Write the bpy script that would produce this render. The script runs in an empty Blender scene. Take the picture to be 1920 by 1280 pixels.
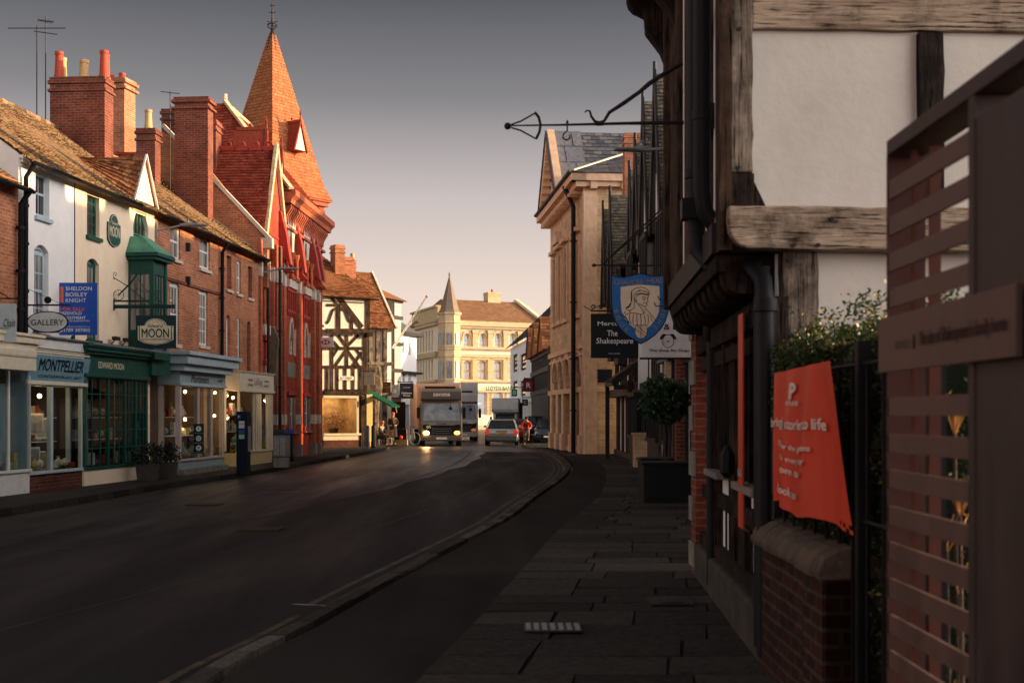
import bpy, math, random, bmesh
from math import sin, cos, pi, sqrt, atan2, radians as R
from mathutils import Vector as V, Matrix
random.seed(11)
U = random.uniform
SC = bpy.context.scene
COL = SC.collection
# ------------------------------------------------------------------ camera
F, HZ, CH = 2400.0, 778.0, 1.6        # focal length and horizon of the 1920 px photograph, eye height
cd = bpy.data.cameras.new('camera'); cam = bpy.data.objects.new('camera', cd); COL.objects.link(cam)
cam.location = (0, 0, CH); cam.rotation_euler = (R(90), 0, 0)
cd.sensor_width = 36; cd.lens = 45; cd.shift_y = (HZ-640)/1920; cd.clip_end = 2000; cd.clip_start = .1
cd.dof.use_dof = True; cd.dof.focus_distance = 36; cd.dof.aperture_fstop = 3.6
SC.camera = cam
# ------------------------------------------------------------------ light
SUN_AZ = V((.992, .12, 0)); SUN_EL = R(11.5)
w = bpy.data.worlds.new("World"); SC.world = w; w.use_nodes = True
wn, wl = w.node_tree.nodes, w.node_tree.links
bg = wn['Background']
sky = wn.new('ShaderNodeTexSky'); sky.sky_type = 'NISHITA'; sky.sun_disc = False
sky.sun_elevation = SUN_EL; sky.sun_rotation = atan2(SUN_AZ.x, SUN_AZ.y); sky.air_density = 1.2; sky.dust_density = 2.5
tc = wn.new('ShaderNodeTexCoord'); sx = wn.new('ShaderNodeSeparateXYZ'); wl.new(tc.outputs['Generated'], sx.inputs[0])
cr = wn.new('ShaderNodeValToRGB'); wl.new(sx.outputs['Z'], cr.inputs[0])
e = cr.color_ramp.elements
e[0].position = 0.0; e[0].color = (1.2, .93, .76, 1)
e[1].position = 1.0; e[1].color = (.06, .065, .08, 1)
for p, c in ((.09, (1.02, .84, .73, 1)), (.165, (.70, .62, .61, 1)), (.24, (.28, .27, .285, 1)), (.32, (.092, .098, .118, 1))):
    k = e.new(p); k.color = c
mx = wn.new('ShaderNodeMixRGB'); mx.blend_type = 'MIX'; mx.inputs[0].default_value = .93
gm = wn.new('ShaderNodeMixRGB'); gm.blend_type = 'MULTIPLY'; gm.inputs[0].default_value = 1; gm.inputs[2].default_value = (1, .85, .75, 1)
g10 = wn.new('ShaderNodeVectorMath'); g10.operation = 'SCALE'; g10.inputs['Scale'].default_value = 9.0
# fill added to the sky outside the view, sunward and behind the camera
fy = wn.new('ShaderNodeMapRange'); fy.interpolation_type = 'SMOOTHSTEP'; wl.new(sx.outputs['Y'], fy.inputs[0]); fy.inputs[1].default_value = .88; fy.inputs[2].default_value = .25; fy.inputs[3].default_value = 0; fy.inputs[4].default_value = 1
fz = wn.new('ShaderNodeMapRange'); wl.new(sx.outputs['Z'], fz.inputs[0]); fz.inputs[1].default_value = .0; fz.inputs[2].default_value = .75; fz.inputs[3].default_value = 1; fz.inputs[4].default_value = .04
ff = wn.new('ShaderNodeMath'); ff.operation = 'MULTIPLY'; wl.new(fy.outputs[0], ff.inputs[0]); wl.new(fz.outputs[0], ff.inputs[1])
bm_ = wn.new('ShaderNodeMixRGB'); wl.new(ff.outputs[0], bm_.inputs[0]); wl.new(cr.outputs[0], bm_.inputs[1]); bm_.inputs[2].default_value = (1.85, 1.72, 1.66, 1)
ax = wn.new('ShaderNodeMath'); ax.operation = 'MULTIPLY'; ax.inputs[1].default_value = 1; wl.new(sx.outputs['X'], ax.inputs[0])
fx_ = wn.new('ShaderNodeMapRange'); fx_.interpolation_type = 'SMOOTHSTEP'; wl.new(ax.outputs[0], fx_.inputs[0]); fx_.inputs[1].default_value = .42; fx_.inputs[2].default_value = .85
f2_ = wn.new('ShaderNodeMath'); f2_.operation = 'MULTIPLY'; wl.new(fx_.outputs[0], f2_.inputs[0]); wl.new(fz.outputs[0], f2_.inputs[1])
bx_ = wn.new('ShaderNodeMixRGB'); wl.new(f2_.outputs[0], bx_.inputs[0]); wl.new(bm_.outputs[0], bx_.inputs[1]); bx_.inputs[2].default_value = (11, 10.1, 9.7, 1)
wl.new(sky.outputs[0], gm.inputs[1]); wl.new(bx_.outputs[0], g10.inputs[0])
wl.new(gm.outputs[0], mx.inputs[1]); wl.new(g10.outputs[0], mx.inputs[2]); wl.new(mx.outputs[0], bg.inputs[0])
bg.inputs[1].default_value = .0536
sl = bpy.data.lights.new('sun', 'SUN'); sl.energy = 5; sl.angle = R(.6); sl.color = (1, .68, .34)
so = bpy.data.objects.new('sun', sl); COL.objects.link(so)
sd = V((SUN_AZ.x*cos(SUN_EL), SUN_AZ.y*cos(SUN_EL), sin(SUN_EL)))
so.rotation_euler = sd.to_track_quat('Z', 'Y').to_euler(); so.location = (30, 0, 30)
SC.view_settings.view_transform = 'Standard'; SC.view_settings.look = 'None'
SC.view_settings.exposure = 0.9; SC.view_settings.gamma = 1
SC.render.resolution_x = 1024; SC.render.resolution_y = 682

# ------------------------------------------------------------------ materials
def nt(name):
    m = bpy.data.materials.new(name); m.use_nodes = True
    return m, m.node_tree.nodes, m.node_tree.links, m.node_tree.nodes['Principled BSDF']
def c4(c): return (c[0], c[1], c[2], 1)
def coords(n, l, mode, sc=(1, 1, 1)):
    t = n.new('ShaderNodeTexCoord')
    if mode == 'obj':
        mp = n.new('ShaderNodeMapping'); mp.inputs['Scale'].default_value = sc; l.new(t.outputs['Object'], mp.inputs[0]); return mp.outputs[0]
    s = n.new('ShaderNodeSeparateXYZ'); l.new(t.outputs['Object'], s.inputs[0])
    a = n.new('ShaderNodeMath'); a.operation = 'ADD'; l.new(s.outputs[0], a.inputs[0]); l.new(s.outputs[1], a.inputs[1])
    c = n.new('ShaderNodeCombineXYZ'); l.new(a.outputs[0], c.inputs[0]); l.new(s.outputs[2], c.inputs[1]); return c.outputs[0]
def ramp(n, l, src, c1, c2, p0=.35, p1=.65):
    r = n.new('ShaderNodeValToRGB'); l.new(src, r.inputs[0]); r.color_ramp.elements[0].position = p0; r.color_ramp.elements[1].position = p1
    r.color_ramp.elements[0].color = c4(c1); r.color_ramp.elements[1].color = c4(c2); return r.outputs[0]
def noise(n, l, vec, s, d=4, ro=.6):
    t = n.new('ShaderNodeTexNoise'); t.inputs['Scale'].default_value = s; t.inputs['Detail'].default_value = d; t.inputs['Roughness'].default_value = ro
    l.new(vec, t.inputs['Vector']); return t.outputs['Fac']
def bumpn(n, l, h, b, st, di=.02):
    q = n.new('ShaderNodeBump'); q.inputs['Strength'].default_value = st; q.inputs['Distance'].default_value = di
    l.new(h, q.inputs['Height']); l.new(q.outputs[0], b.inputs['Normal']); return q
def mulc(n, l, a, b, f=1.0):
    m = n.new('ShaderNodeMixRGB'); m.blend_type = 'MULTIPLY'; m.inputs[0].default_value = f; l.new(a, m.inputs[1]); l.new(b, m.inputs[2]); return m.outputs[0]
def M(name, c, r=.6, c2=None, ns=6, metal=0, bump=0, bs=60, sc=(1, 1, 1), p=(.35, .65), emit=0, spec=.22, coat=0, rv=0):
    m, n, l, b = nt(name)
    b.inputs['Roughness'].default_value = r; b.inputs['Metallic'].default_value = metal
    b.inputs['Specular IOR Level'].default_value = spec
    if coat: b.inputs['Coat Weight'].default_value = coat; b.inputs['Coat Roughness'].default_value = .08
    if c2 is None: c2 = tuple(x*.8 for x in c)
    v = coords(n, l, 'obj', sc); f = noise(n, l, v, ns); o = ramp(n, l, f, c2, c, *p); l.new(o, b.inputs['Base Color'])
    if rv:
        q = n.new('ShaderNodeMapRange'); l.new(f, q.inputs[0]); q.inputs[1].default_value = .3; q.inputs[2].default_value = .7
        q.inputs[3].default_value = max(0, r-rv); q.inputs[4].default_value = min(1, r+rv); l.new(q.outputs[0], b.inputs['Roughness'])
    if bump: bumpn(n, l, noise(n, l, v, bs), b, bump)
    if emit: b.inputs['Emission Color'].default_value = c4(c); b.inputs['Emission Strength'].default_value = emit
    return m
def brickmat(name, c1, c2, mort, bw=.225, bh=.075, ms=.010, bump=.6, wx=1.0, dirt=.55, off=.5):
    m, n, l, b = nt(name)
    v = coords(n, l, 'wall'); t = n.new('ShaderNodeTexBrick')
    wv = n.new('ShaderNodeVectorMath'); wv.operation = 'ADD'
    nz = n.new('ShaderNodeTexNoise'); nz.inputs['Scale'].default_value = 1.5; l.new(v, nz.inputs['Vector'])
    ws = n.new('ShaderNodeVectorMath'); ws.operation = 'SCALE'; ws.inputs['Scale'].default_value = .02*wx; l.new(nz.outputs['Color'], ws.inputs[0])
    l.new(v, wv.inputs[0]); l.new(ws.outputs[0], wv.inputs[1]); l.new(wv.outputs[0], t.inputs['Vector'])
    t.inputs['Scale'].default_value = 1; t.inputs['Brick Width'].default_value = bw; t.inputs['Row Height'].default_value = bh
    t.inputs['Mortar Size'].default_value = ms; t.inputs['Mortar Smooth'].default_value = .2; t.inputs['Bias'].default_value = 0; t.offset = off
    t.inputs['Color1'].default_value = c4(c1); t.inputs['Color2'].default_value = c4(c2); t.inputs['Mortar'].default_value = c4(mort)
    d = ramp(n, l, noise(n, l, v, .9, 6, .7), (dirt, dirt*.97, dirt*.94), (1.05, 1.05, 1.05), .3, .65)
    d2 = ramp(n, l, noise(n, l, v, 14, 3), (.72, .7, .68), (1.12, 1.1, 1.1), .3, .7)
    l.new(mulc(n, l, mulc(n, l, t.outputs['Color'], d), d2), b.inputs['Base Color']); b.inputs['Roughness'].default_value = .85
    b.inputs['Specular IOR Level'].default_value = .1
    iv = n.new('ShaderNodeMath'); iv.operation = 'SUBTRACT'; iv.inputs[0].default_value = 1; l.new(t.outputs['Fac'], iv.inputs[1]); bumpn(n, l, iv.outputs[0], b, bump, .012)
    return m
def tilemat(name, ca, cb, cc, moss=None, mz=.5):
    m, n, l, b = nt(name)
    g = n.new('ShaderNodeNewGeometry'); r = n.new('ShaderNodeValToRGB'); l.new(g.outputs['Random Per Island'], r.inputs[0])
    e = r.color_ramp.elements; e[0].color = c4(ca); e[1].color = c4(cc); k = e.new(.5); k.color = c4(cb)
    v = coords(n, l, 'obj'); o = mulc(n, l, r.outputs[0], ramp(n, l, noise(n, l, v, 20, 5), (.6, .6, .6), (1.2, 1.2, 1.2)))
    if moss:
        mm = n.new('ShaderNodeMixRGB'); l.new(o, mm.inputs[1]); mm.inputs[2].default_value = c4(moss)
        l.new(ramp(n, l, noise(n, l, v, 1.6, 8, .75), (0, 0, 0), (1, 1, 1), mz, mz+.12), mm.inputs[0]); o = mm.outputs[0]
    l.new(o, b.inputs['Base Color']); b.inputs['Roughness'].default_value = .85; b.inputs['Specular IOR Level'].default_value = .08
    bumpn(n, l, noise(n, l, v, 60, 4), b, .5, .01)
    return m
def timbermat(name, c1, c2, axis, dark=(.02, .016, .013), s=3.0, dp=(.36, .62)):
    m, n, l, b = nt(name); sc = [9*s, 9*s, 9*s]; sc['xyz'.index(axis)] = .55*s
    v = coords(n, l, 'obj', sc); v2 = coords(n, l, 'obj')
    nn = n.new('ShaderNodeTexNoise'); nn.inputs['Scale'].default_value = 1; nn.inputs['Detail'].default_value = 7; nn.inputs['Roughness'].default_value = .7
    nn.inputs['Distortion'].default_value = .6; l.new(v, nn.inputs['Vector'])
    o = ramp(n, l, nn.outputs['Fac'], c2, c1, .32, .66)
    mm = n.new('ShaderNodeMixRGB'); l.new(ramp(n, l, noise(n, l, v2, 2.6, 7, .7), (1, 1, 1), (0, 0, 0), *dp), mm.inputs[0]); l.new(o, mm.inputs[1]); mm.inputs[2].default_value = c4(dark)
    cr_ = ramp(n, l, noise(n, l, v, 2.3, 3), (.12, .1, .1), (1, 1, 1), .36, .46)
    l.new(mulc(n, l, mm.outputs[0], cr_), b.inputs['Base Color']); b.inputs['Roughness'].default_value = .85; b.inputs['Specular IOR Level'].default_value = .08
    bumpn(n, l, nn.outputs['Fac'], b, .9, .03); return m
def glassmat(name, tint=(.8, .85, .85), tr=.6):
    m, n, l, b = nt(name); n.remove(b); out = n['Material Output']
    t = n.new('ShaderNodeBsdfTransparent'); t.inputs[0].default_value = c4(tint); g = n.new('ShaderNodeBsdfGlossy'); g.inputs['Roughness'].default_value = .03
    fr = n.new('ShaderNodeFresnel'); fr.inputs[0].default_value = 1.4; a = n.new('ShaderNodeMath'); a.operation = 'MULTIPLY_ADD'; a.inputs[1].default_value = 1.0; a.inputs[2].default_value = .03
    l.new(fr.outputs[0], a.inputs[0]); gg = n.new('ShaderNodeNewGeometry'); iv = n.new('ShaderNodeMath'); iv.operation = 'SUBTRACT'; iv.inputs[0].default_value = 1; l.new(gg.outputs['Backfacing'], iv.inputs[1])
    a2 = n.new('ShaderNodeMath'); a2.operation = 'MULTIPLY'; l.new(a.outputs[0], a2.inputs[0]); l.new(iv.outputs[0], a2.inputs[1]); mxs = n.new('ShaderNodeMixShader'); l.new(a2.outputs[0], mxs.inputs[0]); l.new(t.outputs[0], mxs.inputs[1]); l.new(g.outputs[0], mxs.inputs[2])
    l.new(mxs.outputs[0], out.inputs[0]); return m
def leafmat(name, a, bb, tip=None):
    m, n, l, b = nt(name); g = n.new('ShaderNodeNewGeometry'); r = n.new('ShaderNodeValToRGB'); l.new(g.outputs['Random Per Island'], r.inputs[0])
    e = r.color_ramp.elements; e[0].color = c4(a); e[1].color = c4(bb); e[1].position = .9
    if tip: k = e.new(.97); k.color = c4(tip)
    l.new(r.outputs[0], b.inputs['Base Color']); b.inputs['Roughness'].default_value = .45
    tl = n.new('ShaderNodeBsdfTranslucent'); l.new(r.outputs[0], tl.inputs[0]); ms = n.new('ShaderNodeMixShader'); ms.inputs[0].default_value = .3
    l.new(b.outputs[0], ms.inputs[1]); l.new(tl.outputs[0], ms.inputs[2]); l.new(ms.outputs[0], n['Material Output'].inputs[0]); return m

brick_or = brickmat('brick_orange', (.60, .22, .105), (.42, .13, .06), (.50, .34, .24))
brick_rd = brickmat('brick_red_old', (.30, .07, .04), (.19, .045, .03), (.24, .17, .13), dirt=.45)
brick_bk = brickmat('brick_bank', (.58, .088, .048), (.43, .06, .036), (.26, .09, .06), bump=.3)
brick_dk = brickmat('brick_dark', (.20, .05, .03), (.11, .032, .024), (.16, .12, .1), dirt=.35)
brick_gd = brickmat('brick_garden', (.07, .026, .019), (.04, .018, .015), (.085, .07, .06), bh=.08, ms=.012, dirt=.35, wx=1.6)
stone_y = brickmat('stone_ashlar', (.78, .58, .36), (.62, .44, .27), (.42, .32, .22), bw=.62, bh=.29, ms=.008, bump=.35, dirt=.6)
stone_o = M('stone_orange', (.74, .51, .34), .85, (.60, .40, .26), 3, bump=.3, bs=25)
stone_b = M('stone_bank', (.82, .70, .52), .85, (.72, .60, .44), 2, bump=.2, bs=20)
stone_t = M('stone_bank_trim', (.60, .44, .25), .85, (.5, .36, .2), 3, bump=.2, bs=20)
stone_g = M('stone_grey', (.26, .235, .20), .85, (.16, .145, .125), 4, bump=.4, bs=30)
stone_w = M('stone_white', (.62, .55, .46), .8, (.5, .42, .34), 5, bump=.3, bs=30)
terra = brickmat('terracotta', (.60, .165, .08), (.46, .11, .06), (.36, .14, .09), bump=.3, dirt=.6)
terra_d = M('terracotta_dark', (.36, .042, .028), .6, (.26, .028, .02), 5, bump=.3, bs=30)
plas_w = M('plaster_white', (.84, .81, .79), .9, (.76, .73, .71), 2.2, bump=.35, bs=9, p=(.25, .6))
plas_c = M('plaster_cream', (.86, .70, .52), .9, (.78, .62, .45), 2.0, bump=.35, bs=9, p=(.25, .6))
plas_n = M('plaster_near', (.62, .57, .51), .9, (.50, .455, .40), 1.3, bump=.25, bs=14, p=(.15, .6))
plas_t = M('plaster_timber_house', (.88, .83, .76), .9, (.80, .74, .65), 3, bump=.2, bs=12)
paint_w = M('paint_white', (.72, .72, .70), .5, (.62, .62, .6), 6)
paint_lb = M('paint_pale_blue', (.42, .52, .56), .5, (.36, .45, .49), 5)
paint_gb = M('paint_grey_blue', (.30, .38, .40), .5, (.25, .32, .34), 5)
paint_mb = M('paint_mid_blue', (.17, .33, .40), .5, (.14, .28, .34), 5)
paint_cr = M('paint_cream', (.70, .62, .48), .5, (.62, .54, .41), 5)
paint_gr = M('paint_green', (.007, .078, .058), .4, (.005, .055, .042), 5)
paint_gl = M('paint_green_light', (.10, .26, .17), .5, (.06, .19, .13), 5)
paint_dg = M('paint_dark_green', (.004, .035, .035), .4, (.003, .025, .025), 5)
paint_pk = M('paint_pinkish', (.58, .47, .41), .5, (.52, .41, .36), 5)
copper = M('copper_roof', (.13, .33, .23), .5, (.05, .2, .14), 3, bump=.2, bs=15)
black = M('black_paint', (.006, .0065, .008), .55, (.004, .004, .005), 6, spec=.2)
blackt = M('black_timber', (.022, .02, .02), .6, (.012, .011, .011), 8, bump=.5, bs=30, sc=(3, 3, .5))
iron = M('wrought_iron', (.02, .018, .017), .5, (.035, .022, .015), 20, bump=.3, bs=60)
lead = M('lead', (.18, .19, .22), .55, (.12, .125, .14), 5)
slate = tilemat('slate', (.07, .08, .10), (.12, .12, .14), (.19, .17, .17), None)
tile_o = tilemat('roof_tile_old', (.10, .06, .035), (.21, .13, .075), (.33, .215, .125), (.12, .105, .05), .54)
tile_r = tilemat('roof_tile_red', (.20, .036, .024), (.28, .055, .032), (.34, .08, .045))
tile_b = tilemat('roof_tile_brown', (.13, .05, .026), (.24, .095, .045), (.36, .165, .075), (.12, .085, .04), .6)
tile_s = tilemat('roof_tile_spire', (.33, .11, .048), (.38, .135, .058), (.43, .17, .075))
tile_m = tilemat('roof_tile_mossy', (.12, .105, .085), (.19, .165, .13), (.28, .23, .17), (.34, .27, .04), .56)
tile_l = tilemat('roof_tile_bank', (.26, .13, .07), (.31, .165, .09), (.36, .2, .11))
pot_r = M('pot_red', (.42, .07, .03), .7, (.34, .05, .03), 5); pot_y = M('pot_buff', (.55, .36, .16), .7, (.45, .28, .12), 5)
timb_v = timbermat('timber_vertical', (.40, .32, .25), (.15, .11, .085), 'z')
timb_h = timbermat('timber_horizontal', (.56, .43, .31), (.22, .155, .11), 'x', dp=(.26, .5))
timb_b = timbermat('timber_brown', (.14, .08, .052), (.055, .032, .02), 'z', s=1.5)
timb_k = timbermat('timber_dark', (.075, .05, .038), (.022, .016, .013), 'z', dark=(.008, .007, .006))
corten = M('weathered_bronze', (.15, .088, .07), .55, (.09, .06, .05), 2.5, metal=.0, bump=.15, bs=40, sc=(3, 3, .6), rv=.1)
corten_d = M('weathered_bronze_dark', (.07, .05, .044), .55, (.04, .031, .028), 2.5, metal=.0, bump=.15, bs=40, sc=(3, 3, .6), rv=.1)
engr = M('engraved_letter', (.045, .016, .012), .6)
pane_d = M('window_glass_dark', (.028, .032, .036), .06, (.012, .014, .016), 1.5, spec=.9)
pane_c = M('window_glass_curtained', (.30, .28, .26), .12, (.05, .05, .05), 2.2, spec=.8, sc=(4, 4, .4))
glass = glassmat('shop_glass'); 
leaf_h = leafmat('leaf_hedge', (.012, .030, .008), (.05, .085, .018), (.34, .17, .03))
leaf_b = leafmat('leaf_bay', (.010, .032, .012), (.045, .10, .035))
leaf_d = leafmat('leaf_dark', (.005, .009, .004), (.016, .022, .009))
bark = M('bark', (.09, .065, .045), .9, (.05, .035, .025), 8, bump=.6, bs=30)
rubber = M('tyre_rubber', (.012, .012, .013), .8)
chrome = M('bright_metal', (.5, .5, .52), .25, metal=.9)
galv = M('galvanised_steel', (.34, .36, .38), .45, (.26, .28, .3), 8, metal=.5)
skin = M('skin', (.55, .30, .2), .55)
lit_warm = M('lamp_glow', (1, .62, .28), .5, emit=9)
whitep = M('letter_white', (.82, .82, .8), .5); orangep = M('letter_orange', (.85, .16, .04), .5)
navy = M('sign_navy', (.006, .014, .030), .5); navyg = M('sign_dark_teal', (.006, .035, .042), .4)
cream = M('sign_cream', (.74, .66, .46), .5); blackl = M('letter_black', (.015, .015, .015), .5)
goldp = M('letter_gold', (.42, .27, .10), .45)

# ------------------------------------------------------------------ mesh helpers
class MB:
    def __init__(s): s.v = []; s.f = []
    def add(s, vs, fs):
        n = len(s.v); s.v += [tuple(p) for p in vs]; s.f += [tuple(i+n for i in f) for f in fs]; return s
    def box(s, x0, x1, y0, y1, z0, z1):
        return s.add([(x, y, z) for z in (z0, z1) for y in (y0, y1) for x in (x0, x1)], [(0, 2, 3, 1), (4, 5, 7, 6), (0, 1, 5, 4), (2, 6, 7, 3), (0, 4, 6, 2), (1, 3, 7, 5)])
    def quad(s, *p): return s.add(p, [tuple(range(len(p)))])
    def prism(s, poly, ax, a0, a1):      # polygon of (p,q) pairs extruded along axis ax
        def P(p, q, a): return {'x': (a, p, q), 'y': (p, a, q), 'z': (p, q, a)}[ax]
        n = len(poly); vs = [P(p, q, a0) for p, q in poly]+[P(p, q, a1) for p, q in poly]
        return s.add(vs, [tuple(range(n)), tuple(range(2*n-1, n-1, -1))]+[(i, (i+1) % n, (i+1) % n+n, i+n) for i in range(n)])
    def beam(s, a, b, w, d=None, up=(0, 0, 1)):   # bar of section w (sideways) by d
        a, b = V(a), V(b); d = d or w; t = (b-a).normalized(); up = V(up)
        if abs(t.dot(up)) > .98: up = V((0, 1, 0))
        x = t.cross(up).normalized(); y = x.cross(t).normalized()
        vs = [p+x*(w/2*i)+y*(d/2*j) for p in (a, b) for i, j in ((-1, -1), (1, -1), (1, 1), (-1, 1))]
        return s.add(vs, [(0, 1, 2, 3), (7, 6, 5, 4), (0, 4, 5, 1), (1, 5, 6, 2), (2, 6, 7, 3), (3, 7, 4, 0)])
    def tube(s, pts, r, n=8, close=False):
        pts = [V(p) for p in pts]; m = len(pts); rs = r if isinstance(r, (list, tuple)) else [r]*m; vs = []; up = None
        for i, p in enumerate(pts):
            if close: t = pts[(i+1) % m]-pts[i-1]
            else: t = pts[min(i+1, m-1)]-pts[max(i-1, 0)]
            t.normalize()
            if up is None: up = V((0, 0, 1)) if abs(t.z) < .9 else V((1, 0, 0))
            x = t.cross(up).normalized(); up = x.cross(t).normalized()
            vs += [p+(x*cos(2*pi*k/n)+up*sin(2*pi*k/n))*rs[i] for k in range(n)]
        fs = [(i*n+k, i*n+(k+1) % n, ((i+1) % m)*n+(k+1) % n, ((i+1) % m)*n+k) for i in range(m if close else m-1) for k in range(n)]
        if not close: fs += [tuple(range(n-1, -1, -1)), tuple(range((m-1)*n, m*n))]
        return s.add(vs, fs)
    def lathe(s, prof, c=(0, 0, 0), n=16, ax='z'):
        vs = []
        for r, h in prof:
            for k in range(n):
                a = 2*pi*k/n; x, y = r*cos(a), r*sin(a)
                vs.append({'z': (c[0]+x, c[1]+y, c[2]+h), 'x': (c[0]+h, c[1]+x, c[2]+y), 'y': (c[0]+x, c[1]+h, c[2]+y)}[ax])
        m = len(prof); fs = [(i*n+k, i*n+(k+1) % n, (i+1)*n+(k+1) % n, (i+1)*n+k) for i in range(m-1) for k in range(n)]
        return s.add(vs, fs+[tuple(range(n-1, -1, -1)), tuple(range((m-1)*n, m*n))])
    def ball(s, c, r, n=10, sz=(1, 1, 1)):
        vs = []; m = n//2
        for i in range(1, m):
            a = pi*i/m
            for k in range(n): b = 2*pi*k/n; vs.append((c[0]+r*sz[0]*sin(a)*cos(b), c[1]+r*sz[1]*sin(a)*sin(b), c[2]+r*sz[2]*cos(a)))
        vs += [(c[0], c[1], c[2]+r*sz[2]), (c[0], c[1], c[2]-r*sz[2])]; T = len(vs)-2
        fs = [(i*n+k, (i+1)*n+k, (i+1)*n+(k+1) % n, i*n+(k+1) % n) for i in range(m-2) for k in range(n)]
        fs += [(T, k, (k+1) % n) for k in range(n)]+[(T+1, (m-2)*n+(k+1) % n, (m-2)*n+k) for k in range(n)]
        return s.add(vs, fs)
    def tiles(s, E0, E1, R0, R1, tw=.17, th=.125, lift=.024, j=.018, under=True, sag=0):
        E0, E1, R0, R1 = map(V, (E0, E1, R0, R1)); H = ((R0+R1)/2-(E0+E1)/2).length; nr = max(2, int(H/th)); 
        nrm = (E1-E0).cross((R0+R1)/2-(E0+E1)/2).normalized()
        if nrm.z < 0: nrm = -nrm
        if under: s.quad(E0-nrm*.02, E1-nrm*.02, R1-nrm*.02, R0-nrm*.02)
        for i in range(nr):
            a, b = i/nr, min(1, (i+1.12)/nr); A0, A1 = E0.lerp(R0, a), E1.lerp(R1, a); B0, B1 = E0.lerp(R0, b), E1.lerp(R1, b)
            nc = max(1, int(round((A1-A0).length/tw))); sh = (i % 2)*.5/nc
            for k in range(-1 if sh else 0, nc):
                u0, u1 = max(0, k/nc+sh), min(1, (k+.94)/nc+sh)
                if u1 <= u0: continue
                l0 = nrm*(lift+U(0, j)-sag*sin(pi*u0)*sin(pi*a)); l1 = nrm*(lift+U(0, j)-sag*sin(pi*u1)*sin(pi*a)); dn = nrm*(-.004-sag*sin(pi*u0)*sin(pi*b))
                d = (A1-A0).normalized()*U(-.006, .006); dj = (A0-B0).normalized()*U(0, j*1.2)
                p0, p1, p2, p3 = A0.lerp(A1, u0)+l0+d+dj, A0.lerp(A1, u1)+l1+d+dj, B0.lerp(B1, u1)+dn, B0.lerp(B1, u0)+dn
                s.add([p0, p1, p2, p3, p0-nrm*.026, p1-nrm*.026], [(0, 1, 2, 3), (4, 5, 1, 0)])
        return s
    def leaves(s, c, rad, n, size, shell=.5, flat=0, keep=None):
        for _ in range(n):
            while 1:
                d = V((U(-1, 1), U(-1, 1), U(-1, 1)))
                if shell < d.length < 1: break
            if flat == 0 and random.random() < .3: d *= U(.9, 1.12)
            p = V((c[0]+d.x*rad[0], c[1]+d.y*rad[1], c[2]+d.z*rad[2]))
            if keep and not keep(p): continue
            s.leaf(p, size*U(.6, 1.3))
        return s
    def leaf(s, p, z):
        a = V((U(-1, 1), U(-1, 1), U(-.6, 1))).normalized(); b = a.cross(V((U(-1, 1), U(-1, 1), U(-1, 1)))).normalized()
        s.add([p, p+a*z*.5+b*z*.28, p+a*z, p+a*z*.5-b*z*.28], [(0, 1, 2, 3)])
    def build(s, name, mat, par=None, smooth=False, bevel=0, label=None):
        me = bpy.data.meshes.new(name); me.from_pydata(s.v, [], s.f); me.update()
        bm = bmesh.new(); bm.from_mesh(me); bmesh.ops.recalc_face_normals(bm, faces=bm.faces); bm.to_mesh(me); bm.free()
        if smooth:
            for p in me.polygons: p.use_smooth = True
            me.set_sharp_from_angle(angle=R(38))
        o = bpy.data.objects.new(name, me); COL.objects.link(o); me.materials.append(mat)
        if par: o.parent = par
        if bevel: bv = o.modifiers.new('bevel', 'BEVEL'); bv.width = bevel; bv.segments = 2; bv.limit_method = 'ANGLE'
        if label: o['label'] = label
        return o
def thing(name, label, cat, loc=(0, 0, 0), rz=0, group=None):
    o = bpy.data.objects.new(name, None); COL.objects.link(o); o.location = loc; o.rotation_euler = (0, 0, rz)
    o['label'] = label; o['category'] = cat; o.empty_display_size = .1
    if group: o['group'] = group
    return o
def tag(o, label, cat, group=None):
    o['label'] = label; o['category'] = cat
    if group: o['group'] = group
    return o
def struct(name, mb, mat, smooth=False):
    o = mb.build(name, mat, None, smooth); o['kind'] = 'structure'; return o
def children(o): return [c for c in bpy.data.objects if c.parent == o]
def copytree(o, loc=None, rz=None, label=None, par=None):
    c = o.copy(); COL.objects.link(c); c.parent = par
    if loc is not None: c.location = loc
    if rz is not None: c.rotation_euler = (0, 0, rz)
    if label: c['label'] = label
    for ch in children(o): copytree(ch, par=c)
    return c
def textmesh(body, bold=0, ext=.004, shear=0):
    cu = bpy.data.curves.new('t', 'FONT'); cu.body = body; cu.offset = 0; cu.extrude = 0; cu.resolution_u = 3; cu.shear = shear
    ob = bpy.data.objects.new('t', cu); COL.objects.link(ob); dg = bpy.context.evaluated_depsgraph_get(); me = bpy.data.meshes.new_from_object(ob.evaluated_get(dg))
    vs = [v.co.copy() for v in me.vertices]; fs = [tuple(p.vertices) for p in me.polygons]
    bpy.data.objects.remove(ob); bpy.data.curves.remove(cu); bpy.data.meshes.remove(me)
    if bold:      # heavier strokes: the letter repeated a hair apart, each on its own plane
        n = len(vs); v0, f0 = list(vs), list(fs)
        for k, (dx, dy) in enumerate(((1, 0), (-1, 0), (0, .7), (0, -.7))): vs += [V((v.x+dx*bold*.8, v.y+dy*bold*.8, -.0004*(k+1))) for v in v0]; fs += [tuple(i+n*(k+1) for i in f) for f in f0]
    return vs, fs
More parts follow.
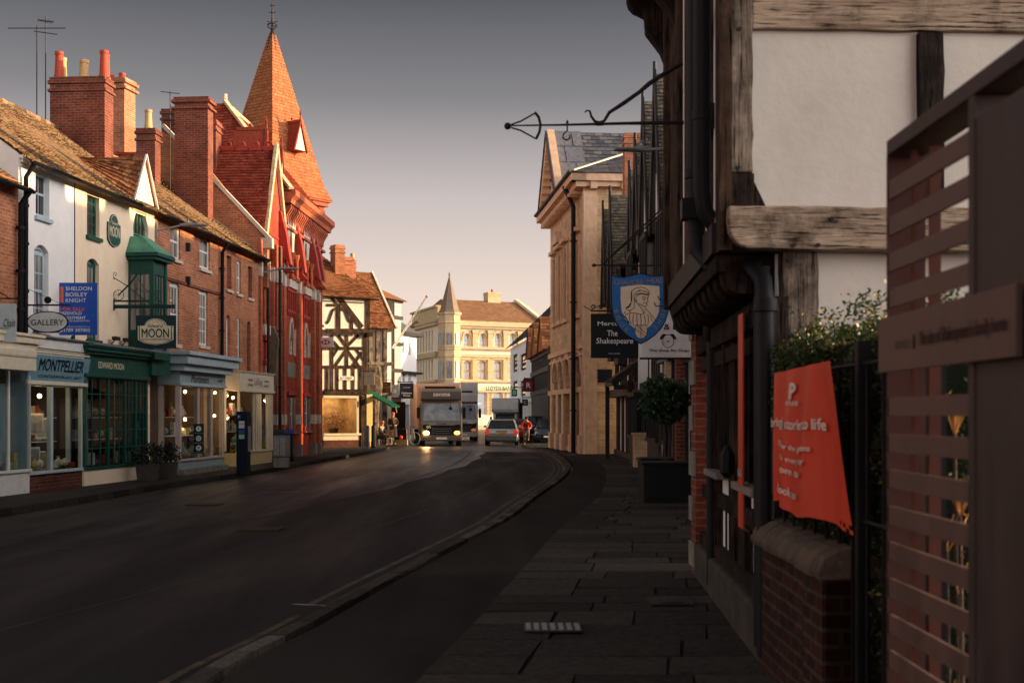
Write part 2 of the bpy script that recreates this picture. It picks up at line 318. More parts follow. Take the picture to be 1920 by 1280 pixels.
def text(par, body, mat, cx, cz, wd, ht, y, bold=.01, shear=0, mirror=False, fn=None, name='lettering', mb=None, align='c'):
    vs, fs = textmesh(body, bold, shear=shear)
    if not vs: return
    x0, x1 = min(v.x for v in vs), max(v.x for v in vs); z0, z1 = min(v.y for v in vs), max(v.y for v in vs)
    sz = ht/(z1-z0) if ht else wd/(x1-x0); sw = wd/(x1-x0) if wd else sz
    ox = -(x1-x0)/2*sw if align == 'c' else 0
    out = [(((v.x-x0)*sw+ox)*(-1 if mirror else 1)+cx, y+v.z, (v.y-z0)*sz-(z1-z0)/2*sz+cz) for v in vs]
    if fn: out = [fn(*p) for p in out]
    own = mb is None; mb = mb or MB(); mb.add(out, fs)
    return mb.build(name, mat, par) if own else mb

# ------------------------------------------------------------------ facades
class Fac:
    """A facade seen from the street: local x runs left to right along it, local y goes into the building."""
    def __init__(s, D0, px0, D1, px1, off=0):
        a, b = V(((px0-960)/F*D0, D0)), V(((px1-960)/F*D1, D1)); s.set(a, b)
    def set(s, a, b): s.O = V(a); s.L = (V(b)-s.O).length; s.t = (V(b)-s.O).normalized(); s.yv = V((-s.t.y, s.t.x)); s.rz = atan2(s.t.y, s.t.x); return s
    def u(s, px, v=0):       # v = how far in front of the facade
        O = s.O-s.yv*v; k = (px-960)/F; return (k*O.y-O.x)/(s.t.x-k*s.t.y)
    def z(s, px, py, v=0):
        D = (s.O-s.yv*v).y+s.t.y*s.u(px, v); return CH-(py-HZ)/F*D
    def hole(s, px0, px1, pt, pb, kind=None, rise=0, v=0):
        c = (px0+px1)/2; a, b = s.u(px0, v), s.u(px1, v); return (min(a, b), max(a, b), s.z(c, pb, v), s.z(c, pt, v), kind, rise)
    def thing(s, name, label, cat, group=None): return thing(name, label, cat, (s.O.x, s.O.y, 0), s.rz, group)
    def w(s, u, v, z): p = s.O+s.t*u+s.yv*v; return V((p.x, p.y, z))
def arch(x0, x1, z1, kind, rise, n=10):
    w_ = x1-x0; out = []
    for i in range(n+1):
        t = i/n; x = x0+w_*t
        if kind == 'gothic':
            tt = t if t <= .5 else 1-t; h = rise*sin(pi/2*min(1, (tt*2)))**.55 if False else rise*(1-(1-tt*2)**1.7)
            h = rise*(1-(1-2*tt)**1.8)**.8
        else:
            q = 2*t-1; h = rise*sqrt(max(0, 1-q*q)) if kind == 'round' else rise*(1-q*q)
        out.append((x, z1-rise+h))
    return out
def wall(L, z0, z1, holes, x0=0, rev=.14, y=0, depth=7, thick=.3, sides=True, mb=None):
    mb = mb or MB(); xs = sorted({x0, L}|{h[0] for h in holes}|{h[1] for h in holes}); zs = sorted({z0, z1}|{h[2] for h in holes}|{h[3] for h in holes})
    xs = [x for x in xs if x0 <= x <= L]; zs = [z for z in zs if z0 <= z <= z1]
    for i in range(len(xs)-1):
        for k in range(len(zs)-1):
            cx, cz = (xs[i]+xs[i+1])/2, (zs[k]+zs[k+1])/2
            if any(h[0] < cx < h[1] and h[2] < cz < h[3] for h in holes): continue
            mb.quad((xs[i], y, zs[k]), (xs[i+1], y, zs[k]), (xs[i+1], y, zs[k+1]), (xs[i], y, zs[k+1]))
    for h in holes:
        a, b, c, d = h[:4]; kind, rise = (h[4], h[5]) if len(h) > 4 else (None, 0); sp = d-rise if kind else d
        mb.quad((a, y, c), (b, y, c), (b, y+rev, c), (a, y+rev, c)); mb.quad((a, y, c), (a, y+rev, c), (a, y+rev, sp), (a, y, sp)); mb.quad((b, y, c), (b, y, sp), (b, y+rev, sp), (b, y+rev, c))
        if kind:
            ar = arch(a, b, d, kind, rise)
            for p, q in zip(ar, ar[1:]):
                mb.quad((p[0], y, p[1]), (q[0], y, q[1]), (q[0], y, d), (p[0], y, d)); mb.quad((p[0], y, p[1]), (p[0], y+rev, p[1]), (q[0], y+rev, q[1]), (q[0], y, q[1]))
        else: mb.quad((a, y, d), (a, y+rev, d), (b, y+rev, d), (b, y, d))
    if sides:
        mb.quad((x0, y, z0), (x0, y, z1), (x0, depth, z1), (x0, depth, z0)); mb.quad((L, y, z0), (L, depth, z0), (L, depth, z1), (L, y, z1)); mb.quad((x0, depth, z0), (x0, depth, z1), (L, depth, z1), (L, depth, z0))
    return mb
def window(par, h, fm, gm=None, y=.09, nc=2, nr=4, fr=.05, bar=.022, sill=None, sash=True, name='window', hood=None):
    a, b, c, d = h[:4]; kind, rise = (h[4], h[5]) if len(h) > 4 else (None, 0); sp = d-rise if kind else d; mb = MB(); y2 = y+.05
    mb.box(a, a+fr, y, y2, c, sp); mb.box(b-fr, b, y, y2, c, sp); mb.box(a+fr, b-fr, y, y2, c, c+fr)
    if kind:
        ar = arch(a, b, d, kind, rise)
        for p, q in zip(ar, ar[1:]): mb.prism([(p[0], p[1]), (q[0], q[1]), (q[0], q[1]-fr), (p[0], p[1]-fr)], 'y', y, y2)
        if kind == 'seg': mb.box(a+fr, b-fr, y, y2, sp-fr, sp)
    else: mb.box(a+fr, b-fr, y, y2, d-fr, d)
    top = lambda x: sp-fr if not kind or kind == 'seg' else [p[1] for p in ar if p[0] >= x-1e-6][0]-fr
    for i in range(1, nc): x = a+fr+(b-a-2*fr)*i/nc; mb.box(x-bar/2, x+bar/2, y+.01, y2-.004, c+fr, top(x))
    for k in range(1, nr):
        z = c+fr+(sp-fr-c-fr)*k/nr; t = bar*1.1 if not (sash and k == nr//2) else bar*2.4; mb.box(a+fr, b-fr, y+.006, y2-.008, z-t/2, z+t/2)
    w_ = mb.build(name, fm, par)
    pts = [(a+.01, c+.01), (b-.01, c+.01)]+([(p[0], p[1]-.01) for p in reversed(arch(a+.01, b-.01, d, kind, rise))] if kind else [(b-.01, d-.01), (a+.01, d-.01)])
    MB().prism(pts, 'y', y+.02, y+.028).build('pane', gm or pane_d, w_)
    if sill: MB().box(a-.06, b+.06, -.07, y-.002, c-.09, c-.003).build('sill', sill, w_)
    return w_
def roof(par, mat, e0, e1, r0, r1, tw=.17, th=.11, name='roof', sag=0, **k):
    return MB().tiles(e0, e1, r0, r1, tw, th, sag=sag, **k).build(name, mat, par)
def chimney(par, x0, x1, y0, y1, z0, z1, mat, pots=(), ph=.7, pr=.13, cap=.05, name='chimney'):
    m = MB(); m.box(x0, x1, y0, y1, z0, z1-.42); m.box(x0-cap, x1+cap, y0-cap, y1+cap, z1-.42, z1-.34); m.box(x0, x1, y0, y1, z1-.34, z1-.2); m.box(x0-cap, x1+cap, y0-cap, y1+cap, z1-.2, z1-.1)
    m.box(x0-cap*.3, x1+cap*.3, y0-cap*.3, y1+cap*.3, z1-.1, z1)
    c = m.build(name, mat, par, bevel=.008)
    for p in pots:
        fx, fy, mt = p[:3]; h_ = p[3] if len(p) > 3 else ph; x, y = x0+(x1-x0)*fx, y0+(y1-y0)*fy
        MB().lathe([(pr*1.15, 0), (pr*1.15, .06), (pr, .1), (pr*.82, h_-.1), (pr*.95, h_-.08), (pr*.95, h_), (pr*.7, h_), (pr*.7, h_-.2)], (x, y, z1), 14).build('chimney_pot', mt, c, True)
    return c
def pipe(par, pts, r=.045, brackets=(), name='drainpipe', mat=None):
    m = MB(); m.tube(pts, r, 10)
    for i in brackets: m.lathe([(r*1.5, -.03), (r*1.5, .03)], i, 10)
    return m.build(name, mat or black, par, True)
def gutter(par, x0, x1, z, y=-.14, mat=None, r=.06):
    m = MB()
    for i in range(7): pass
    prof = [(y+r*cos(pi+pi*i/6), z+r*sin(pi+pi*i/6)) for i in range(7)]+[(y+r*.8*cos(2*pi-pi*i/6), z+r*.8*sin(2*pi-pi*i/6)) for i in range(7)]
    return m.prism(prof, 'x', x0, x1).build('gutter', mat or black, par)
def dentils(par, x0, x1, z, n, mat, w_=.07, h=.1, d=.1, name='cornice', extra=None):
    m = MB()
    for i in range(n): x = x0+(x1-x0)*(i+.5)/n; m.box(x-w_/2, x+w_/2, -d, .0, z-h, z)
    m.box(x0, x1, -d*1.5, -.002, z+.003, z+.07)
    return m.build(name, mat, par)
# ------------------------------------------------------------------ ground, road, pavements
LK = [(-9.2, -60), (-8.9, 5), (-8.65, 21.5), (-8.4, 24.3), (-8.0, 30.8), (-7.4, 36.5), (-6.9, 45.9), (-6.35, 55), (-6.1, 61), (-6.3, 66), (-7.0, 72), (-8.2, 84), (-12.5, 112), (-30, 126)]
RK = [(-2.4, -60), (-2.15, 5), (-1.94, 8.3), (-1.7, 9.8), (-1.35, 12.4), (-.75, 16.4), (-.17, 20.4), (.26, 24.7), (.7, 28.6), (1.12, 32.5), (1.5, 37), (1.74, 41.5), (1.82, 47), (1.75, 53), (1.45, 58.5), (1.0, 64), (.55, 68.5), (.5, 70.2), (.9, 71.4), (2.2, 72.6), (3.2, 74), (3.4, 80), (2.5, 90), (1.1, 100), (.3, 112), (1.5, 121), (6, 125), (40, 128)]
ZR = -.12
def smooth(pts, n=4):
    out = []
    for i in range(len(pts)-1):
        p0, p1, p2, p3 = pts[max(i-1, 0)], pts[i], pts[i+1], pts[min(i+2, len(pts)-1)]
        for k in range(n):
            t = k/n; out.append(tuple(.5*(2*p1[j]+(p2[j]-p0[j])*t+(2*p0[j]-5*p1[j]+4*p2[j]-p3[j])*t*t+(3*p1[j]-p0[j]-3*p2[j]+p3[j])*t**3) for j in (0, 1)))
    return out+[pts[-1]]
def resample(pts, st):
    out = [V(pts[0])]; need = st; 
    for a, b in zip(pts, pts[1:]):
        a, b = V(a), V(b); d = (b-a).length; pos = 0
        while d-pos >= need: pos += need; out.append(a.lerp(b, pos/d)); need = st
        need -= d-pos
    return out
LKs, RKs = smooth(LK[1:-1]), smooth(RK[1:-1])
LKs = [LK[0]]+LKs+[LK[-1]]; RKs = [RK[0]]+RKs+[RK[-1]]
earth = M('earth', (.05, .045, .04), .95)
def groundmat(name, a, b_, r, ns, rv, far_sheen=False, spec=.5):
    m, n, l, b = nt(name); v = coords(n, l, 'obj'); f1 = noise(n, l, v, ns, 6, .65); f2 = noise(n, l, v, 120, 2)
    mp = n.new('ShaderNodeMapping'); mp.inputs['Scale'].default_value = (1.3, .12, 1); mp.inputs['Rotation'].default_value = (0, 0, -.06); t = n.new('ShaderNodeTexCoord'); l.new(t.outputs['Object'], mp.inputs[0])
    f3 = noise(n, l, mp.outputs[0], .8, 5, .6)
    c = mulc(n, l, mulc(n, l, ramp(n, l, f1, a, b_, .3, .7), ramp(n, l, f2, (.6, .6, .6), (1.3, 1.3, 1.3))), ramp(n, l, f3, (.7, .7, .7), (1.15, 1.15, 1.15), .35, .65)); l.new(c, b.inputs['Base Color'])
    q = n.new('ShaderNodeMapRange'); l.new(f3, q.inputs[0]); q.inputs[1].default_value = .35; q.inputs[2].default_value = .65; q.inputs[3].default_value = r+rv; q.inputs[4].default_value = r-rv
    l.new(q.outputs[0], b.inputs['Roughness']); b.inputs['Specular IOR Level'].default_value = spec; bumpn(n, l, f2, b, .5, .006)
    if far_sheen:      # added sheen: material kept dull near the camera, glossier further up the road
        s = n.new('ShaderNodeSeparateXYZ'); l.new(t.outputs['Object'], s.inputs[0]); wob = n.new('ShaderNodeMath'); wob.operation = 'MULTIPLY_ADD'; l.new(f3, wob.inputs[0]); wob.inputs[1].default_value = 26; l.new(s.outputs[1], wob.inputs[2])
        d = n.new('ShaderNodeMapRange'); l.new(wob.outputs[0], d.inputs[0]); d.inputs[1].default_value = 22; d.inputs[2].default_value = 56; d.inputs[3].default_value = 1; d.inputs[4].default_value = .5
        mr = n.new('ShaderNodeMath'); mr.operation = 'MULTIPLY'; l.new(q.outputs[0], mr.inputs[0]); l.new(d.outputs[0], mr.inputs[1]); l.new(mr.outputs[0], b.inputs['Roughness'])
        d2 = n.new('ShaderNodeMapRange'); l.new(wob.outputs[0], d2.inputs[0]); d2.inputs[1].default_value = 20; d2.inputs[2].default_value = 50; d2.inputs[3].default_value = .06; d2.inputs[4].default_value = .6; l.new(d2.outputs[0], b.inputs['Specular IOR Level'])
    return m
asph = groundmat('asphalt', (.008, .0095, .0125), (.014, .016, .020), .82, .5, .1, far_sheen=True)
pave = groundmat('pavement_tarmac', (.023, .021, .0195), (.034, .031, .028), .9, .7, .05, spec=.1)
struct('ground', MB().quad((-400, -300, -.16), (400, -300, -.16), (400, 900, -.16), (-400, 900, -.16)), earth)
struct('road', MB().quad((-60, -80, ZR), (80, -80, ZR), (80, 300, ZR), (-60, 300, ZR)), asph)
def slabprism(pts, z0, z1):
    m = MB(); n = len(pts); m.add([(p[0], p[1], z1) for p in pts]+[(p[0], p[1], z0) for p in pts], [tuple(range(n))]+[(i, (i+1) % n, (i+1) % n+n, i+n) for i in range(n)]); return m
pave_l = groundmat('pavement_left_tarmac', (.030, .024, .021), (.045, .037, .032), .85, .7, .05, spec=.15)
struct('pavement_left', slabprism([(p[0]-.14, p[1]) for p in LKs]+[(-60, 126), (-60, -60)], -.15, 0), pave_l)
struct('pavement_right', slabprism([(p[0]+.24, p[1]) for p in RKs]+[(60, 126), (60, -60)], -.15, 0), pave)
kerbm = tilemat('kerb_stone', (.045, .04, .037), (.075, .068, .06), (.15, .135, .12)); kerbd = tilemat('kerb_stone_dark', (.020, .018, .016), (.03, .026, .023), (.045, .04, .035))
def kerb(name, pts, side, w_, mat, st=.9):
    m = MB(); rp = resample([p for p in pts if -12 < p[1] < 122], st)
    for a, b in zip(rp, rp[1:]):
        d = (b-a).normalized(); nn = V((-d.y, d.x))*side; a2, b2 = a+d*.012, b-d*.012; h = U(-.004, .008); q = [a2, b2, b2+nn*w_, a2+nn*w_]
        m.add([(p.x, p.y, -.15) for p in q]+[(p.x+(nn.x*.012 if i < 2 else 0), p.y, .004+h) for i, p in enumerate(q)], [(0, 1, 5, 4), (1, 2, 6, 5), (2, 3, 7, 6), (3, 0, 4, 7), (4, 5, 6, 7)])
    return struct(name, m, mat)
kerb('kerb_right', RKs, -1, .14, kerbm, .62); kerb('kerb_left', LKs, 1, .15, kerbd, .9)
yel = M('yellow_line', (.10, .08, .045), .7, (.035, .03, .024), 5, p=(.4, .6)); whl = M('white_marking', (.32, .31, .30), .7, (.08, .08, .08), 6, p=(.35, .6))
def strip(m, pts, off, w_, d0, d1, z):
    rp = [p for p in resample(pts, .5) if d0 < p.y < d1]
    for a, b in zip(rp, rp[1:]):
        d = (b-a).normalized(); nn = V((-d.y, d.x)); p0, p1 = a+nn*off, b+nn*off; m.quad((p0.x, p0.y, z), (p1.x, p1.y, z), (p1.x+nn.x*w_, p1.y+nn.y*w_, z), (p0.x+nn.x*w_, p0.y+nn.y*w_, z))
m = MB()
strip(m, RKs, .26, .07, -8, 11.2, ZR+.004); strip(m, RKs, .16, .07, 11.2, 60, ZR+.004); strip(m, RKs, .34, .07, 11.4, 60, ZR+.004); strip(m, LKs, -.24, .07, -8, 60, ZR+.004); strip(m, LKs, -.42, .07, -8, 60, ZR+.004)
struct('yellow_lines', m, yel)
m = MB()
for x0, y0, x1, y1, w_ in ((-1.60, 11.55, -2.0, 11.65, .05), (-5.6, 28.6, -4.7, 28.75, .1), (-3.4, 40, -3.2, 44, .1), (-3.1, 48, -2.95, 52, .1), (-2.8, 57, -2.6, 61, .1)):
    m.beam((x0, y0, ZR+.004), (x1, y1, ZR+.004), w_, .002)
struct('white_markings', m, whl)
m = MB()
for pts, w_ in (([(-6.9, 12), (-5.2, 19), (-3.7, 27), (-2.6, 36), (-2.0, 46), (-1.9, 60)], .05), ([(-8.0, 8), (-7.2, 14), (-6.2, 21), (-5.2, 29), (-4.3, 38)], .03), ([(-4.4, 9), (-3.2, 14), (-2.2, 19), (-1.2, 26), (-.4, 34)], .03)):
    pp_ = smooth(pts, 6)
    for p, q in zip(pp_, pp_[1:]): m.beam((p[0], p[1], ZR+.0035), (q[0], q[1], ZR+.0035), w_, .001)
struct('tarmac_seams', m, M('seam', (.05, .05, .055), .7, (.02, .02, .022), 3))
# tarmac repair strips: a paler long band, as worn in the road
m = MB(); pp = [(-8.7, 3), (-6.6, 14), (-5.0, 20), (-3.5, 28), (-2.4, 38), (-1.7, 48), (-1.6, 60)]
asph2 = groundmat('asphalt_newer', (.007, .0075, .010), (.011, .011, .013), .7, .6, .1, spec=.2)
sp = smooth(pp); edge = [(p[0]+.3+.12*sin(p[1]*.9), p[1]) for p in sp]
rk = [p for p in resample(RKs, .8) if 3 < p[1] < 60]
rr = [(p.x-.10, p.y, ZR+.002) for p in rk]
m.add([(p[0], p[1], ZR+.002) for p in edge]+rr[::-1], [tuple(range(len(edge)+len(rr)))])
struct('newer_tarmac', m, asph2)
# flagstones, laid in courses across the pavement
flag = tilemat('flagstone', (.034, .032, .029), (.052, .048, .043), (.080, .074, .066))
BD = [(-.9, -4), (-.85, 4), (-.57, 7.65), (-.32, 9.5), (0, 12.3), (.79, 19), (1.3, 22), (1.74, 25.3), (2.3, 31), (2.74, 37.6), (3.0, 44), (3.1, 50)]
def bx(D):
    for (x0, d0), (x1, d1) in zip(BD, BD[1:]):
        if d0 <= D <= d1: return x0+(x1-x0)*(D-d0)/(d1-d0)
m = MB(); D = 1.5
while D < 49:
    h = U(.42, .72); a, b = bx(D), bx(D+h); x = 0; W = 5.2; first = True
    while x < W:
        wd = U(.5, 1.15); g = .011; z = [.014+U(0, .012) for _ in range(4)]; sk = U(-.015, .015)
        x0a = a if first else a+x+g; x0b = b if first else b+x+g; 
        q = [(x0a, D+g+sk), (a+x+wd-g, D+g-sk), (b+x+wd-g+U(-.02, .02), D+h-g-sk), (x0b+U(-.01, .01), D+h-g+sk)]
        m.add([(p[0], p[1], zz) for p, zz in zip(q, z)]+[(p[0], p[1], -.02) for p in q], [(0, 1, 2, 3), (0, 4, 5, 1), (1, 5, 6, 2), (2, 6, 7, 3), (3, 7, 4, 0)]); x += wd; first = False
    D += h
struct('flagstones', m, flag)
def cover(x, y, w_, d_, z, label, slots):
    t = thing('drain_cover', label, 'drain cover', (x, y, z)); MB().box(-w_/2, w_/2, -d_/2, d_/2, .001, .012).build('rim', iron, t)
    m = MB()
    for i in range(slots): xx = -w_/2+w_*(i+.5)/slots; m.box(xx-w_/slots*.28, xx+w_/slots*.28, -d_/2+.04, d_/2-.04, .012, .02)
    m.build('grille', galv if slots == 7 else iron, t)
cover(.30, 9.45, .42, .36, .028, 'slotted grey drain cover in the flagstones near the camera', 7)
cover(1.33, 10.8, .36, .42, .028, 'small square inspection cover close to the timber house wall', 1)
cover(-5.9, 24.6, .62, .62, ZR+.001, 'round-edged iron manhole cover in the far lane of the road', 10)
cover(-3.75, 19.2, .60, .55, ZR+.003, 'iron manhole cover near the middle of the road', 10)

goods = tilemat('display_goods', (.5, .42, .34), (.12, .16, .18), (.62, .3, .16)); goods.node_tree.nodes['Color Ramp'].color_ramp.interpolation = 'CONSTANT'
_e = goods.node_tree.nodes['Color Ramp'].color_ramp.elements
for _p, _c in ((.2, (.55, .55, .5, 1)), (.35, (.35, .06, .05, 1)), (.65, (.6, .5, .2, 1)), (.8, (.7, .68, .62, 1))): _k = _e.new(_p); _k.color = _c
# ------------------------------------------------------------------ left side
fBC = Fac(26.8, 35, 33.95, 290); fC = Fac(33.95, 290, 44, 490)
def sub(f, a, b):
    g = Fac.__new__(Fac); pa, pb = f.w(a, 0, 0), f.w(b, 0, 0); return g.set((pa.x, pa.y), (pb.x, pb.y))
RZ, EZ, RO = 9.6, 7.08, 3.5
def gableroof(t, L, mat, ez=EZ, rz=RZ, ro=RO, over=.28, x0=-.0, sag=.05, tw=.17, th=.125):
    sl = (rz-ez)/ro; r = roof(t, mat, (x0, -over, ez-over*sl+.04), (L, -over, ez-over*sl+.04), (x0, ro, rz+.04), (L, ro, rz+.04), tw, th, sag=sag)
    b = MB().tiles((x0, 2*ro+over, ez-over*sl+.04), (L, 2*ro+over, ez-over*sl+.04), (x0, ro, rz+.04), (L, ro, rz+.04), .4, .3).build('rear_slope', mat, r)
    m = MB(); n = int((L-x0)/.3)
    for i in range(n): m.tube([(x0+(L-x0)*i/n, ro, rz+.05+U(0, .012)), (x0+(L-x0)*(i+1)/n-.01, ro, rz+.05+U(0, .012))], .09, 8)
    m.build('ridge_tile', mat, r); return r
def gablewalls(m, L, x0=0, ez=EZ, rz=RZ, ro=RO):
    for x in (x0, L): m.add([(x, 0, ez), (x, ro, rz), (x, 2*ro, ez)], [(0, 1, 2)])
    m.box(x0+.02, L-.02, .02, .3, ez-.3, ez-.002)
def shop(par, x0, x1, v, zr, zg, zf, zc, fm, rm, fam, cm, posts=(), bars=(1, 1), pw=.07, y1=2.6, inner=None, over=.12, back=None, side=True, lamp=None, cov=.12, tilt=0):
    t = MB()
    xs = [x0]+list(posts)+[x1]
    for x in xs: a = min(max(x-pw/2, x0), x1-pw); t.box(a, a+pw, -v, -v+pw, zr, zg)
    t.box(x0, x1, -v-.03, -v+.12, zr-.06, zr-.001); t.box(x0+pw, x1-pw, -v+.003, -v+pw, zg-.06, zg)
    for a, b in zip(xs, xs[1:]):
        for i in range(1, bars[0]): x = a+(b-a)*i/bars[0]; t.box(x-.014, x+.014, -v+.015, -v+.05, zr, zg-.06)
        for k in range(1, bars[1]): z = zr+(zg-zr)*k/bars[1]; t.box(a+pw/2, b-pw/2, -v+.018, -v+.045, z-.013, z+.013)
    if side:
        for x in (x0, x1-pw): t.box(x, x+pw, -pw, -.003, zr, zg)
    s = t.build('shopfront', fm, par, bevel=.004)
    g = MB().box(x0+.03, x1-.03, -v+.03, -v+.036, zr, zg)
    if side: g.box(x0+.03, x0+.036, -v+.04, -.01, zr, zg); g.box(x1-.036, x1-.03, -v+.04, -.01, zr, zg)
    g.build('pane', glass, s)
    MB().box(x0+.02, x1-.02, -v+.02, .0, -.1, zr-.062).build('stall_riser', rm, s)
    MB().prism([(-v-.02-tilt, zf), (-v-.02, zg+.002), (0, zg+.002), (0, zf)], 'x', x0-.04, x1+.04).build('fascia', fam, s, bevel=.004)
    c = MB(); o = v+over; c.box(x0-over, x1+over, -o, -.0, zf+.003, zf+(zc-zf)*.35); c.box(x0-over-cov*.6, x1+over+cov*.6, -o-cov*.6, 0, zf+(zc-zf)*.352, zf+(zc-zf)*.8); c.box(x0-over-cov, x1+over+cov, -o-cov, 0, zf+(zc-zf)*.802, zc); c.box(x0-.06, x1+.06, -v-.06, -v, zg-.03, zg+.05)
    c.build('cornice', cm, s, bevel=.006)
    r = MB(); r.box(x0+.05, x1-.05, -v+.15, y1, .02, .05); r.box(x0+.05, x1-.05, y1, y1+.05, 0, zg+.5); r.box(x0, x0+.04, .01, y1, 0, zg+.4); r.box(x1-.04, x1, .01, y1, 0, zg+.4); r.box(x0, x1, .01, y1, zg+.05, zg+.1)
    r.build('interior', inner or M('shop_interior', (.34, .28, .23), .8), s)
    dsp = MB(); rr = random.Random(int(x0*97+zg*31)); x = x0+.15
    while x < x1-.15:
        for lvl, yy in ((zr+.02, -v+.25), (zr+.62, .35), (zr+1.15, .5)):
            hh_ = rr.uniform(.10, .42); ww = rr.uniform(.05, .14); k_ = rr.random()
            if k_ < .45: dsp.box(x-ww, x+ww, yy-.06, yy+.06, lvl, lvl+hh_)
            elif k_ < .8: dsp.lathe([(.04, 0), (ww*.8, hh_*.3), (ww*.7, hh_*.6), (.03, hh_*.8), (.04, hh_)], (x, yy, lvl), 8)
            else: dsp.ball((x, yy, lvl+.12), .09, 8)
        x += rr.uniform(.16, .34)
    dsp.build('window_display', goods, s); g2 = MB()
    for lvl in (zr+.6, zr+1.13): g2.box(x0+.1, x1-.1, .2, .7, lvl-.02, lvl)
    g2.build('shelf', paint_w, s)
    return s
# --- brick house at the frame edge, with white shop below
fA = sub(fBC, -6.6, -.02)
t = fA.thing('brick_house', 'orange brick house with lower tiled eave, leftmost building cut by the frame', 'house'); L = fA.L
m = wall(L, 3.0, 6.5, [fA.hole(-70, -30, 420, 520)], rev=.12); gablewalls(m, L, ez=6.5, rz=8.9); m.build('wall', brick_or, t)
window(t, fA.hole(-70, -30, 420, 520), paint_w)
gableroof(t, L, tile_o, ez=6.42, rz=8.8, sag=.03); gutter(t, 0, L+.05, 6.28, -.32)
u0 = fA.u(-60, .5); u1 = fA.u(61, .5)
s = shop(t, 1.2, fA.u(58, .45), .45, .50, 2.55, 2.95, 3.25, paint_w, paint_w, paint_cr, paint_cr, [fA.u(2, .5), fA.u(22, .5), L+.25], over=.1)
MB().box(1.0, fA.u(62, .9), -1.0, -.46, 2.72, 2.92).build('awning_box', paint_cr, s, bevel=.05)
MB().box(1.0, fA.u(61, .9), -.98, -.95, 2.48, 2.72).build('awning_valance', paint_cr, s)
p = fA.w(L-.35, .12, 0)
pipe(t, [(L-.12, -.36, 6.3), (L-.10, -.12, 6.0), (L-.1, -.1, 3.2)], .06, [(L-.1, -.1, z) for z in (5.5, 4.6, 3.8)])
# --- white house
uw = fBC.u(140)
fB = sub(fBC, 0, uw-.002); t = fB.thing('white_house', 'white painted narrow house with two sash windows above the pale blue gallery shop', 'house'); L = fB.L
h1, h2 = fB.hole(67, 92.5, 319, 408), fB.hole(64, 91, 459, 618, 'seg', .14)
m = wall(L, 2.9, EZ, [h1, h2]); gablewalls(m, L); m.build('wall', plas_w, t)
window(t, h1, paint_lb, pane_d, nc=2, nr=2, sill=paint_lb, fr=.08); window(t, h2, paint_lb, pane_c, nc=3, nr=4, fr=.09, sill=paint_w)
gableroof(t, L+.0, tile_o); gutter(t, 0, L, 6.92, -.30); dentils(t, 0, L, 6.98, int(L/.16), plas_w, .05, .07, .07)
pipe(t, [(.12, -.3, 6.9), (.12, -.1, 6.6), (.12, -.09, 3.1)], .05, [(.12, -.09, z) for z in (6.0, 5.2, 4.2)])
g = MB(); g.tube([(L-.02, -.01, EZ-.1), (L-.02, -.01, 3.2)], .012, 6); g.build('cable', black, t)
u0, u1 = fB.u(50, .4), fB.u(158, .4)
s = shop(t, u0, u1, .4, .42, 2.27, 2.86, 2.98, paint_lb, brick_dk, paint_mb, paint_cr, [fB.u(98, .4)], y1=2.2, over=.06, cov=.05, tilt=.12, pw=.1)
MB().box(u0+.1, u1-.05, -.52, -.0, 3.0, 3.22).build('shutter_box', paint_w, s, bevel=.01)
MB().box(u0-.1, u1+.05, -.6, -.0, 3.225, 3.26).build('lead_flashing', lead, s)
fx = lambda x, y, z: (x, -.43-.12*((z-2.3)/.56), z)
text(s, 'MONTPELLIER', navy, (u0+u1)/2+.05, 2.66, (u1-u0)*.78, .26, 0, .025, fn=fx); text(s, 'CONTEMPORARY ART', M('letter_brown', (.12, .03, .03)), (u0+u1)/2+.05, 2.42, (u1-u0)*.75, .07, 0, .02, fn=fx)
d = MB(); d.box(u0-.62, u0-.08, -.05, 0, .05, 2.25); d.box(u0-.02, u0+.04, -.42, .0, 0, 2.3); d.build('door', paint_lb, s)
for k, (px, py, col) in enumerate(((70, 792, cream), (72, 855, whitep), (97, 800, blackl), (99, 862, whitep))):
    q = fB.w(fB.u(px, 0), .02+.1*k, 0); zz = CH-(py-HZ)/F*(q.y); tt = thing('framed_print', ['small print in a pale frame high in the gallery window', 'white framed print leaning low in the gallery window', 'dark print in the middle of the gallery window', 'white framed print at the right of the gallery window floor'][k], 'picture', (q.x, q.y, zz), fB.rz-R(18))
    MB().box(-.2, .2, 0, .03, -.26, .2).build('frame', whitep if col is not cream else cream, tt); MB().box(-.16, .16, -.006, -.001, -.22, .16).build('print', M('print%d' % k, (.2, .2, .22), .6, (.5, .45, .4), 9), tt)
# --- cream house
fD = sub(fBC, uw, fBC.L); t = fD.thing('cream_house', 'cream rendered house with green windows, oriel bay and small white gable', 'house'); L = fD.L
h1, h2 = fD.hole(163, 186.5, 356, 444), fD.hole(163, 185.5, 485, 637, 'seg', .12); h3 = fD.hole(250, 278, 383, 460, 'gothic', .62)
m = wall(L, 2.95, EZ, [h1, h2, h3]); gablewalls(m, L)
ga, gb = fD.u(247), fD.u(287.5); gc = (ga+gb)/2; gz = 8.25
m.add([(ga, -.03, EZ-.25), (gb, -.03, EZ-.25), (gb, -.03, EZ), (gc, -.03, gz), (ga, -.03, EZ), (ga, 1.2, EZ), (gb, 1.2, EZ), (gc, 1.6, gz)], [(0, 1, 2, 3, 4), (4, 3, 7, 5), (2, 6, 7, 3)])
m.build('wall', plas_c, t)
window(t, h1, paint_gr, pane_d, nc=3, nr=4, sill=paint_gr, fr=.07, bar=.025); window(t, h2, paint_gr, pane_c, nc=3, nr=4, sill=paint_gr, fr=.07); window(t, h3, paint_gl, pane_d, nc=4, nr=4, fr=.09, bar=.03, sash=False)
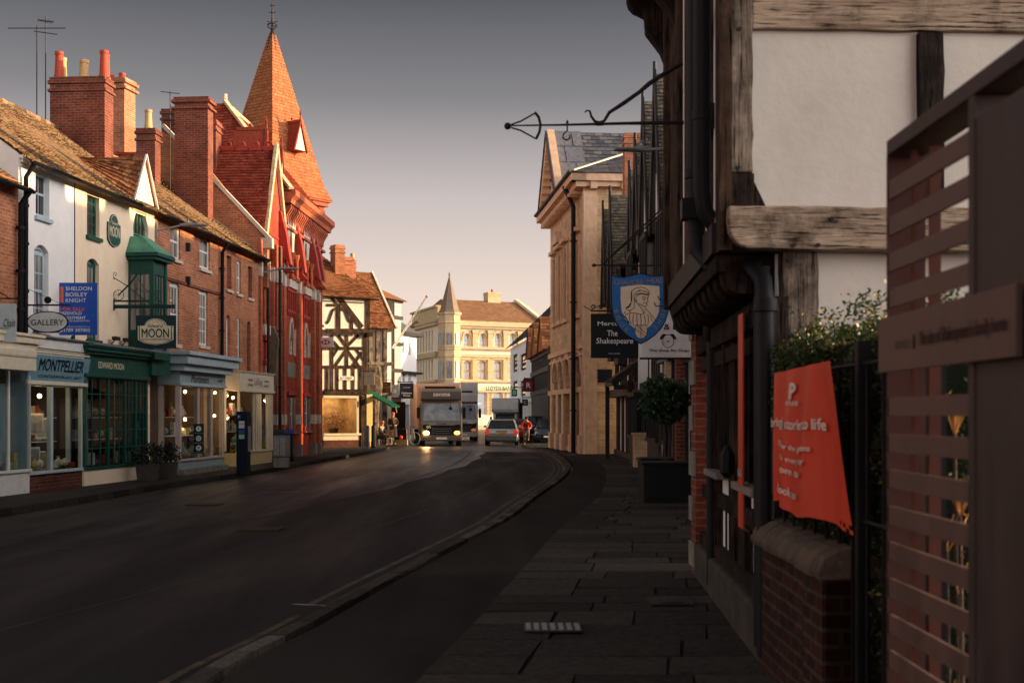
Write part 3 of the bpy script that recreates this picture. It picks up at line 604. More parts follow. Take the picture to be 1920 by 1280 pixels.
r = gableroof(t, L, tile_o)
d = MB(); d.tiles((ga-.12, -.08, EZ-.1), (ga-.02, 1.75, EZ+1.2), (gc, -.08, gz+.05), (gc, 1.75, gz+.05), .17, .11); d.tiles((gb+.12, -.08, EZ-.1), (gb+.02, 1.75, EZ+1.2), (gc, -.08, gz+.05), (gc, 1.75, gz+.05), .17, .11); d.build('gable_roof', tile_b, r)
m = MB(); m.beam((ga-.1, -.1, EZ-.1), (gc, -.1, gz+.1), .05, .03); m.beam((gb+.1, -.1, EZ-.1), (gc, -.1, gz+.1), .05, .03); m.build('bargeboard', paint_w, t)
gutter(t, 0, ga-.1, 6.92, -.30); gutter(t, gb+.1, L, 6.92, -.30); dentils(t, 0, ga-.15, 6.98, int(ga/.16), plas_c, .05, .07, .07)
# oval wall sign
ua, ub = fD.u(200), fD.u(224); za, zb = fD.z(212, 464), fD.z(212, 402); cx = (ua+ub)/2; hw = (ub-ua)/2
def moonplate(par, cx, y, z0, z1, hw, m1, m2, nm='board'):
    H = z1-z0
    def shape(k, top=True):
        pts = [(cx-hw*k, z0+H*.2+(1-k)*H*.1), (cx-hw*.6*k, z0+H*.06+(1-k)*H*.2), (cx, z0+(1-k)*H*.3), (cx+hw*.6*k, z0+H*.06+(1-k)*H*.2), (cx+hw*k, z0+H*.2+(1-k)*H*.1), (cx+hw*k, z0+H*.72-(1-k)*H*.1), (cx+hw*.62*k, z0+H*.74-(1-k)*H*.1)]
        return pts+[(cx+hw*.6*k*cos(a), z0+H*.74-(1-k)*H*.1+H*.26*k*sin(a)) for a in [pi*i/10 for i in range(1, 10)]]+[(cx-hw*.62*k, z0+H*.74-(1-k)*H*.1), (cx-hw*k, z0+H*.72-(1-k)*H*.1)]
    b = MB().prism(shape(1), 'y', y-.03, y).build(nm, m1, par); MB().prism(shape(.93), 'y', y-.036, y-.031).build('border', m2, b); return b, shape
tt = fD.thing('wall_plaque', 'dark green shield-shaped plaque lettered MOON fixed high on the cream wall', 'sign'); b, sh = moonplate(tt, cx, -.003, za, zb, hw, paint_gr, cream)
MB().prism(sh(.88), 'y', -.043, -.038).build('face', paint_gr, b); text(b, 'MOON', cream, cx, za+(zb-za)*.47, hw*1.6, (zb-za)*.32, -.046, .03); text(b, 'Edward', cream, cx, za+(zb-za)*.73, hw*.9, (zb-za)*.11, -.046, .01)
# oriel
oa, ob, ov = fD.u(242), fD.u(309, .62), .62
o = MB(); zb_, zt_ = 3.2, 5.5
for x, y in ((oa, -.002), (oa, -ov), (ob, -ov)): o.box(x-.06, x+.06, y-.05, y+.05 if y < -.01 else y, zb_, zt_)
o.box(oa-.06, oa-.02, -ov+.05, -.05, zb_, 3.75); o.box(oa-.06, oa-.02, -ov+.05, -.05, 5.15, zt_); o.box(oa+.06, ob-.06, -ov-.02, -ov+.03, zb_, 3.75); o.box(oa+.06, ob-.06, -ov-.02, -ov+.03, 5.15, zt_)
o.box(oa-.04, oa-.01, -ov/2-.02, -ov/2+.02, 3.75, 5.15); o.box(oa-.04, oa-.01, -ov+.05, -.05, 4.45, 4.5)
for i in range(1, 4): x = oa+.06+(ob-oa-.12)*i/4; o.box(x-.016, x+.016, -ov-.01, -ov+.02, 3.75, 5.15)
for k in range(1, 4): z = 3.75+1.4*k/4; o.box(oa+.06, ob-.06, -ov-.006, -ov+.015, z-.014, z+.014)
o.box(oa-.1, ob+.1, -ov-.1, 0, 3.0, 3.2); o.box(oa-.16, ob+.12, -ov-.16, 0, 5.5, 5.58); o.box(oa-.22, ob+.17, -ov-.22, 0, 5.585, 5.68)
orl = o.build('oriel_window', paint_gr, t, bevel=.008)
MB().box(oa-.03, oa-.024, -ov+.05, -.02, 3.75, 5.15).box(oa+.06, ob-.06, -ov+.02, -ov+.026, 3.75, 5.15).box(ob+.0, ob+.01, -ov+.05, -.02, 3.75, 5.15).build('pane', pane_c, orl)
MB().add([(oa-.2, -ov-.2, 5.685), (ob+.15, -ov-.2, 5.685), (ob+.15, 0, 5.685), (oa-.2, 0, 5.685), (oa+.06, -.32, 6.12), (ob-.2, -.32, 6.12), (ob-.2, 0, 6.12), (oa+.06, 0, 6.12)], [(0, 1, 5, 4), (1, 2, 6, 5), (3, 0, 4, 7), (4, 5, 6, 7)]).build('oriel_roof', copper, orl)
# green shop
u0, u1 = fD.u(158, .45)+.02, fD.u(292, .45)
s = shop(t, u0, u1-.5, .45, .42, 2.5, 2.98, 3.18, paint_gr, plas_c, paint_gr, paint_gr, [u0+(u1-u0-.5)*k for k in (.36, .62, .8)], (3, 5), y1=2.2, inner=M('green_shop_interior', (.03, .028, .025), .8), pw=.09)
MB().box(u0-.1, u1+.1, -.72, 0, 3.185, 3.24).build('lead_flashing', lead, s)
MB().box(u1-.46, u1+.75, -.55, 0, 2.62, 3.183).build('fascia', paint_gr, s, bevel=.01)
m = MB(); m.box(u1-.45, u1+.12, -.06, 0, .05, 2.6); m.build('door', paint_dg, s)
MB().box(u1+.2, u1+.42, -.12, 0, 0, 2.55).build('pilaster', plas_c, s)
text(s, 'EDWARD MOON', cream, u0+1.35, 2.76, 1.4, .15, -.476, .02)
m = MB()
for i in range(10): 
    x = u0+.12+(u1-u0-.8)*i/9; m.prism([(x-.07, .5), (x+.09, .5), (x+.02+U(-.05, .08), 1.5), (x+.06, 2.4), (x-.06, 2.4), (x-.02, 1.5)], 'y', -.3+.02*(i % 2), -.29+.02*(i % 2)) if i in (1, 4, 5, 8) else None
m.build('curtain', M('curtain', (.35, .31, .27), .8), s)
# floodlights over the fascia
for i, px in enumerate((206, 226)):
    q = fD.w(fD.u(px), -.12, 3.42); tt = thing('floodlight', ['small brown floodlight above the green shop, left of two', 'small brown floodlight above the green shop, right of two'][i], 'lamp', q, fD.rz)
    MB().box(-.12, .12, -.1, .02, 0, .09).build('housing', iron, tt, bevel=.01); MB().tube([(0, 0, 0), (0, .1, -.12)], .015, 6).build('bracket', iron, tt)
# --- two orange brick houses
up = fC.u(413)
f1 = sub(fC, 0, up-.002); t = f1.thing('brick_house', 'orange brick house with white sash windows above the grey-blue bay shop', 'house'); L = f1.L
hs = [f1.hole(319, 338, 419, 486), f1.hole(374, 393.5, 439, 505), f1.hole(318, 336, 525, 645, 'seg', .12), f1.hole(373, 389.5, 540, 648, 'seg', .12)]
m = wall(L, 3.1, EZ, hs, rev=.1); gablewalls(m, L); m.build('wall', brick_or, t)
for i, h in enumerate(hs): window(t, h, paint_w, pane_c, nc=2 if i < 2 else 3, nr=2 if i < 2 else 4, fr=.08, sill=stone_w, y=.05)
gableroof(t, L, tile_o); gutter(t, 0, L, 6.92, -.30); dentils(t, 0, L, 6.98, int(L/.16), brick_or, .06, .08, .08)
MB().box(0, L, -.04, -.002, 5.28, 5.36).build('string_course', brick_rd, t)
pipe(t, [(L-.1, -.3, 6.9), (L-.1, -.1, 6.6), (L-.1, -.09, 3.2)], .055, [(L-.1, -.09, z) for z in (6.1, 5.2, 4.2)])
for px, py in ((349, 462), (349, 525)): 
    u_, z_ = f1.u(px), f1.z(px, py); MB().box(u_-.04, u_+.05, -.12, 0, z_-.14, z_+.1).build('wall_anchor', iron, t)
u0, u1 = .25, f1.u(418, .55)
s = shop(t, u0, u1, .6, .42, 2.42, 2.78, 3.3, paint_pk, paint_gb, paint_gb, paint_lb, [u0+(u1-u0)*k for k in (.40, .70)], y1=2.4, inner=M('homeware_interior', (.22, .14, .10), .8), over=.2, cov=.22, pw=.13)
text(s, 'Mortimers', blackl, (u0+u1)/2-.35, 2.6, 1.5, .22, -.625, .03, shear=.2); text(s, 'HOME', blackl, u1-.5, 2.6, .45, .1, -.625, .02)
MB().box(u0-.1, u1-.1, -.75, -.6, .0, .14).build('step', stone_g, s)
w1 = f1
# --- second
f2 = sub(fC, up, fC.L); t = f2.thing('brick_house', 'orange-red brick house with blind windows above the cream children\'s shop', 'house'); L = f2.L
hs = [f2.hole(425, 434, 480, 543), f2.hole(444, 451.5, 490, 551), f2.hole(465, 473, 500, 559), f2.hole(424, 432, 590, 700, 'seg', .1), f2.hole(444, 450.5, 597, 703), f2.hole(463, 470, 602, 705, 'seg', .1)]
m = wall(L, 2.9, EZ, hs, rev=.1); gablewalls(m, L); m.build('wall', brick_or, t)
for i, h in enumerate(hs):
    if i in (1, 4): window(t, h, paint_w, pane_c, nc=2, nr=2 if i < 2 else 4, fr=.07, sill=stone_w, y=.05)
    else:
        b = MB().box(h[0], h[1], .1, .12, h[2], h[3]).build('blind_window', brick_rd if i < 3 else paint_w if i == 3 else brick_rd, t)
        MB().box(h[0]-.08, h[1]+.08, -.06, .098, h[2]-.09, h[2]-.002).build('sill', stone_w, b)
rf = gableroof(t, L, tile_o); gutter(t, 0, L, 6.92, -.30); dentils(t, 0, L, 6.98, int(L/.16), brick_or, .06, .08, .08)
MB().prism([(-.3, 6.93), (RO, RZ+.12), (2*RO+.3, 6.93), (2*RO+.3, 6.8), (RO, RZ-.06), (-.3, 6.78)], 'x', L, L+.1).build('verge', stone_w, rf)
u0, u1 = .35, f2.u(512, .5)
s = shop(t, u0, u1, .5, .47, 2.36, 2.92, 3.0, paint_cr, M('riser_yellow', (.60, .48, .24), .6), paint_cr, paint_cr, [u0+(u1-u0)*k for k in (.42, .49, .56, .63, .83, .88, .94)], y1=2.3, inner=M('toy_interior', (.30, .17, .07), .8), over=.02, cov=.05, pw=.07)
text(s, 'LaKing', M('letter_grey', (.3, .28, .25)), u0+(u1-u0)*.52, 2.65, .9, .3, -.525, .01)
for dx in (-.9, .95): text(s, 'WOODEN', blackl, u0+(u1-u0)*.52+dx*1.0, 2.72, .5, .07, -.525, .02); text(s, 'GIFTS & TOYS', blackl, u0+(u1-u0)*.52+dx*1.0, 2.56, .6, .07, -.525, .02)
# small white roofed porch between the two shops
# items inside / in front of the shops
cols = [(.5, .08, .05), (.1, .35, .4), (.6, .45, .1), (.1, .2, .45), (.45, .15, .3)]
for k in range(7):
    px = [436, 441, 452, 480, 484, 488, 505][k]; q = f2.w(f2.u(px, .2), -.25, .47); tt = thing('boxed_toy', ['yellow', 'sky blue', 'red', 'violet', 'green', 'orange', 'white'][k]+' boxed toy on the window floor of the cream shop', 'toy', q, f2.rz+.2*k)
    c = [(.6, .42, .06), (.12, .4, .5), (.55, .05, .04), (.25, .1, .35), (.08, .3, .12), (.6, .22, .04), (.6, .6, .58)][k]
    MB().box(-.11, .11, -.09, .09, 0, .28+.08*(k % 3)).build('box', M('toy%d' % k, c, .6), tt, bevel=.01); MB().ball((0, 0, .36+.08*(k % 3)), .1, 8).build('figure', M('toyb%d' % k, c[::-1], .6), tt, True)
def hanglamp(f, px, py, v, label, pw=6):
    q = f.w(f.u(px, v), -v, f.z(px, py, v)); tt = thing('pendant_lamp', label, 'lamp', q); MB().ball((0, 0, 0), .05, 10).build('bulb', lit_warm, tt, True); MB().tube([(0, 0, .05), (0, 0, .5)], .006, 5).build('cord', black, tt)
    ld = bpy.data.lights.new('bulb_light', 'POINT'); ld.energy = pw*1.1; ld.color = (1, .62, .3); ld.shadow_soft_size = .06; lo = bpy.data.objects.new('bulb_light', ld); COL.objects.link(lo); lo.parent = tt; lo.location = (0, 0, -.07)
hanglamp(f1, 347, 734, -.2, 'lit bulb high in the left window of the grey-blue shop'); hanglamp(f1, 347, 786, -.2, 'lit bulb at shelf height in the left window of the grey-blue shop'); hanglamp(f1, 403, 736, -.1, 'lit bulb high in the right window of the grey-blue shop', 5); hanglamp(f1, 402, 779, -.1, 'lit bulb at the middle of the right window of the grey-blue shop', 5); hanglamp(f2, 437, 745, -.3, 'warm lamp glowing in the window of the cream shop', 14); hanglamp(fB, 74, 742, .05, 'dome pendant lamp high in the left of the gallery window', 9); hanglamp(fA, 17, 715, -.3, 'orange lit bulb in the leftmost white shop window', 6)
# chimney stacks on the party walls (seen above the roofs)
dirC = fC
def wl2(f, X, D): p = V((X, D))-f.O; return p.dot(f.t), p.dot(f.yv)
tt = [o for o in bpy.data.objects if o.name == 'brick_house.001'][0]
def stack(par, f, X0, X1, D, dp, zb, zt, mat, pots, **k):
    a, b = wl2(f, X0, D), wl2(f, X1, D); return chimney(par, a[0], a[0]+dp, min(a[1], b[1]), max(a[1], b[1]), zb, zt, mat, pots, **k)
stack(tt, f1, -13.0, -11.4, 36, .62, 8.2, 11.1, brick_rd, [(.3, .06, pot_r, .75), (.7, .1, pot_r, .72), (.3, .42, pot_y, .5), (.7, .5, pot_y, .48), (.3, .88, pot_r, .75), (.75, .9, pot_y, .66)], pr=.13)
stack(tt, f1, -12.45, -11.8, 42.4, .5, 8.4, 11.1, brick_rd, [(.5, .5, pot_y, .65)], pr=.13)
t2 = [o for o in bpy.data.objects if o.name == 'brick_house.002'][0]
stack(t2, f2, -11.42, -10.25, 43.3, .55, 7.5, 12.35, brick_rd, [], cap=.09)
stack(t2, f2, -12.6, -11.9, 46, .45, 8.2, 12.6, brick_dk, [])
# flashing steps beside the large stack
# rear house with tall orange stack and scalloped ridge
rg = thing('rear_house', 'slate-roofed house behind the street with a tall orange brick stack', 'house', (-15.2, 46, 0), R(-12))
MB().box(-3, 3.4, 0, 5, 0, 9.6).build('wall', brick_rd, rg)
rr_ = roof(rg, slate, (-3.2, -.3, 9.4), (3.6, -.3, 9.4), (-3.2, 2.6, 11.3), (3.6, 2.6, 11.3), .35, .25)
m = MB()
for i in range(22): x = -3.1+i*.3; m.box(x, x+.28, 2.54, 2.66, 11.3, 11.42); m.tube([(x+.14+.1*cos(a), 2.6, 11.45+.1*sin(a)) for a in [2*pi*k/8 for k in range(8)]], .022, 5, True)
m.build('ridge_crest', terra, rr_)
s_ = chimney(rg, -.1, .95, .8, 1.6, 9.4, 13.9, brick_or, [(.3, .5, pot_r, .2), (.7, .5, pot_r, .25)], cap=.1, name='chimney')
# TV aerials
def aerial(x, y, z, h, label, els, rz=0):
    t = thing('tv_aerial', label, 'aerial', (x, y, z), rz); MB().tube([(0, 0, 0), (0, 0, h)], .016, 6).build('mast', iron, t)
    for kind, zz, ln in els:
        m = MB()
        if kind == 'y':
            m.tube([(-ln*.6, 0, zz), (ln*.6, 0, zz)], .016, 5)
            for i in range(7): xx = -ln*.55+ln*1.1*i/6; m.tube([(xx, -.17, zz), (xx, .17, zz)], .008, 4)
        else: m.tube([(-ln, .1, zz), (ln, -.1, zz-.06)], .014, 5)
        m.build('antenna', iron, t)

def X_(px, D): return (px-960)/F*D
def Z_(py, D): return CH-(py-HZ)/F*D
aerial(X_(69, 36), 36, 9.6, 2.95, 'taller straight TV aerial beside the big chimney', [('l', 2.9, .85)]); aerial(X_(83, 36), 36.1, 9.9, 2.95, 'TV aerial with short crossed elements beside the big chimney', [('y', 2.8, .35), ('l', 2.5, .3)], .5)
aerial(X_(319, 43), 43, 9.2, 3.3, 'TV aerial with a long boom beside the middle chimney pot', [('l', 3.25, .3), ('y', 2.3, .25)], .4)

# ------------------------------------------------------------------ hanging signs on the left
def bracket(t, x0, x1, y, z, r=.016, scroll=True, brace=None, name='bracket', mat=None):
    m = MB(); m.tube([(x0, y, z), (x1, y, z)], r, 6)
    if brace: m.tube([(x0, y, z+brace), (x1-(x1-x0)*.25, y, z+.01)], r*.7, 6)
    if scroll: m.tube([(x1+.05*cos(a)*(1-a/16), y, z+.05*sin(a)*(1-a/16)) for a in [i*.5 for i in range(14)]], r*.6, 5)
    m.box(x0-.02, x0+.02, y-.04, y+.04, z-.12, z+(brace or .12)); return m.build(name, mat or iron, t)
def at(px, py, D): return V((X_(px, D), D, Z_(py, D)))
def board(name, label, px0, px1, py0, py1, D, mat, rz=0, th=.03, cat='sign', bev=.004):
    a, b = at(px0, py1, D), at(px1, py0, D); t = thing(name, label, cat, ((a.x+b.x)/2, D, a.z), rz); wd, ht = b.x-a.x, b.z-a.z
    if mat: MB().box(-wd/2, wd/2, 0, th, 0, ht).build('board', mat, t, bevel=bev)
    return t, wd, ht
t, wd, ht = board('hanging_sign', 'pale blue square sign with black script at the left frame edge', -14, 30, 569, 641, 25, paint_lb); text(t, 'Chain', blackl, .1, ht*.5, wd*.5, .16, -.004, .01, shear=.35); text(t, 'FINE ART', blackl, 0, ht*.36, wd*.5, .03, -.004, .005)
bracket(t, -.5, wd/2+.05, .015, ht+.1, brace=.4)
t, wd, ht = board('hanging_sign', 'oval pale sign reading GALLERY hanging from an iron bar', 50, 128, 583, 624, 26.9, None)
m = MB(); m.prism([(wd/2*cos(a), ht/2+ht/2*sin(a)) for a in [2*pi*i/36 for i in range(36)]], 'y', 0, .03); b = m.build('board', black, t)
MB().prism([(wd*.47*cos(a), ht/2+ht*.45*sin(a)) for a in [2*pi*i/36 for i in range(36)]], 'y', -.005, -.001).build('face', M('sign_pale', (.62, .68, .68), .5), b); text(b, 'GALLERY', blackl, 0, ht*.48, wd*.78, ht*.27, -.009, .012); 
m = MB(); bz = Z_(572, 26.9); zz = bz-Z_(624, 26.9); m.box(-.58, .48, .0, .03, zz-.015, zz+.02); m.tube([(-.3, .015, zz), (-.3, .015, ht*.9)], .006, 5); m.tube([(.3, .015, zz), (.3, .015, ht*.9)], .006, 5); m.tube([(-.5, .015, zz), (-.5, .015, zz+.5)], .012, 6); m.tube([(-.5, .015, zz+.38), (.3, .015, zz+.02)], .005, 5); m.build('bracket', iron, t)
MB().lathe([(.0, 0), (.075, .01), (.075, .03), (0, .04)], (0, 0, zz+.11), 18, 'y').build('disc', black, t)
g_ = t; t2_, w2_, h2_ = board('lower_panel', '', '', 0, 0, 0, 0, paint_lb) if 0 else board('lower_panel', '', 62, 113, 611, 624, 27.05, paint_lb); t2_.location = t2_.location-t.location; t2_.parent = t; del t2_['label']; del t2_['category']; text(t2_, 'MONTPELLIER', blackl, 0, h2_*.3, w2_*.9, .04, -.004, .004)
t, wd, ht = board('for_sale_board', 'blue estate agent board with white lettering and FOR SALE in orange', 106, 182, 530, 628, 28.6, M('board_blue', (.022, .10, .48), .4))
def ln(s, px0, px1, py0, py1, mat, b=.012):
    x0, x1 = (px0/1813*340-106)/76*wd-wd/2, (px1/1813*340-106)/76*wd-wd/2; z0, z1 = (628-(440+py1/1280*240))/98*ht, (628-(440+py0/1280*240))/98*ht
    text(t, s, mat, (x0+x1)/2, (z0+z1)/2, x1-x0, z1-z0, -.005, b)
ln('SHELDON', 658, 918, 518, 558, whitep, .012); ln('BOSLEY', 658, 874, 578, 618, whitep, .012); ln('KNIGHT', 658, 860, 636, 676, whitep, 0); ln('FOR SALE', 606, 846, 728, 762, orangep, .012); ln('FREEHOLD', 606, 816, 770, 800, whitep, .012); ln('INVESTMENT', 606, 858, 816, 846, whitep, .012); ln('(BUSINESS UNAFFECTED)', 600, 898, 854, 874, whitep, .01); ln('SHELDONBOSLEYKNIGHT.CO.UK', 606, 906, 914, 926, whitep, 0); ln('01789 387882', 606, 902, 936, 970, whitep, .02)
x0, x1 = (606/1813*340-106)/76*wd-wd/2, (634/1813*340-106)/76*wd-wd/2; MB().box(x0, x1, -.006, -.001, ht-(672-475)/1280*240/98*ht, ht-(518-475)/1280*240/98*ht).build('stripe', orangep, t)
m = MB(); m.beam((-.1, .05, -.02), (-.35, .3, -.35), .05); m.build('prop', paint_gr, t)
t, wd, ht = board('hanging_sign', 'dark square sign reading Edward MOON hanging below the green bracket', 254.5, 330, 591, 653, 31.4, navyg)
b, sh = moonplate(t, 0, -.002, ht*.1, ht*.9, wd*.44, cream, navyg, 'plate'); MB().prism(sh(.88), 'y', -.045, -.039).build('face', cream, b)
text(b, 'MOON', navyg, 0, ht*.46, wd*.68, ht*.27, -.049, .02); text(b, 'Edward', navyg, 0, ht*.68, wd*.38, ht*.1, -.049, .005, shear=.3); text(b, 'FAMOUS ENGLISH BRASSERIES', blackl, 0, ht*.27, wd*.7, ht*.045, -.049, .005); text(b, 'EST 1986', blackl, 0, ht*.8, wd*.15, ht*.03, -.049, 0)
m = MB(); q = lambda px, py: ((px-292.25)/F*31.4, .015, Z_(py, 31.4)-Z_(653, 31.4))
a = q(213, 575); c = q(328, 574); m.box(a[0], c[0], 0, .03, a[2]-.04, a[2]+.05); m.box(a[0], q(265, 560)[0], 0, .03, a[2]+.12, a[2]+.16); m.box(a[0]-.02, a[0]+.02, 0, .03, q(0, 582)[2], q(0, 560)[2])
m.tube([q(214, 521), q(240, 537), q(262, 556), q(285, 572)], .012, 6); m.tube([q(222, 553), q(245, 530), q(256, 514)], .02, 6)
m.tube([(q(222, 553)[0]+.125*cos(k), .015, q(222, 553)[2]+.125*sin(k)) for k in [2*pi*i/20 for i in range(20)]], .009, 5, True)
for i in range(8): k = pi*i/4; m.tube([q(222, 553), (q(222, 553)[0]+.125*cos(k), .015, q(222, 553)[2]+.125*sin(k))], .004, 4)
m.tube([q(216, 518), q(218, 512), q(214, 510), q(212, 516), q(214, 523)], .009, 5); m.tube([q(256, 514), q(262, 530), q(275, 545), q(290, 552), q(300, 566)], .01, 5); m.tube([q(250, 545), q(262, 540), q(270, 550), q(280, 545)], .008, 5)
for sg in (1, -1): m.tube([(c[0]-.04+.05*cos(k), .015, a[2]+sg*(.1+.05*sin(k))) for k in [i*.6 for i in range(9)]], .008, 5)
m.tube([q(268, 578), q(268, 592)], .006, 4); m.tube([q(318, 578), q(318, 592)], .006, 4)
m.build('bracket', paint_dg, t)
# street lamps on the left facades
def lamp(f, px, py, pe, label):
    u = f.u(px); z = f.z(px, py); q = f.w(u, 0, z); D = q.y; ln_ = X_(pe, D)-q.x; t = thing('street_lamp', label, 'street lamp', q)
    MB().tube([(0, 0, -.02), (ln_*.5, 0, .12)], .028, 8).build('arm', galv, t, True); MB().box(-.03, .03, -.06, .06, -.2, .2).build('wall_plate', galv, t)
    m = MB(); x0, x1 = ln_*.45, ln_; n = 10; vs = []
    for i, (k, w_, h_) in enumerate(((0, .04, .04), (.1, .09, .06), (.35, .13, .07), (.7, .13, .05), (.95, .08, .03), (1, .03, .015))):
        x = x0+(x1-x0)*k; vs += [(x, w_*cos(2*pi*j/n), .12+h_*max(-.35, sin(2*pi*j/n))) for j in range(n)]
    m.add(vs, [(i*n+j, i*n+(j+1) % n, (i+1)*n+(j+1) % n, (i+1)*n+j) for i in range(5) for j in range(n)]+[tuple(range(n)), tuple(range(5*n, 6*n))]); m.build('head', galv, t, True)
    MB().lathe([(.03, 0), (.03, .07), (.05, .09), (.01, .13)], (x0+(x1-x0)*.3, 0, .17), 8).build('sensor', galv, t); MB().box(x0+(x1-x0)*.35, x1-.12, -.08, .08, .088, .094).build('lens', pane_d, t)
lamp(fC, 293, 431, 390, 'grey street lamp arm on the wall beside the green oriel'); lamp(fC, 488, 511, 562, 'grey street lamp arm in front of the red bank')
# --- street furniture on the left
def D_(py, h=0): return F*(CH-h)/(py-HZ)
t = thing('parking_meter', 'tall black pay and display post in front of the cream shop', 'parking meter', (X_(456.5, D_(887)), D_(887), 0), R(-8)); MB().box(-.16, .16, -.14, .14, 0, 1.70).build('body', navy, t, bevel=.015)
MB().box(-.13, -.02, -.146, -.142, 1.5, 1.61).build('parking_symbol', M('p_blue', (.02, .08, .4), .4), t); MB().box(-.08, .08, -.146, -.142, 1.24, 1.44).build('notice', whitep, t); MB().box(-.08, .08, -.146, -.142, 1.08, 1.2).build('map_panel', M('p_map', (.05, .12, .35), .4), t); MB().box(-.08, .08, -.146, -.142, .95, 1.07).build('tariff_panel', M('p_green', (.2, .5, .1), .4, (.5, .6, .5), 12), t); text(t, 'P', whitep, -.075, 1.555, .04, .08, -.149, .01); text(t, 'PAY HERE', blackl, 0, 1.36, .13, .03, -.149, .01)
MB().box(.165, .175, -.1, .1, .6, 1.3).build('side_panel', galv, t)
def bollard(px, py, h, w_, label, mt=stone_g, name='bollard'):
    D = D_(py); t = thing(name, label, 'bollard', (X_(px, D), D, 0)); MB().lathe([(w_, 0), (w_, h*.28), (w_*.85, h*.3), (w_*.85, h*.92), (w_*.7, h*.98), (w_*.4, h)], (0, 0, 0), 8).build('post', mt, t); MB().box(-w_, w_, -w_, w_, 0, h*.05).build('base', mt, t)
t = thing('litter_bin', 'square grey stone litter bin with panelled sides on the left pavement', 'litter bin', (X_(528, D_(876)), D_(876), 0), R(-6)); MB().box(-.2, .2, -.2, .2, 0, .30).box(-.18, .18, -.18, .18, .3, .33).box(-.21, .21, -.21, .21, .33, .98).build('body', stone_g, t, bevel=.01); MB().box(-.17, -.02, -.222, -.212, .38, .92).box(.02, .17, -.222, -.212, .38, .92).build('panel', galv, t)
for k, (px, c, lb) in enumerate(((517, (.01, .04, .03), 'dark green wheeled bin behind the stone litter bin'), (530, (.015, .06, .28), 'wheeled bin with a blue lid behind the stone litter bin'))):
    D = D_(866); t = thing('wheeled_bin', lb, 'bin', (X_(px, D)-.1, D+.5+.5*k, 0), R(-80)); MB().prism([(-.22, .06), (.22, .06), (.27, .95), (-.27, .95)], 'y', -.28, .28).build('body', M('bin%d' % k, (.01, .02, .02), .5), t, bevel=.02); MB().prism([(-.3, .955), (.3, .955), (.26, 1.04), (0, 1.1), (-.26, 1.04)], 'y', -.31, .31).build('lid', M('binlid%d' % k, c, .4), t, bevel=.02); MB().lathe([(.1, -.3), (.1, .3)], (-.2, 0, .1), 12, 'y').build('wheel', rubber, t)
bollard(687, 841, 1.12, .17, 'stout grey stone bollard at the corner by the seated people'); bollard(700, 839, 1.1, .12, 'black bollard to the right of the stone one', black)
def planter(px, py, label, s=1):
    q = fBC.w(fBC.u(px, .95), -.95, 0); t = thing('plant_tub', label, 'planter', q); MB().prism([(-.2, 0), (.2, 0), (.25, .42*s), (-.25, .42*s)], 'y', -.2, .2).build('tub', M('tub_dark', (.06, .055, .05), .8), t, bevel=.01); MB().leaves((0, 0, .62*s), (.40, .36, .30*s), 460, .09, .2).build('foliage', leaf_d, t); MB().tube([(0, 0, .3), (.02, 0, .6)], .02, 6).build('stem', bark, t)
planter(277, 889, 'dark leafy shrub in a grey tub left of the shop doorway'); planter(312, 884, 'dark leafy shrub in a grey tub right of the shop doorway')
# social media board between the shop windows
t, wd, ht = board('notice_board', 'dark notice board with three round white icons in the shop doorway', 363, 382, 794, 850, f1.w(f1.u(372, .66), -.66, 0).y, paint_dg)
for k, ic in enumerate(('f', 'O', 'v')):
    z = ht*(.83-.32*k); MB().prism([(.075*cos(a), z+.075*sin(a)) for a in [2*pi*i/20 for i in range(20)]], 'y', -.006, -.001).build('icon', whitep, t); text(t, ic, paint_dg, 0, z, None, .09, -.009, .02)
    MB().box(-wd*.46, wd*.46, -.004, -.001, z-.13, z-.12).build('divider', paint_gb, t)
# ------------------------------------------------------------------ red terracotta bank with spire
fH = Fac(44.35, 491, 55.5, 604.5); t = fH.thing('bank_building', 'red brick and terracotta gothic bank with tall tiled spire', 'bank'); L = fH.L
bank = t; ub = fH.u(532)
def py(f, px, y, v=0): return f.z(px, y, v)
hs = [fH.hole(503, 508.5, 436, 492, 'gothic', .5), fH.hole(497, 503.5, 664, 702, 'gothic', .6), fH.hole(508, 515, 668, 706, 'gothic', .6), fH.hole(499, 514, 745, 815)]
m = wall(ub, 0, 7.85, hs, rev=.2, sides=False)
ga, gb, gc, gz = fH.u(495), fH.u(533), fH.u(514.5), 11.15
mh = [fH.hole(a, b, y0, y1, 'gothic', .55) for a, b, y0, y1 in ((541, 545.5, 432, 487), (549, 554, 437, 492), (569, 573.5, 452, 502), (577, 581.5, 458, 508))]
lh = [fH.hole(a, b, y0, y1, 'gothic', .75) for a, b, y0, y1 in ((542, 549, 602, 664), (552.5, 560, 605, 668), (570, 576, 612, 670), (579.5, 586.5, 616, 672))]
gh = [fH.hole(a, b, y0, y1) for a, b, y0, y1 in ((542, 549.5, 744, 806), (552, 560, 744, 804), (570, 577, 745, 803), (580, 587, 745, 801))]
m = wall(L, 0, 9.95, mh+lh+gh, x0=ub, rev=.2, sides=False, mb=m)
m.add([(0, .01, 7.85), (ub, .01, 7.85), (gb, 0, 7.85), (gc, 0, gz), (ga, 0, 7.85)], [(0, 1, 3)])
m.quad((L, 0, 0), (L, 9, 0), (L, 9, 9.95), (L, 0, 9.95)); m.quad((ub, 0, 7.8), (ub, 8, 7.8), (ub, 8, 9.95), (ub, 0, 9.95)); m.quad((0, 9, 0), (L, 9, 0), (L, 9, 9.9), (0, 9, 9.9))
m.build('wall', brick_bk, t)
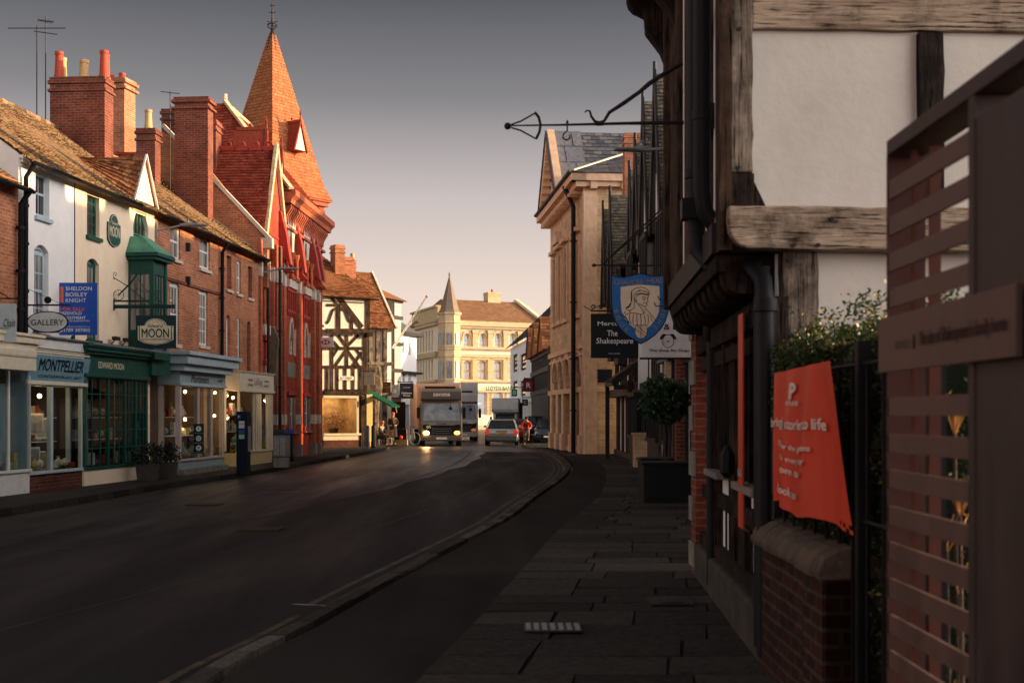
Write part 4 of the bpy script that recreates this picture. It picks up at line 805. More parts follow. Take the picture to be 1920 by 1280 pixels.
for h in lh+hs[1:3]:
    ar = arch(h[0]-.09, h[1]+.09, h[3]+.14, 'gothic', h[5]+.1); m = MB()
    for p, q in zip(ar, ar[1:]): m.prism([p, q, (q[0]*.86+.14*(h[0]+h[1])/2, q[1]-.13), (p[0]*.86+.14*(h[0]+h[1])/2, p[1]-.13)], 'y', -.05, -.003)
    m.box(h[0]-.09, h[0], -.05, -.003, h[2], h[3]-h[5]); m.box(h[1], h[1]+.09, -.05, -.003, h[2], h[3]-h[5]); m.build('arch_trim', stone_w, t)
for h in gh: MB().box(h[0]-.10, h[0]-.01, -.05, -.003, h[2], h[3]).box(h[1]+.01, h[1]+.10, -.05, -.003, h[2], h[3]).build('jamb', stone_g, t)
for i, h in enumerate(hs+mh+lh+gh): window(t, h, stone_w if i not in (0,) else terra_d, pane_c if i > 8 else pane_d, y=.03, nc=1, nr=2 if i > 3 else 1, fr=.10 if h[1]-h[0] > .4 else .06)
# party gable wall of orange brick with stone coping
pw = MB(); pts = [(-.25, 7.6), (2.2, 10.6), (3.4, 11.4), (7.5, 8), (7.5, 6), (-.25, 6)]
pw.prism(pts, 'x', -.25, -.003); pwo = pw.build('party_wall', brick_or, t)
m = MB(); m.beam((-.14, -.35, 7.65), (-.14, 3.4, 11.62), .34, .12); m.box(-.3, .02, -.42, -.02, 7.35, 7.7); m.build('coping', stone_w, pwo)
# pilasters, bands
for px, w_, zt, d in ((535.5, .36, 8.2, .20), (564, .32, 8.4, .20), (591.5, .30, 8.4, .22), (600.5, .28, 8.6, .22), (491.5, .22, 7.6, .15), (498, .18, 6.9, .14), (506, .18, 6.9, .14), (515, .2, 6.9, .14), (521, .3, 7.7, .2), (528, .26, 7.7, .26)):
    u_ = fH.u(px, d); lo = 0 if px > 520 or px < 493 else 4.75
    pl_ = MB().box(u_-w_/2, u_+w_/2, -d, -.002, lo, zt).build('pilaster', terra, t, bevel=.02); bd = lambda z0, z1: MB().box(u_-w_/2-.01, u_+w_/2+.01, -d-.012, -.001, z0, z1).build('stone_band', stone_w, pl_)
    bd(6.35, 6.85)
    if lo == 0: bd(1.25, 1.62); MB().box(u_-w_/2-.05, u_+w_/2+.05, -d-.05, -.001, 0, .45).build('plinth', stone_g, pl_)
    else: bd(4.4, 4.75)
    if px > 530:
        MB().prism([(-d-.05, 7.3), (-d-.22, 7.15), (-.28, 8.2), (-.06, 9.1), (-.002, 9.1), (-.002, 7.3)], 'x', u_-w_/2-.05, u_+w_/2+.05).build('buttress_cap', terra_d, pl_); MB().prism([(-d-.02, 6.86), (-d-.3, 6.86), (-.12, 7.29), (-.002, 7.29), (-.002, 6.86)], 'x', u_-w_/2-.03, u_+w_/2+.03).build('buttress_cap', terra_d, pl_)
# bays: white stone tracery, mullion columns, terracotta panels
for a, b in ((537.5, 560.5), (567.5, 588.5)):
    c = (a+b)/2; u0, u1 = fH.u(a), fH.u(b); m = MB(); hh = [h for h in mh if u0 < (h[0]+h[1])/2 < u1]
    wall(u1, py(fH, c, 490), py(fH, c, 424)+.15, [(h[0]-.0, h[1]+.0, h[2], h[3], h[4], h[5]) for h in hh], x0=u0, y=-.05, rev=.05, sides=False, mb=m)
    m.box(u0, u1, -.12, -.001, 6.45, 6.75); m.build('tracery', stone_w, t)
    for h in hh: MB().lathe([(.13, 0), (.13, .12), (.07, .2), (.07, .8), (.12, .95), (.12, 1.05)], ((h[0]+h[1])/2, -.1, 6.75), 8).build('colonnette', terra, t, True)
    m = MB(); m.box(u0, u1, -.06, -.003, 5.5, 5.62); m.box(u0, u1, -.06, -.003, 6.3, 6.44); n = 7
    for i in range(n): x = u0+(u1-u0)*(i+.5)/n; m.box(x-.05, x+.05, -.045, -.002, 5.62, 6.3)
    for i in range(n*2): x = u0+(u1-u0)*(i+.5)/n/2; m.box(x-.03, x+.03, -.045, -.002, 5.36, 5.5)
    m.box(u0, u1, -.1, -.003, .95, 1.12); m.box(u0, u1, -.09, -.003, 2.35, 2.5); m.build('terracotta_panel', terra_d, t)
    MB().box(u0, u1, -.03, -.004, 3.05, 3.62).build('spandrel', stone_g, t); MB().box(u0, u1, -.14, -.003, .9, .948).build('sill', stone_g, t)
m = MB(); 
for i in range(8): x = .35+i*.42; m.box(x, x+.26, -.05, -.002, 3.55, 4.15)
m.box(.1, ub, -.1, -.002, 4.2, 4.36); m.box(.1, ub, -.1, -.002, 3.38, 3.5); m.box(.2, ub-.2, -.02, -.002, 8.0, 8.1); m.build('terracotta_panel', terra_d, t)
# cornice with long corbels
m = MB(); n = 26
for i in range(n):
    x = ub+(L-ub)*(i+.5)/n; m.prism([(-.001, 8.85), (-.06, 8.85), (-.1, 9.1), (-.26, 9.36), (-.26, 9.5), (-.001, 9.5)], 'x', x-.06, x+.06)
m.box(ub-.1, L+.1, -.12, -.002, 8.62, 8.72); m.prism([(-.001, 9.5), (-.32, 9.5), (-.36, 9.66), (-.5, 9.78), (-.5, 9.98), (-.001, 9.98)], 'x', ub-.25, L+.25); m.build('cornice', terra, t)
# roofs
def P(u, y, z): return (u, y, z)
m = MB(); rl = MB()
m.tiles((-.02, 7.5, 7.85), (-.02, -.05, 7.85), (gc, 7.5, gz), (gc, -.05, gz), .18, .13); m.tiles((gb+.4, -.05, 7.85), (gb+.4, 7.5, 7.85), (gc, -.05, gz), (gc, 7.5, gz), .2, .14)
r = m.build('bay_roof', tile_r, t)
m = MB()
for i in range(9): y = -.05+i*.5; m.box(gc-.06, gc+.06, y, y+.46, gz, gz+.16); m.tube([(gc, y+.23+.1*cos(a), gz+.22+.1*sin(a)) for a in [2*pi*k/10 for k in range(10)]], .035, 6, True)
m.build('ridge_crest', terra_d, r)
m = MB(); m.beam((ga-.12, -.08, 7.7), (gc, -.08, gz+.22), .22, .12, up=(0, 1, 0)); m.beam((gb+.12, -.08, 7.7), (gc, -.08, gz+.22), .22, .12, up=(0, 1, 0)); m.build('coping', stone_y, r)
EZH, RZH = 9.95, 13.75
m = MB(); e0, e1 = (ub-.3, -.35, EZH), (L+.3, -.35, EZH); r0, r1 = (ub+2.0, 2.75, RZH), (L+.3, 2.7, RZH)
m.tiles(e0, e1, r0, r1, .2, .14); m.tiles((ub-.3, 6.2, EZH-.6), (ub-.3, -.35, EZH), (ub+2.0, 3.2, RZH), (ub+2.0, 2.75, RZH), .2, .14); m.tiles((ub-.3, 6, EZH), (L+.3, 6, EZH), r0, r1, .5, .4)
r = m.build('main_roof', tile_r, t)
m = MB(); m.beam((ub-.3, -.35, EZH+.05), (ub+2.0, 2.75, RZH+.1), .2, .1); m.tube([(ub+2.0, 2.75, RZH), (ub+2.0, 2.75, RZH+.35)], .09, 8); m.beam(r0, r1, .2, .12); m.build('hip_tile', stone_y, r)
chimney(t, gc-.5, gc+.3, 2.0, 2.9, 10.2, 12.2, brick_rd, [], cap=.05)
def lucarne(par, x, y, z, w_, h, dp, mtl, white=True, fz=.45):   # small steep gabled vent, front at y
    m = MB().prism([(x-w_/2, z), (x+w_/2, z), (x, z+h)], 'y', y+.03, y+dp); m.beam((x-w_/2-.05, y, z-.05), (x, y, z+h+.06), .05, .1, up=(0, 1, 0)); m.beam((x+w_/2+.05, y, z-.05), (x, y, z+h+.06), .05, .1, up=(0, 1, 0)); m.box(x-.04, x+.04, y, y+dp*.9, z+h, z+h+.12); m.tube([(x, y, z+h), (x, y, z+h+fz)], [.05, .02], 6); m.ball((x, y, z+h+fz*.7), .06, 6); m.ball((x, y+dp*.5, z+h+.2), .06, 6)
    d = m.build('lucarne', mtl, par); MB().prism([(x-w_*.4, z+.02), (x+w_*.4, z+.02), (x, z+h*.86)], 'y', y, y+.025).build('louvre_panel', stone_w, d); return d
lucarne(r, fH.u(520), .4, 10.9, .55, 1.1, 1.2, tile_r); lucarne(r, fH.u(545), .35, 10.75, .55, 1.05, 1.3, tile_r)
# spire on its tower
C_ = V((-10.3, 55)); an = atan2(C_.y, C_.x)
T = thing('tower', '', '', (0, 0, 0)); bpy.data.objects.remove(T)
def sq(z, r_): return [(C_.x+r_*cos(an+pi/2*k), C_.y+r_*sin(an+pi/2*k), z) for k in range(4)]
inv = Matrix.Translation((fH.O.x, fH.O.y, 0)) @ Matrix.Rotation(fH.rz, 4, 'Z'); inv = inv.inverted()
def lc(ps): return [tuple(inv @ V(p)) for p in ps]
m = MB()
for z0, z1, r_ in ((0, 10.3, 2.12), (10.3, 10.45, 2.25), (10.45, 10.6, 2.2), (10.6, 10.78, 2.4), (10.78, 10.86, 2.52), (8.3, 8.45, 2.2), (6.6, 6.75, 2.2), (5.4, 5.5, 2.2), (9.3, 9.4, 2.18)): m.add(lc(sq(z0, r_))+lc(sq(z1, r_)), [(0, 1, 2, 3), (4, 5, 6, 7)]+[(i, (i+1) % 4, (i+1) % 4+4, i+4) for i in range(4)])
tw = m.build('tower', terra, t)
m = MB(); lv = [(10.85, 2.56), (11.5, 2.2), (17.95, .14)]
for (za, ra), (zb, rb) in zip(lv, lv[1:]):
    A, B = lc(sq(za, ra)), lc(sq(zb, rb))
    for i in range(4): m.tiles(A[i], A[(i+1) % 4], B[i], B[(i+1) % 4], .2, .145, lift=.015, j=.006)
spire = m.build('spire', tile_s, t)
apx = V(lc([(C_.x, C_.y, 0)])[0]); m = MB()
m.lathe([(.29, 17.2), (.13, 17.95), (.06, 18.1), (.09, 18.14), (.05, 18.2), (.035, 18.9), (.02, 19.35), (0, 19.4)], (apx.x, apx.y, 0), 8)
for z, l in ((18.45, .22), (18.85, .15), (19.15, .1)): m.tube([(apx.x-l, apx.y, z+.05), (apx.x, apx.y, z), (apx.x+l, apx.y, z+.05)], .018, 5); m.tube([(apx.x, apx.y-l, z+.05), (apx.x, apx.y, z), (apx.x, apx.y+l, z+.05)], .018, 5)
m.tube([(apx.x+.2*cos(a), apx.y+.2*sin(a), 18.35) for a in [2*pi*k/12 for k in range(12)]], .02, 5, True); m.tube([(apx.x, apx.y+.2*cos(a), 18.3+.12*sin(a)) for a in [2*pi*k/12 for k in range(12)]], .02, 5, True); m.build('finial', iron, spire)
A = V(sq(11.6, 2.15)[2]); ndir = an+pi+pi/4; nv = V((cos(ndir), sin(ndir)))
# lucarne on the lit face of the spire
fc = V((C_.x, C_.y))+V((cos(an+pi+pi/4), sin(an+pi+pi/4)))*1.12
q = lc([(fc.x+.35, fc.y-.3, 0)])[0]
e_ = thing('spire_lucarne', '', '', (q[0]+.0, q[1], 0), 0); e_.parent = spire; 
for k in ('label', 'category'): del e_[k]
e_.rotation_euler = (0, 0, ndir+pi/2-fH.rz); e_.name = 'lucarne'
lucarne(e_, 0, -.12, 12.75, .72, 1.2, 1.0, tile_r, fz=.5)
# drainpipe, side stone bracket, sign
u_ = fH.u(524, .3); pipe(t, [(u_, -.32, 7.6), (u_, -.32, .1)], .06, [(u_, -.32, z) for z in (6.3, 4.6, 2.6)], mat=iron); pipe(t, [(.12, -.2, 7.4), (.12, -.2, .1)], .05, [(.12, -.2, 5)], mat=iron)
u_ = fH.u(530, .5); MB().prism([(-.002, 2.0), (-.22, 2.4), (-.36, 4.3), (-.2, 4.7), (-.002, 4.7)], 'x', u_-.10, u_+.10).build('door_hood', M('hood_stone', (.20, .15, .09), .85, (.12, .10, .07), 4), t)
tt, wd, ht = board('projecting_sign', 'white projecting sign with red hexagon emblem on the red bank', 596, 625, 632, 650.5, 55.2, whitep, th=.08)
rd = M('emblem_red', (.62, .02, .03), .4); cx, cz, a = 0, ht/2, ht*.26
for pts in ([(-2*a, 0), (-a, a), (-a, -a)], [(2*a, 0), (a, a), (a, -a)], [(-a, a), (a, a), (0, 0)], [(-a, -a), (a, -a), (0, 0)]):
    MB().prism([(cx+p[0]*.95, cz+p[1]*.95) for p in pts], 'y', -.008, -.002).build('emblem', rd, tt)
MB().box(-wd/2-.25, -wd/2, .03, .05, ht*.7, ht*.76).build('bracket', iron, tt)

# ------------------------------------------------------------------ timber framed corner house
def pbeams(f, t, segs, v, mat, name='timber_frame', th=.04):
    m = MB()
    for s_ in segs:
        a, b, c, d, w_ = s_; m.beam((f.u(a, v), -v-th/2, f.z(a, b, v)), (f.u(c, v), -v-th/2, f.z(c, d, v)), th, w_, up=(0, 0, 1) if abs(a-c) > 1 else (0, 1, 0)) if abs(a-c) > 1 else m.box(f.u(a, v)-w_/2, f.u(a, v)+w_/2, -v-th, -v-.002, min(f.z(a, b, v), f.z(c, d, v)), max(f.z(a, b, v), f.z(c, d, v)))
    return m.build(name, mat, t)
fT = Fac(63.6, 590, 65.1, 684); t = fT.thing('timber_framed_house', 'cream and brown timber-framed corner house with orange tiled roof beside the red bank', 'house'); L = fT.L
z1_, z2_, z3_, z4_ = fT.z(640, 553), fT.z(640, 620), fT.z(640, 733), fT.z(640, 742)
L1 = fT.u(692, .35)
m = MB(); m.box(0, L1, -.35, 5, z2_, z1_); m.box(fT.u(596), L, 0, 5, z3_, z2_-.02); m.box(fT.u(596), fT.u(606), .1, 5, 0, z3_); m.build('wall', plas_t, t)
pbeams(fT, t, [(612, 620, 692, 620, .22), (612, 555, 692, 555, .14), (689, 553, 689, 618, .24), (612, 572, 638, 572, .14), (633, 555, 678, 614, .28), (634, 572, 634, 617, .24), (619, 555, 632, 571, .12), (612, 606, 616, 602, .13), (616, 602, 623, 582, .13), (623, 582, 632, 577, .12), (637, 577, 647, 583, .13), (647, 583, 653, 600, .13), (653, 600, 660, 606, .13), (659, 595, 659, 617, .16)], .35, timb_b)
pbeams(fT, t, [(622, 628, 622, 734, .16), (684, 628, 684, 734, .22), (604, 653, 684, 653, .16), (604, 688, 684, 688, .16), (608, 734, 684, 734, .24), (650, 628, 650, 688, .16), (634, 628, 650, 650, .14), (672, 628, 652, 648, .14), (625, 640, 636, 653, .14), (678, 660, 660, 688, .14), (652, 658, 674, 688, .14), (648, 658, 628, 686, .14), (668, 655, 682, 675, .12), (632, 655, 624, 668, .12)]+[(x, 690, x, 733, .15) for x in (613, 632, 647, 662, 675)], 0, timb_b)
# side wall along the lane to the right
m = MB(); m.prism([(L+.002, 0), (L+.8, 4.2), (L+.8, 4.4), (L+.002, 4.4)], 'z', z3_, z1_); m.build('side_wall', plas_t, t)
m = MB()
for k in range(7): y = .1+k*.62; x = L+.02+.8*y/4.2; m.box(x-.02, x+.06, y-.08, y+.08, z3_, z1_)
m.box(L, L+.3, -.3, .1, z2_-.25, z2_); m.build('side_timber', timb_b, t)
m = MB(); m.tiles((-1, -.65, z1_-.15), (L1+.35, -.65, z1_-.15), (-1, 2.8, 10.45), (fT.u(612)+.2, 2.8, 10.45), .2, .14, sag=.06, j=.015); m.tiles((L1+.35, -.65, z1_-.15), (L1+1.0, 5, z1_-.15), (fT.u(612)+.2, 2.8, 10.45), (fT.u(612)+.6, 4, 10.45), .2, .14); m.build('roof', tile_b, t)
gutter(t, -.5, L1+.35, z1_-.2, -.7)
chimney(t, fT.u(643), fT.u(661), .9, 1.5, 8, fT.z(650, 455)-.0, brick_or, [], cap=.04); chimney(t, fT.u(660, -1.5), fT.u(678, -1.5), 2.4, 3.0, 8, 9.9, brick_or, [], cap=.04)
MB().box(fT.u(640), fT.u(664), .85, .89, 8.35, 8.62).build('lead_flashing', lead, t)
# ground floor shop window with warm light
a_, b_ = fT.u(606), fT.u(672); s = MB(); z0, z1 = fT.z(640, 812), fT.z(640, 746)
s.box(a_, b_, -.05, .05, z1, z1+.12); s.box(b_-.1, b_+.02, -.05, .05, z0, z1); s.box(a_, b_+.1, -.12, .05, z0-.1, z0); s.box(a_, b_+.05, -.04, .1, .35, z0-.101); sf = s.build('shopfront', paint_cr, t)
MB().box(a_, b_, .0, .006, z0, z1).build('pane', glass, sf); MB().box(a_, b_+.3, -.05, .1, 0, .349).build('plinth', brick_dk, sf)
r_ = MB(); r_.box(a_-.5, b_, 1.6, 1.65, 0, z1+.3); r_.box(a_-.5, b_, .1, 1.6, z0-.2, z0-.1); r_.box(b_, b_+.04, .1, 1.6, 0, z1+.3); r_.box(a_-.5, b_, .1, 1.6, z1+.12, z1+.2); r_.build('interior', M('florist_interior', (.5, .3, .12), .8, (.3, .16, .08), 4), sf)
MB().box(a_-.6, b_+.5, -.001, .3, z1+.15, z3_).build('bressummer', blackt, t)
mm = MB(); mm.box(b_+.1, b_+.35, -.1, .2, 0, z1+.1); mm.build('corner_post', timb_b, t); mm = MB(); mm.box(b_+.42, b_+.75, -.1, .25, .1, z1+.2); mm.box(b_+.40, b_+.77, -.14, .25, 0, .3); mm.build('door_case', M('door_cream', (.72, .55, .25), .5), t)
for k in range(26):
    pass
fl = thing('flower_display', 'display of red and pink flowers behind the corner shop window', 'flowers', fT.w((a_+b_)/2, .9, z0)); MB().leaves((0, 0, .55), (.7, .3, .5), 500, .11, .1).build('blossom', leafmat('blossom', (.05, .12, .03), (.5, .1, .08), (.7, .4, .3)), fl); MB().lathe([(.2, 0), (.28, .3), (.26, .3)], (0, 0, -.05), 12).build('basket', bark, fl)
ld = bpy.data.lights.new('shop_light', 'AREA'); ld.energy = 30; ld.size = 1.2; ld.color = (1, .7, .38); lo = bpy.data.objects.new('shop_light', ld); COL.objects.link(lo); lo.parent = t; lo.location = ((a_+b_)/2, .8, z1+.1)
tt = thing('street_name_plate', 'small white street name plate reading ELY STREET on the timber frame', 'sign', fT.w(fT.u(648), -.06, fT.z(648, 709)-.09), fT.rz); MB().prism([(-.38, 0), (.38, 0), (.42, .05), (.42, .15), (.38, .2), (-.38, .2), (-.42, .15), (-.42, .05)], 'y', -.02, 0).build('plate', whitep, tt); text(tt, 'ELY STREET', blackl, 0, .1, .68, .1, -.024, .02)
# next houses along the lane
fU = Fac(71, 680, 72, 738); t = fU.thing('tiled_house', 'tall old house with steep dark brown tiled roof behind the corner house', 'house'); L = fU.L
MB().box(-1.5, L, .3, 5, 0, 6.6).build('wall', plas_t, t); m = MB()
for x in (.1, .55, 1.0, 1.45): m.box(x-.11, x+.11, .1, .298, 0, 6.5)
for z in (2.7, 4.4, 6.3): m.box(-.2, L, .08, .3, z, z+.18)
m.build('timber_frame', timb_v, t)
m = MB().tiles((-1.5, -.2, 6.45), (L+.1, -.2, 6.45), (-1.5, 3.0, 9.9), (L+.1, 3.0, 9.9), .2, .14, j=.015); m.prism([(0, 6.5), (3.0, 9.8), (3.0, 6.5)], 'x', L-.05, L+.04); m.build('roof', tile_b, t); MB().beam((L+.1, -.2, 6.5), (L+.1, 3, 9.98), .12, .08).build('verge', stone_w, t)
chimney(t, .5, .8, 2.6, 3, 9, 10.5, brick_or, [(.5, .5, pot_y, .4)], cap=.03, ); 
fW = Fac(76, 722, 78, 752); t = fW.thing('black_timber_house', 'narrow dark timber-framed inn with grey posts beyond the tiled house', 'house'); L = fW.L
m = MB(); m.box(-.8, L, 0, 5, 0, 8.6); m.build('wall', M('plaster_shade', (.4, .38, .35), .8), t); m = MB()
for i in range(6): x = .05+i*.2; m.box(x-.06, x+.06, -.08, 0, 2.8, 8.5)
for z in (2.6, 4.2, 5.8, 7.4, 8.4): m.box(-.8, L+.1, -.1, 0.01, z, z+.2)
m.box(-.8, L, -.3, 0, 0, 2.4); m.build('timber_frame', blackt, t); m = MB().prism([(-.4, 8.5), (2.5, 9.8), (5, 8.5)], 'x', -.9, L+.15).build('roof', tile_b, t)
fX = Fac(84, 748, 87, 781); t = fX.thing('white_townhouse', 'tall plain white townhouse beyond the dark inn, left of the lorry', 'house'); L = fX.L
hh = [fX.hole(754, 758, 640, 662), fX.hole(766, 770, 643, 666), fX.hole(755, 760, 697, 716), fX.hole(766, 770, 698, 716)]
wall(L, 2.7, 6.9, hh).build('wall', plas_w, t)
for h in hh: window(t, h, paint_w, pane_d, nr=2)
m = MB(); m.box(-.2, L+.3, -.35, 0, 4.35, 4.5); m.box(-.2, L+.4, -.4, 3, 6.9, 7.1); m.build('cornice', blackt, t); MB().prism([(-.3, 7.1), (3, 9), (6.5, 7.1)], 'x', -.1, L+.2).build('roof', slate_p := M('slate_plain', (.1, .1, .11), .7), t)
m = MB(); m.box(-.1, L+.2, -.35, 0, 2.3, 2.9); 
for i in range(4): x = .1+i*(L-.1)/3; m.box(x-.09, x+.09, -.3, 0, .2, 2.3)
m.box(-.1, L+.2, -.32, 0, 0, .3); m.build('shopfront', paint_w, t); MB().box(0, L, -.02, .02, .3, 2.3).build('pane', pane_d, t)
# signs in the lane
t, wd, ht = board('hanging_sign', 'blank cream square sign hanging at the timber corner house', 683, 702, 698.5, 721.5, 63, cream, cat='sign'); text(t, 'CAFFE', goldp, 0, ht*.7, wd*.6, .05, -.004); bracket(t, -wd/2-.2, wd/2, .015, ht+.08)
t, wd, ht = board('hanging_sign', 'brown inn sign with gold letters reading THE GARRICK INN', 711.5, 733, 716, 736, 69, M('sign_brown', (.10, .045, .02), .5)); text(t, 'THE', goldp, -.05, ht*.78, wd*.45, .1, -.005, .02); text(t, 'GARRICK', goldp, 0, ht*.5, wd*.85, .14, -.005, .02); text(t, 'INN', goldp, wd*.2, ht*.2, wd*.3, .1, -.005, .02); bracket(t, -wd/2-.3, wd/2+.1, .015, ht+.1)
t, wd, ht = board('hanging_sign', 'small grey and white pictorial sign between the inn sign and the dark square sign', 734.5, 748, 721, 745, 72, M('sign_grey', (.2, .2, .21), .5, (.4, .4, .4), 9)); text(t, '&', whitep, 0, ht*.5, wd*.5, None, -.005, .02)
t, wd, ht = board('hanging_sign', 'large dark navy square sign with white lettering beside the lorry', 749.5, 775.5, 718, 747, 74, navy); text(t, 'Mathews', whitep, 0, ht*.36, wd*.72, .1, -.005, .02); text(t, 'House', whitep, 0, ht*.2, wd*.5, .1, -.005, .02); text(t, 'HOTEL & BAR', whitep, 0, ht*.72, wd*.5, .05, -.005, 0); bracket(t, -wd/2-.1, wd/2-.1, .015, ht+.06, r=.03)
t, wd, ht = board('hanging_sign', 'small white sign high on the dark inn', 722, 733, 686, 700, 74, whitep); text(t, 'OPEN', blackl, 0, ht*.5, wd*.7, .07, -.005)
t = thing('awning', 'folded green awning arm slanting down from the corner of the lane', 'awning', at(692, 735, 66)); a = at(742, 762, 64)-at(692, 735, 66); MB().beam((0, 0, 0), a, .5, .09).build('canvas', M('awning_green', (.006, .12, .06), .6), t); MB().tube([a, a+V((.05, 0, -.3))], .02, 5).build('arm', galv, t)
t = thing('flagpole', 'white flagpole leaning out over the lane to the right', 'flagpole', at(737, 652, 75)); a = at(800, 556, 72)-at(737, 652, 75); MB().tube([(0, 0, 0), a], [.075, .04], 8).build('pole', paint_w, t, True); MB().ball(a, .08, 8).build('finial', galv, t, True); MB().tube([a*.95, a*.6+V((.25, 0, 0)), a*.3], .012, 4).build('halyard', galv, t)
t = thing('timber_prop', 'thick grey weathered timber post under the lane houses', 'post', (X_(703, 68.5), 68.5, 0)); MB().lathe([(.26, 0), (.24, .5), (.22, 1.6), (.26, 2.3), (.36, 2.7), (.42, 3.2), (.3, 4.2)], (0, 0, 0), 9).build('trunk', timb_v, t, True)

# ------------------------------------------------------------------ cream bank closing the view
fL = Fac(140, 853, 144.8, 1013); t = fL.thing('stone_bank', 'cream stone bank with brown roof and small corner spire closing the street', 'bank'); L = fL.L; E_ = fL.z(900, 604)
up_ = [fL.hole(a, b, 625, 650, 'round', .55) for a, b in ((869, 880.5), (898.5, 909), (927, 937.5), (955, 965), (983, 993))]
mi = [fL.hole(a, b, 676, 711, 'seg', .2) for a, b in ((868, 885), (896, 912), (925, 941), (954, 969), (982, 996))]
gr = [fL.hole(a, b, 736, 777) for a, b in ((868, 884), (896, 912), (925, 941), (953, 968), (982, 996))]
wall(L, -.2, E_, up_+mi+gr, rev=.35).build('wall', stone_b, t)
for h in up_: window(t, h, paint_w, pane_c, y=.28, nc=1, nr=2, fr=.12, bar=.06)
for h in mi: window(t, h, stone_t, pane_c, y=.28, nc=2, nr=2, fr=.16, bar=.1)
for h in gr: window(t, h, paint_w, pane_d, y=.28, nc=1, nr=2, fr=.14, bar=.08)
for k, px in enumerate((858, 889.5, 918, 947, 974, 1003)): u_ = fL.u(px); m = MB(); m.box(u_-.32, u_+.32, -.3, -.005, fL.z(900, 651), E_-.9); m.box(u_-.4, u_+.4, -.38, -.005, E_-1.25, E_-.9); m.box(u_-.3, u_+.3, -.2, -.005, fL.z(900, 714), fL.z(900, 668)); m.build('pilaster', stone_t, t)
m = MB()
for h in up_: 
    ar = arch(h[0]-.25, h[1]+.25, h[3]+.3, 'round', .85)
    for p, q in zip(ar, ar[1:]): m.prism([p, q, (q[0], q[1]-.3), (p[0], p[1]-.3)], 'y', -.22, -.006)
for h in gr:
    for i in range(7): z = h[2]+(h[3]-h[2])*i/7; m.box(h[0]-.55, h[0]-.05, -.12, -.005, z, z+.28); m.box(h[1]+.05, h[1]+.55, -.12, -.005, z, z+.28)
for h in mi: m.box(h[0]-.25, h[0]-.03, -.15, -.005, h[2], h[3]); m.box(h[1]+.03, h[1]+.25, -.15, -.005, h[2], h[3]); m.box(h[0]-.35, h[1]+.35, -.25, -.005, h[3]+.1, h[3]+.3)
m.build('window_surround', stone_t, t)
m = MB()
for y0, y1, d in ((612, 603, .6), (616, 612, .4), (655, 650, .4), (670, 664, .35), (716, 712, .3), (735, 731, .3), (805, 797, .3)): m.box(-.2, L+.2, -d, -.003, fL.z(900, y0), fL.z(900, y1))
m.build('cornice', stone_t, t)
text(t, 'LLOYDS BANK', M('letter_green', (.0, .16, .09), .5), fL.u(935), fL.z(935, 728), fL.u(961)-fL.u(909), .5, -.32, .04)
RZL = fL.z(900, 563)+.6
m = MB().tiles((-.3, -.5, E_), (L+.4, -.5, E_), (1.2, 6.5, RZL), (L+.4, 6.5, RZL), .5, .4); m.tiles((-.3, 13, E_), (-.3, -.5, E_), (1.2, 6.6, RZL), (1.2, 6.5, RZL), .5, .4); m.quad((L, -.3, E_), (L, 6.5, RZL), (L, 13, E_)); m.build('roof', tile_l, t)
m = MB(); m.beam((L+.4, -.6, E_+.1), (L+.4, 6.6, RZL+.25), .5, .3); m.beam((L+.4, 13, E_), (L+.4, 6.6, RZL+.25), .5, .3); m.build('coping', stone_b, t)
u_ = fL.u(971); chimney(t, u_-.8, u_+.8, 6, 7.2, RZL-.6, RZL+1.0, stone_t, [(.5, .5, pot_r, .4)]); chimney(t, L+2, L+3.6, 8, 9, 8, 12.4, brick_or, [(.3, .5, pot_r, .5), (.7, .5, pot_r, .5)])
# corner turret
tc_ = V(lc2 := fL.w(fL.u(836)+.2, -.5, 0)) ; iv = (Matrix.Translation((fL.O.x, fL.O.y, 0)) @ Matrix.Rotation(fL.rz, 4, 'Z')).inverted(); c = iv @ tc_
def octo(z, r_): return (r_, z)
ZT = CH+190/F*140
m = MB().lathe([(1.25, -.2), (1.25, ZT-1.2), (1.35, ZT-1.1), (1.25, ZT-.9), (1.25, ZT-.3), (1.42, ZT-.15), (1.42, ZT)], (c.x, c.y, 0), 8)
for zz in (650, 655, 668, 712, 730): z = CH+(778-zz)/F*140; m.lathe([(1.36, -.12), (1.36, .12)], (c.x, c.y, z), 8)
tr = m.build('turret', stone_t, t)
MB().lathe([(1.35, ZT), (1.1, ZT+.35), (.07, ZT+4.0), (.12, ZT+4.15), (.05, ZT+4.4), (.0, ZT+4.5)], (c.x, c.y, 0), 8).build('spire', M('spire_stone', (.24, .17, .12), .8), tr)
for k in range(8):
    a = 2*pi*(k+.5)/8
    for z0, z1 in ((650, 626), (711, 678)):
        za, zb = CH+(778-z0)/F*140, CH+(778-z1)/F*140; e_ = MB(); r_ = 1.17; x, y = c.x+r_*cos(a), c.y+r_*sin(a); dx, dy = -sin(a), cos(a); w2 = .28
        if sin(a) > .5: continue
        e_.add([(x-dx*w2+cos(a)*.02*j, y-dy*w2+sin(a)*.02*j, za) for j in (0, 3)]+[(x+dx*w2+cos(a)*.02*j, y+dy*w2+sin(a)*.02*j, za) for j in (0, 3)]+[(x-dx*w2+cos(a)*.02*j, y-dy*w2+sin(a)*.02*j, zb) for j in (0, 3)]+[(x+dx*w2+cos(a)*.02*j, y+dy*w2+sin(a)*.02*j, zb) for j in (0, 3)], [(1, 3, 7, 5), (0, 1, 5, 4), (2, 3, 7, 6), (4, 5, 7, 6)]).build('window', pane_c, tr)
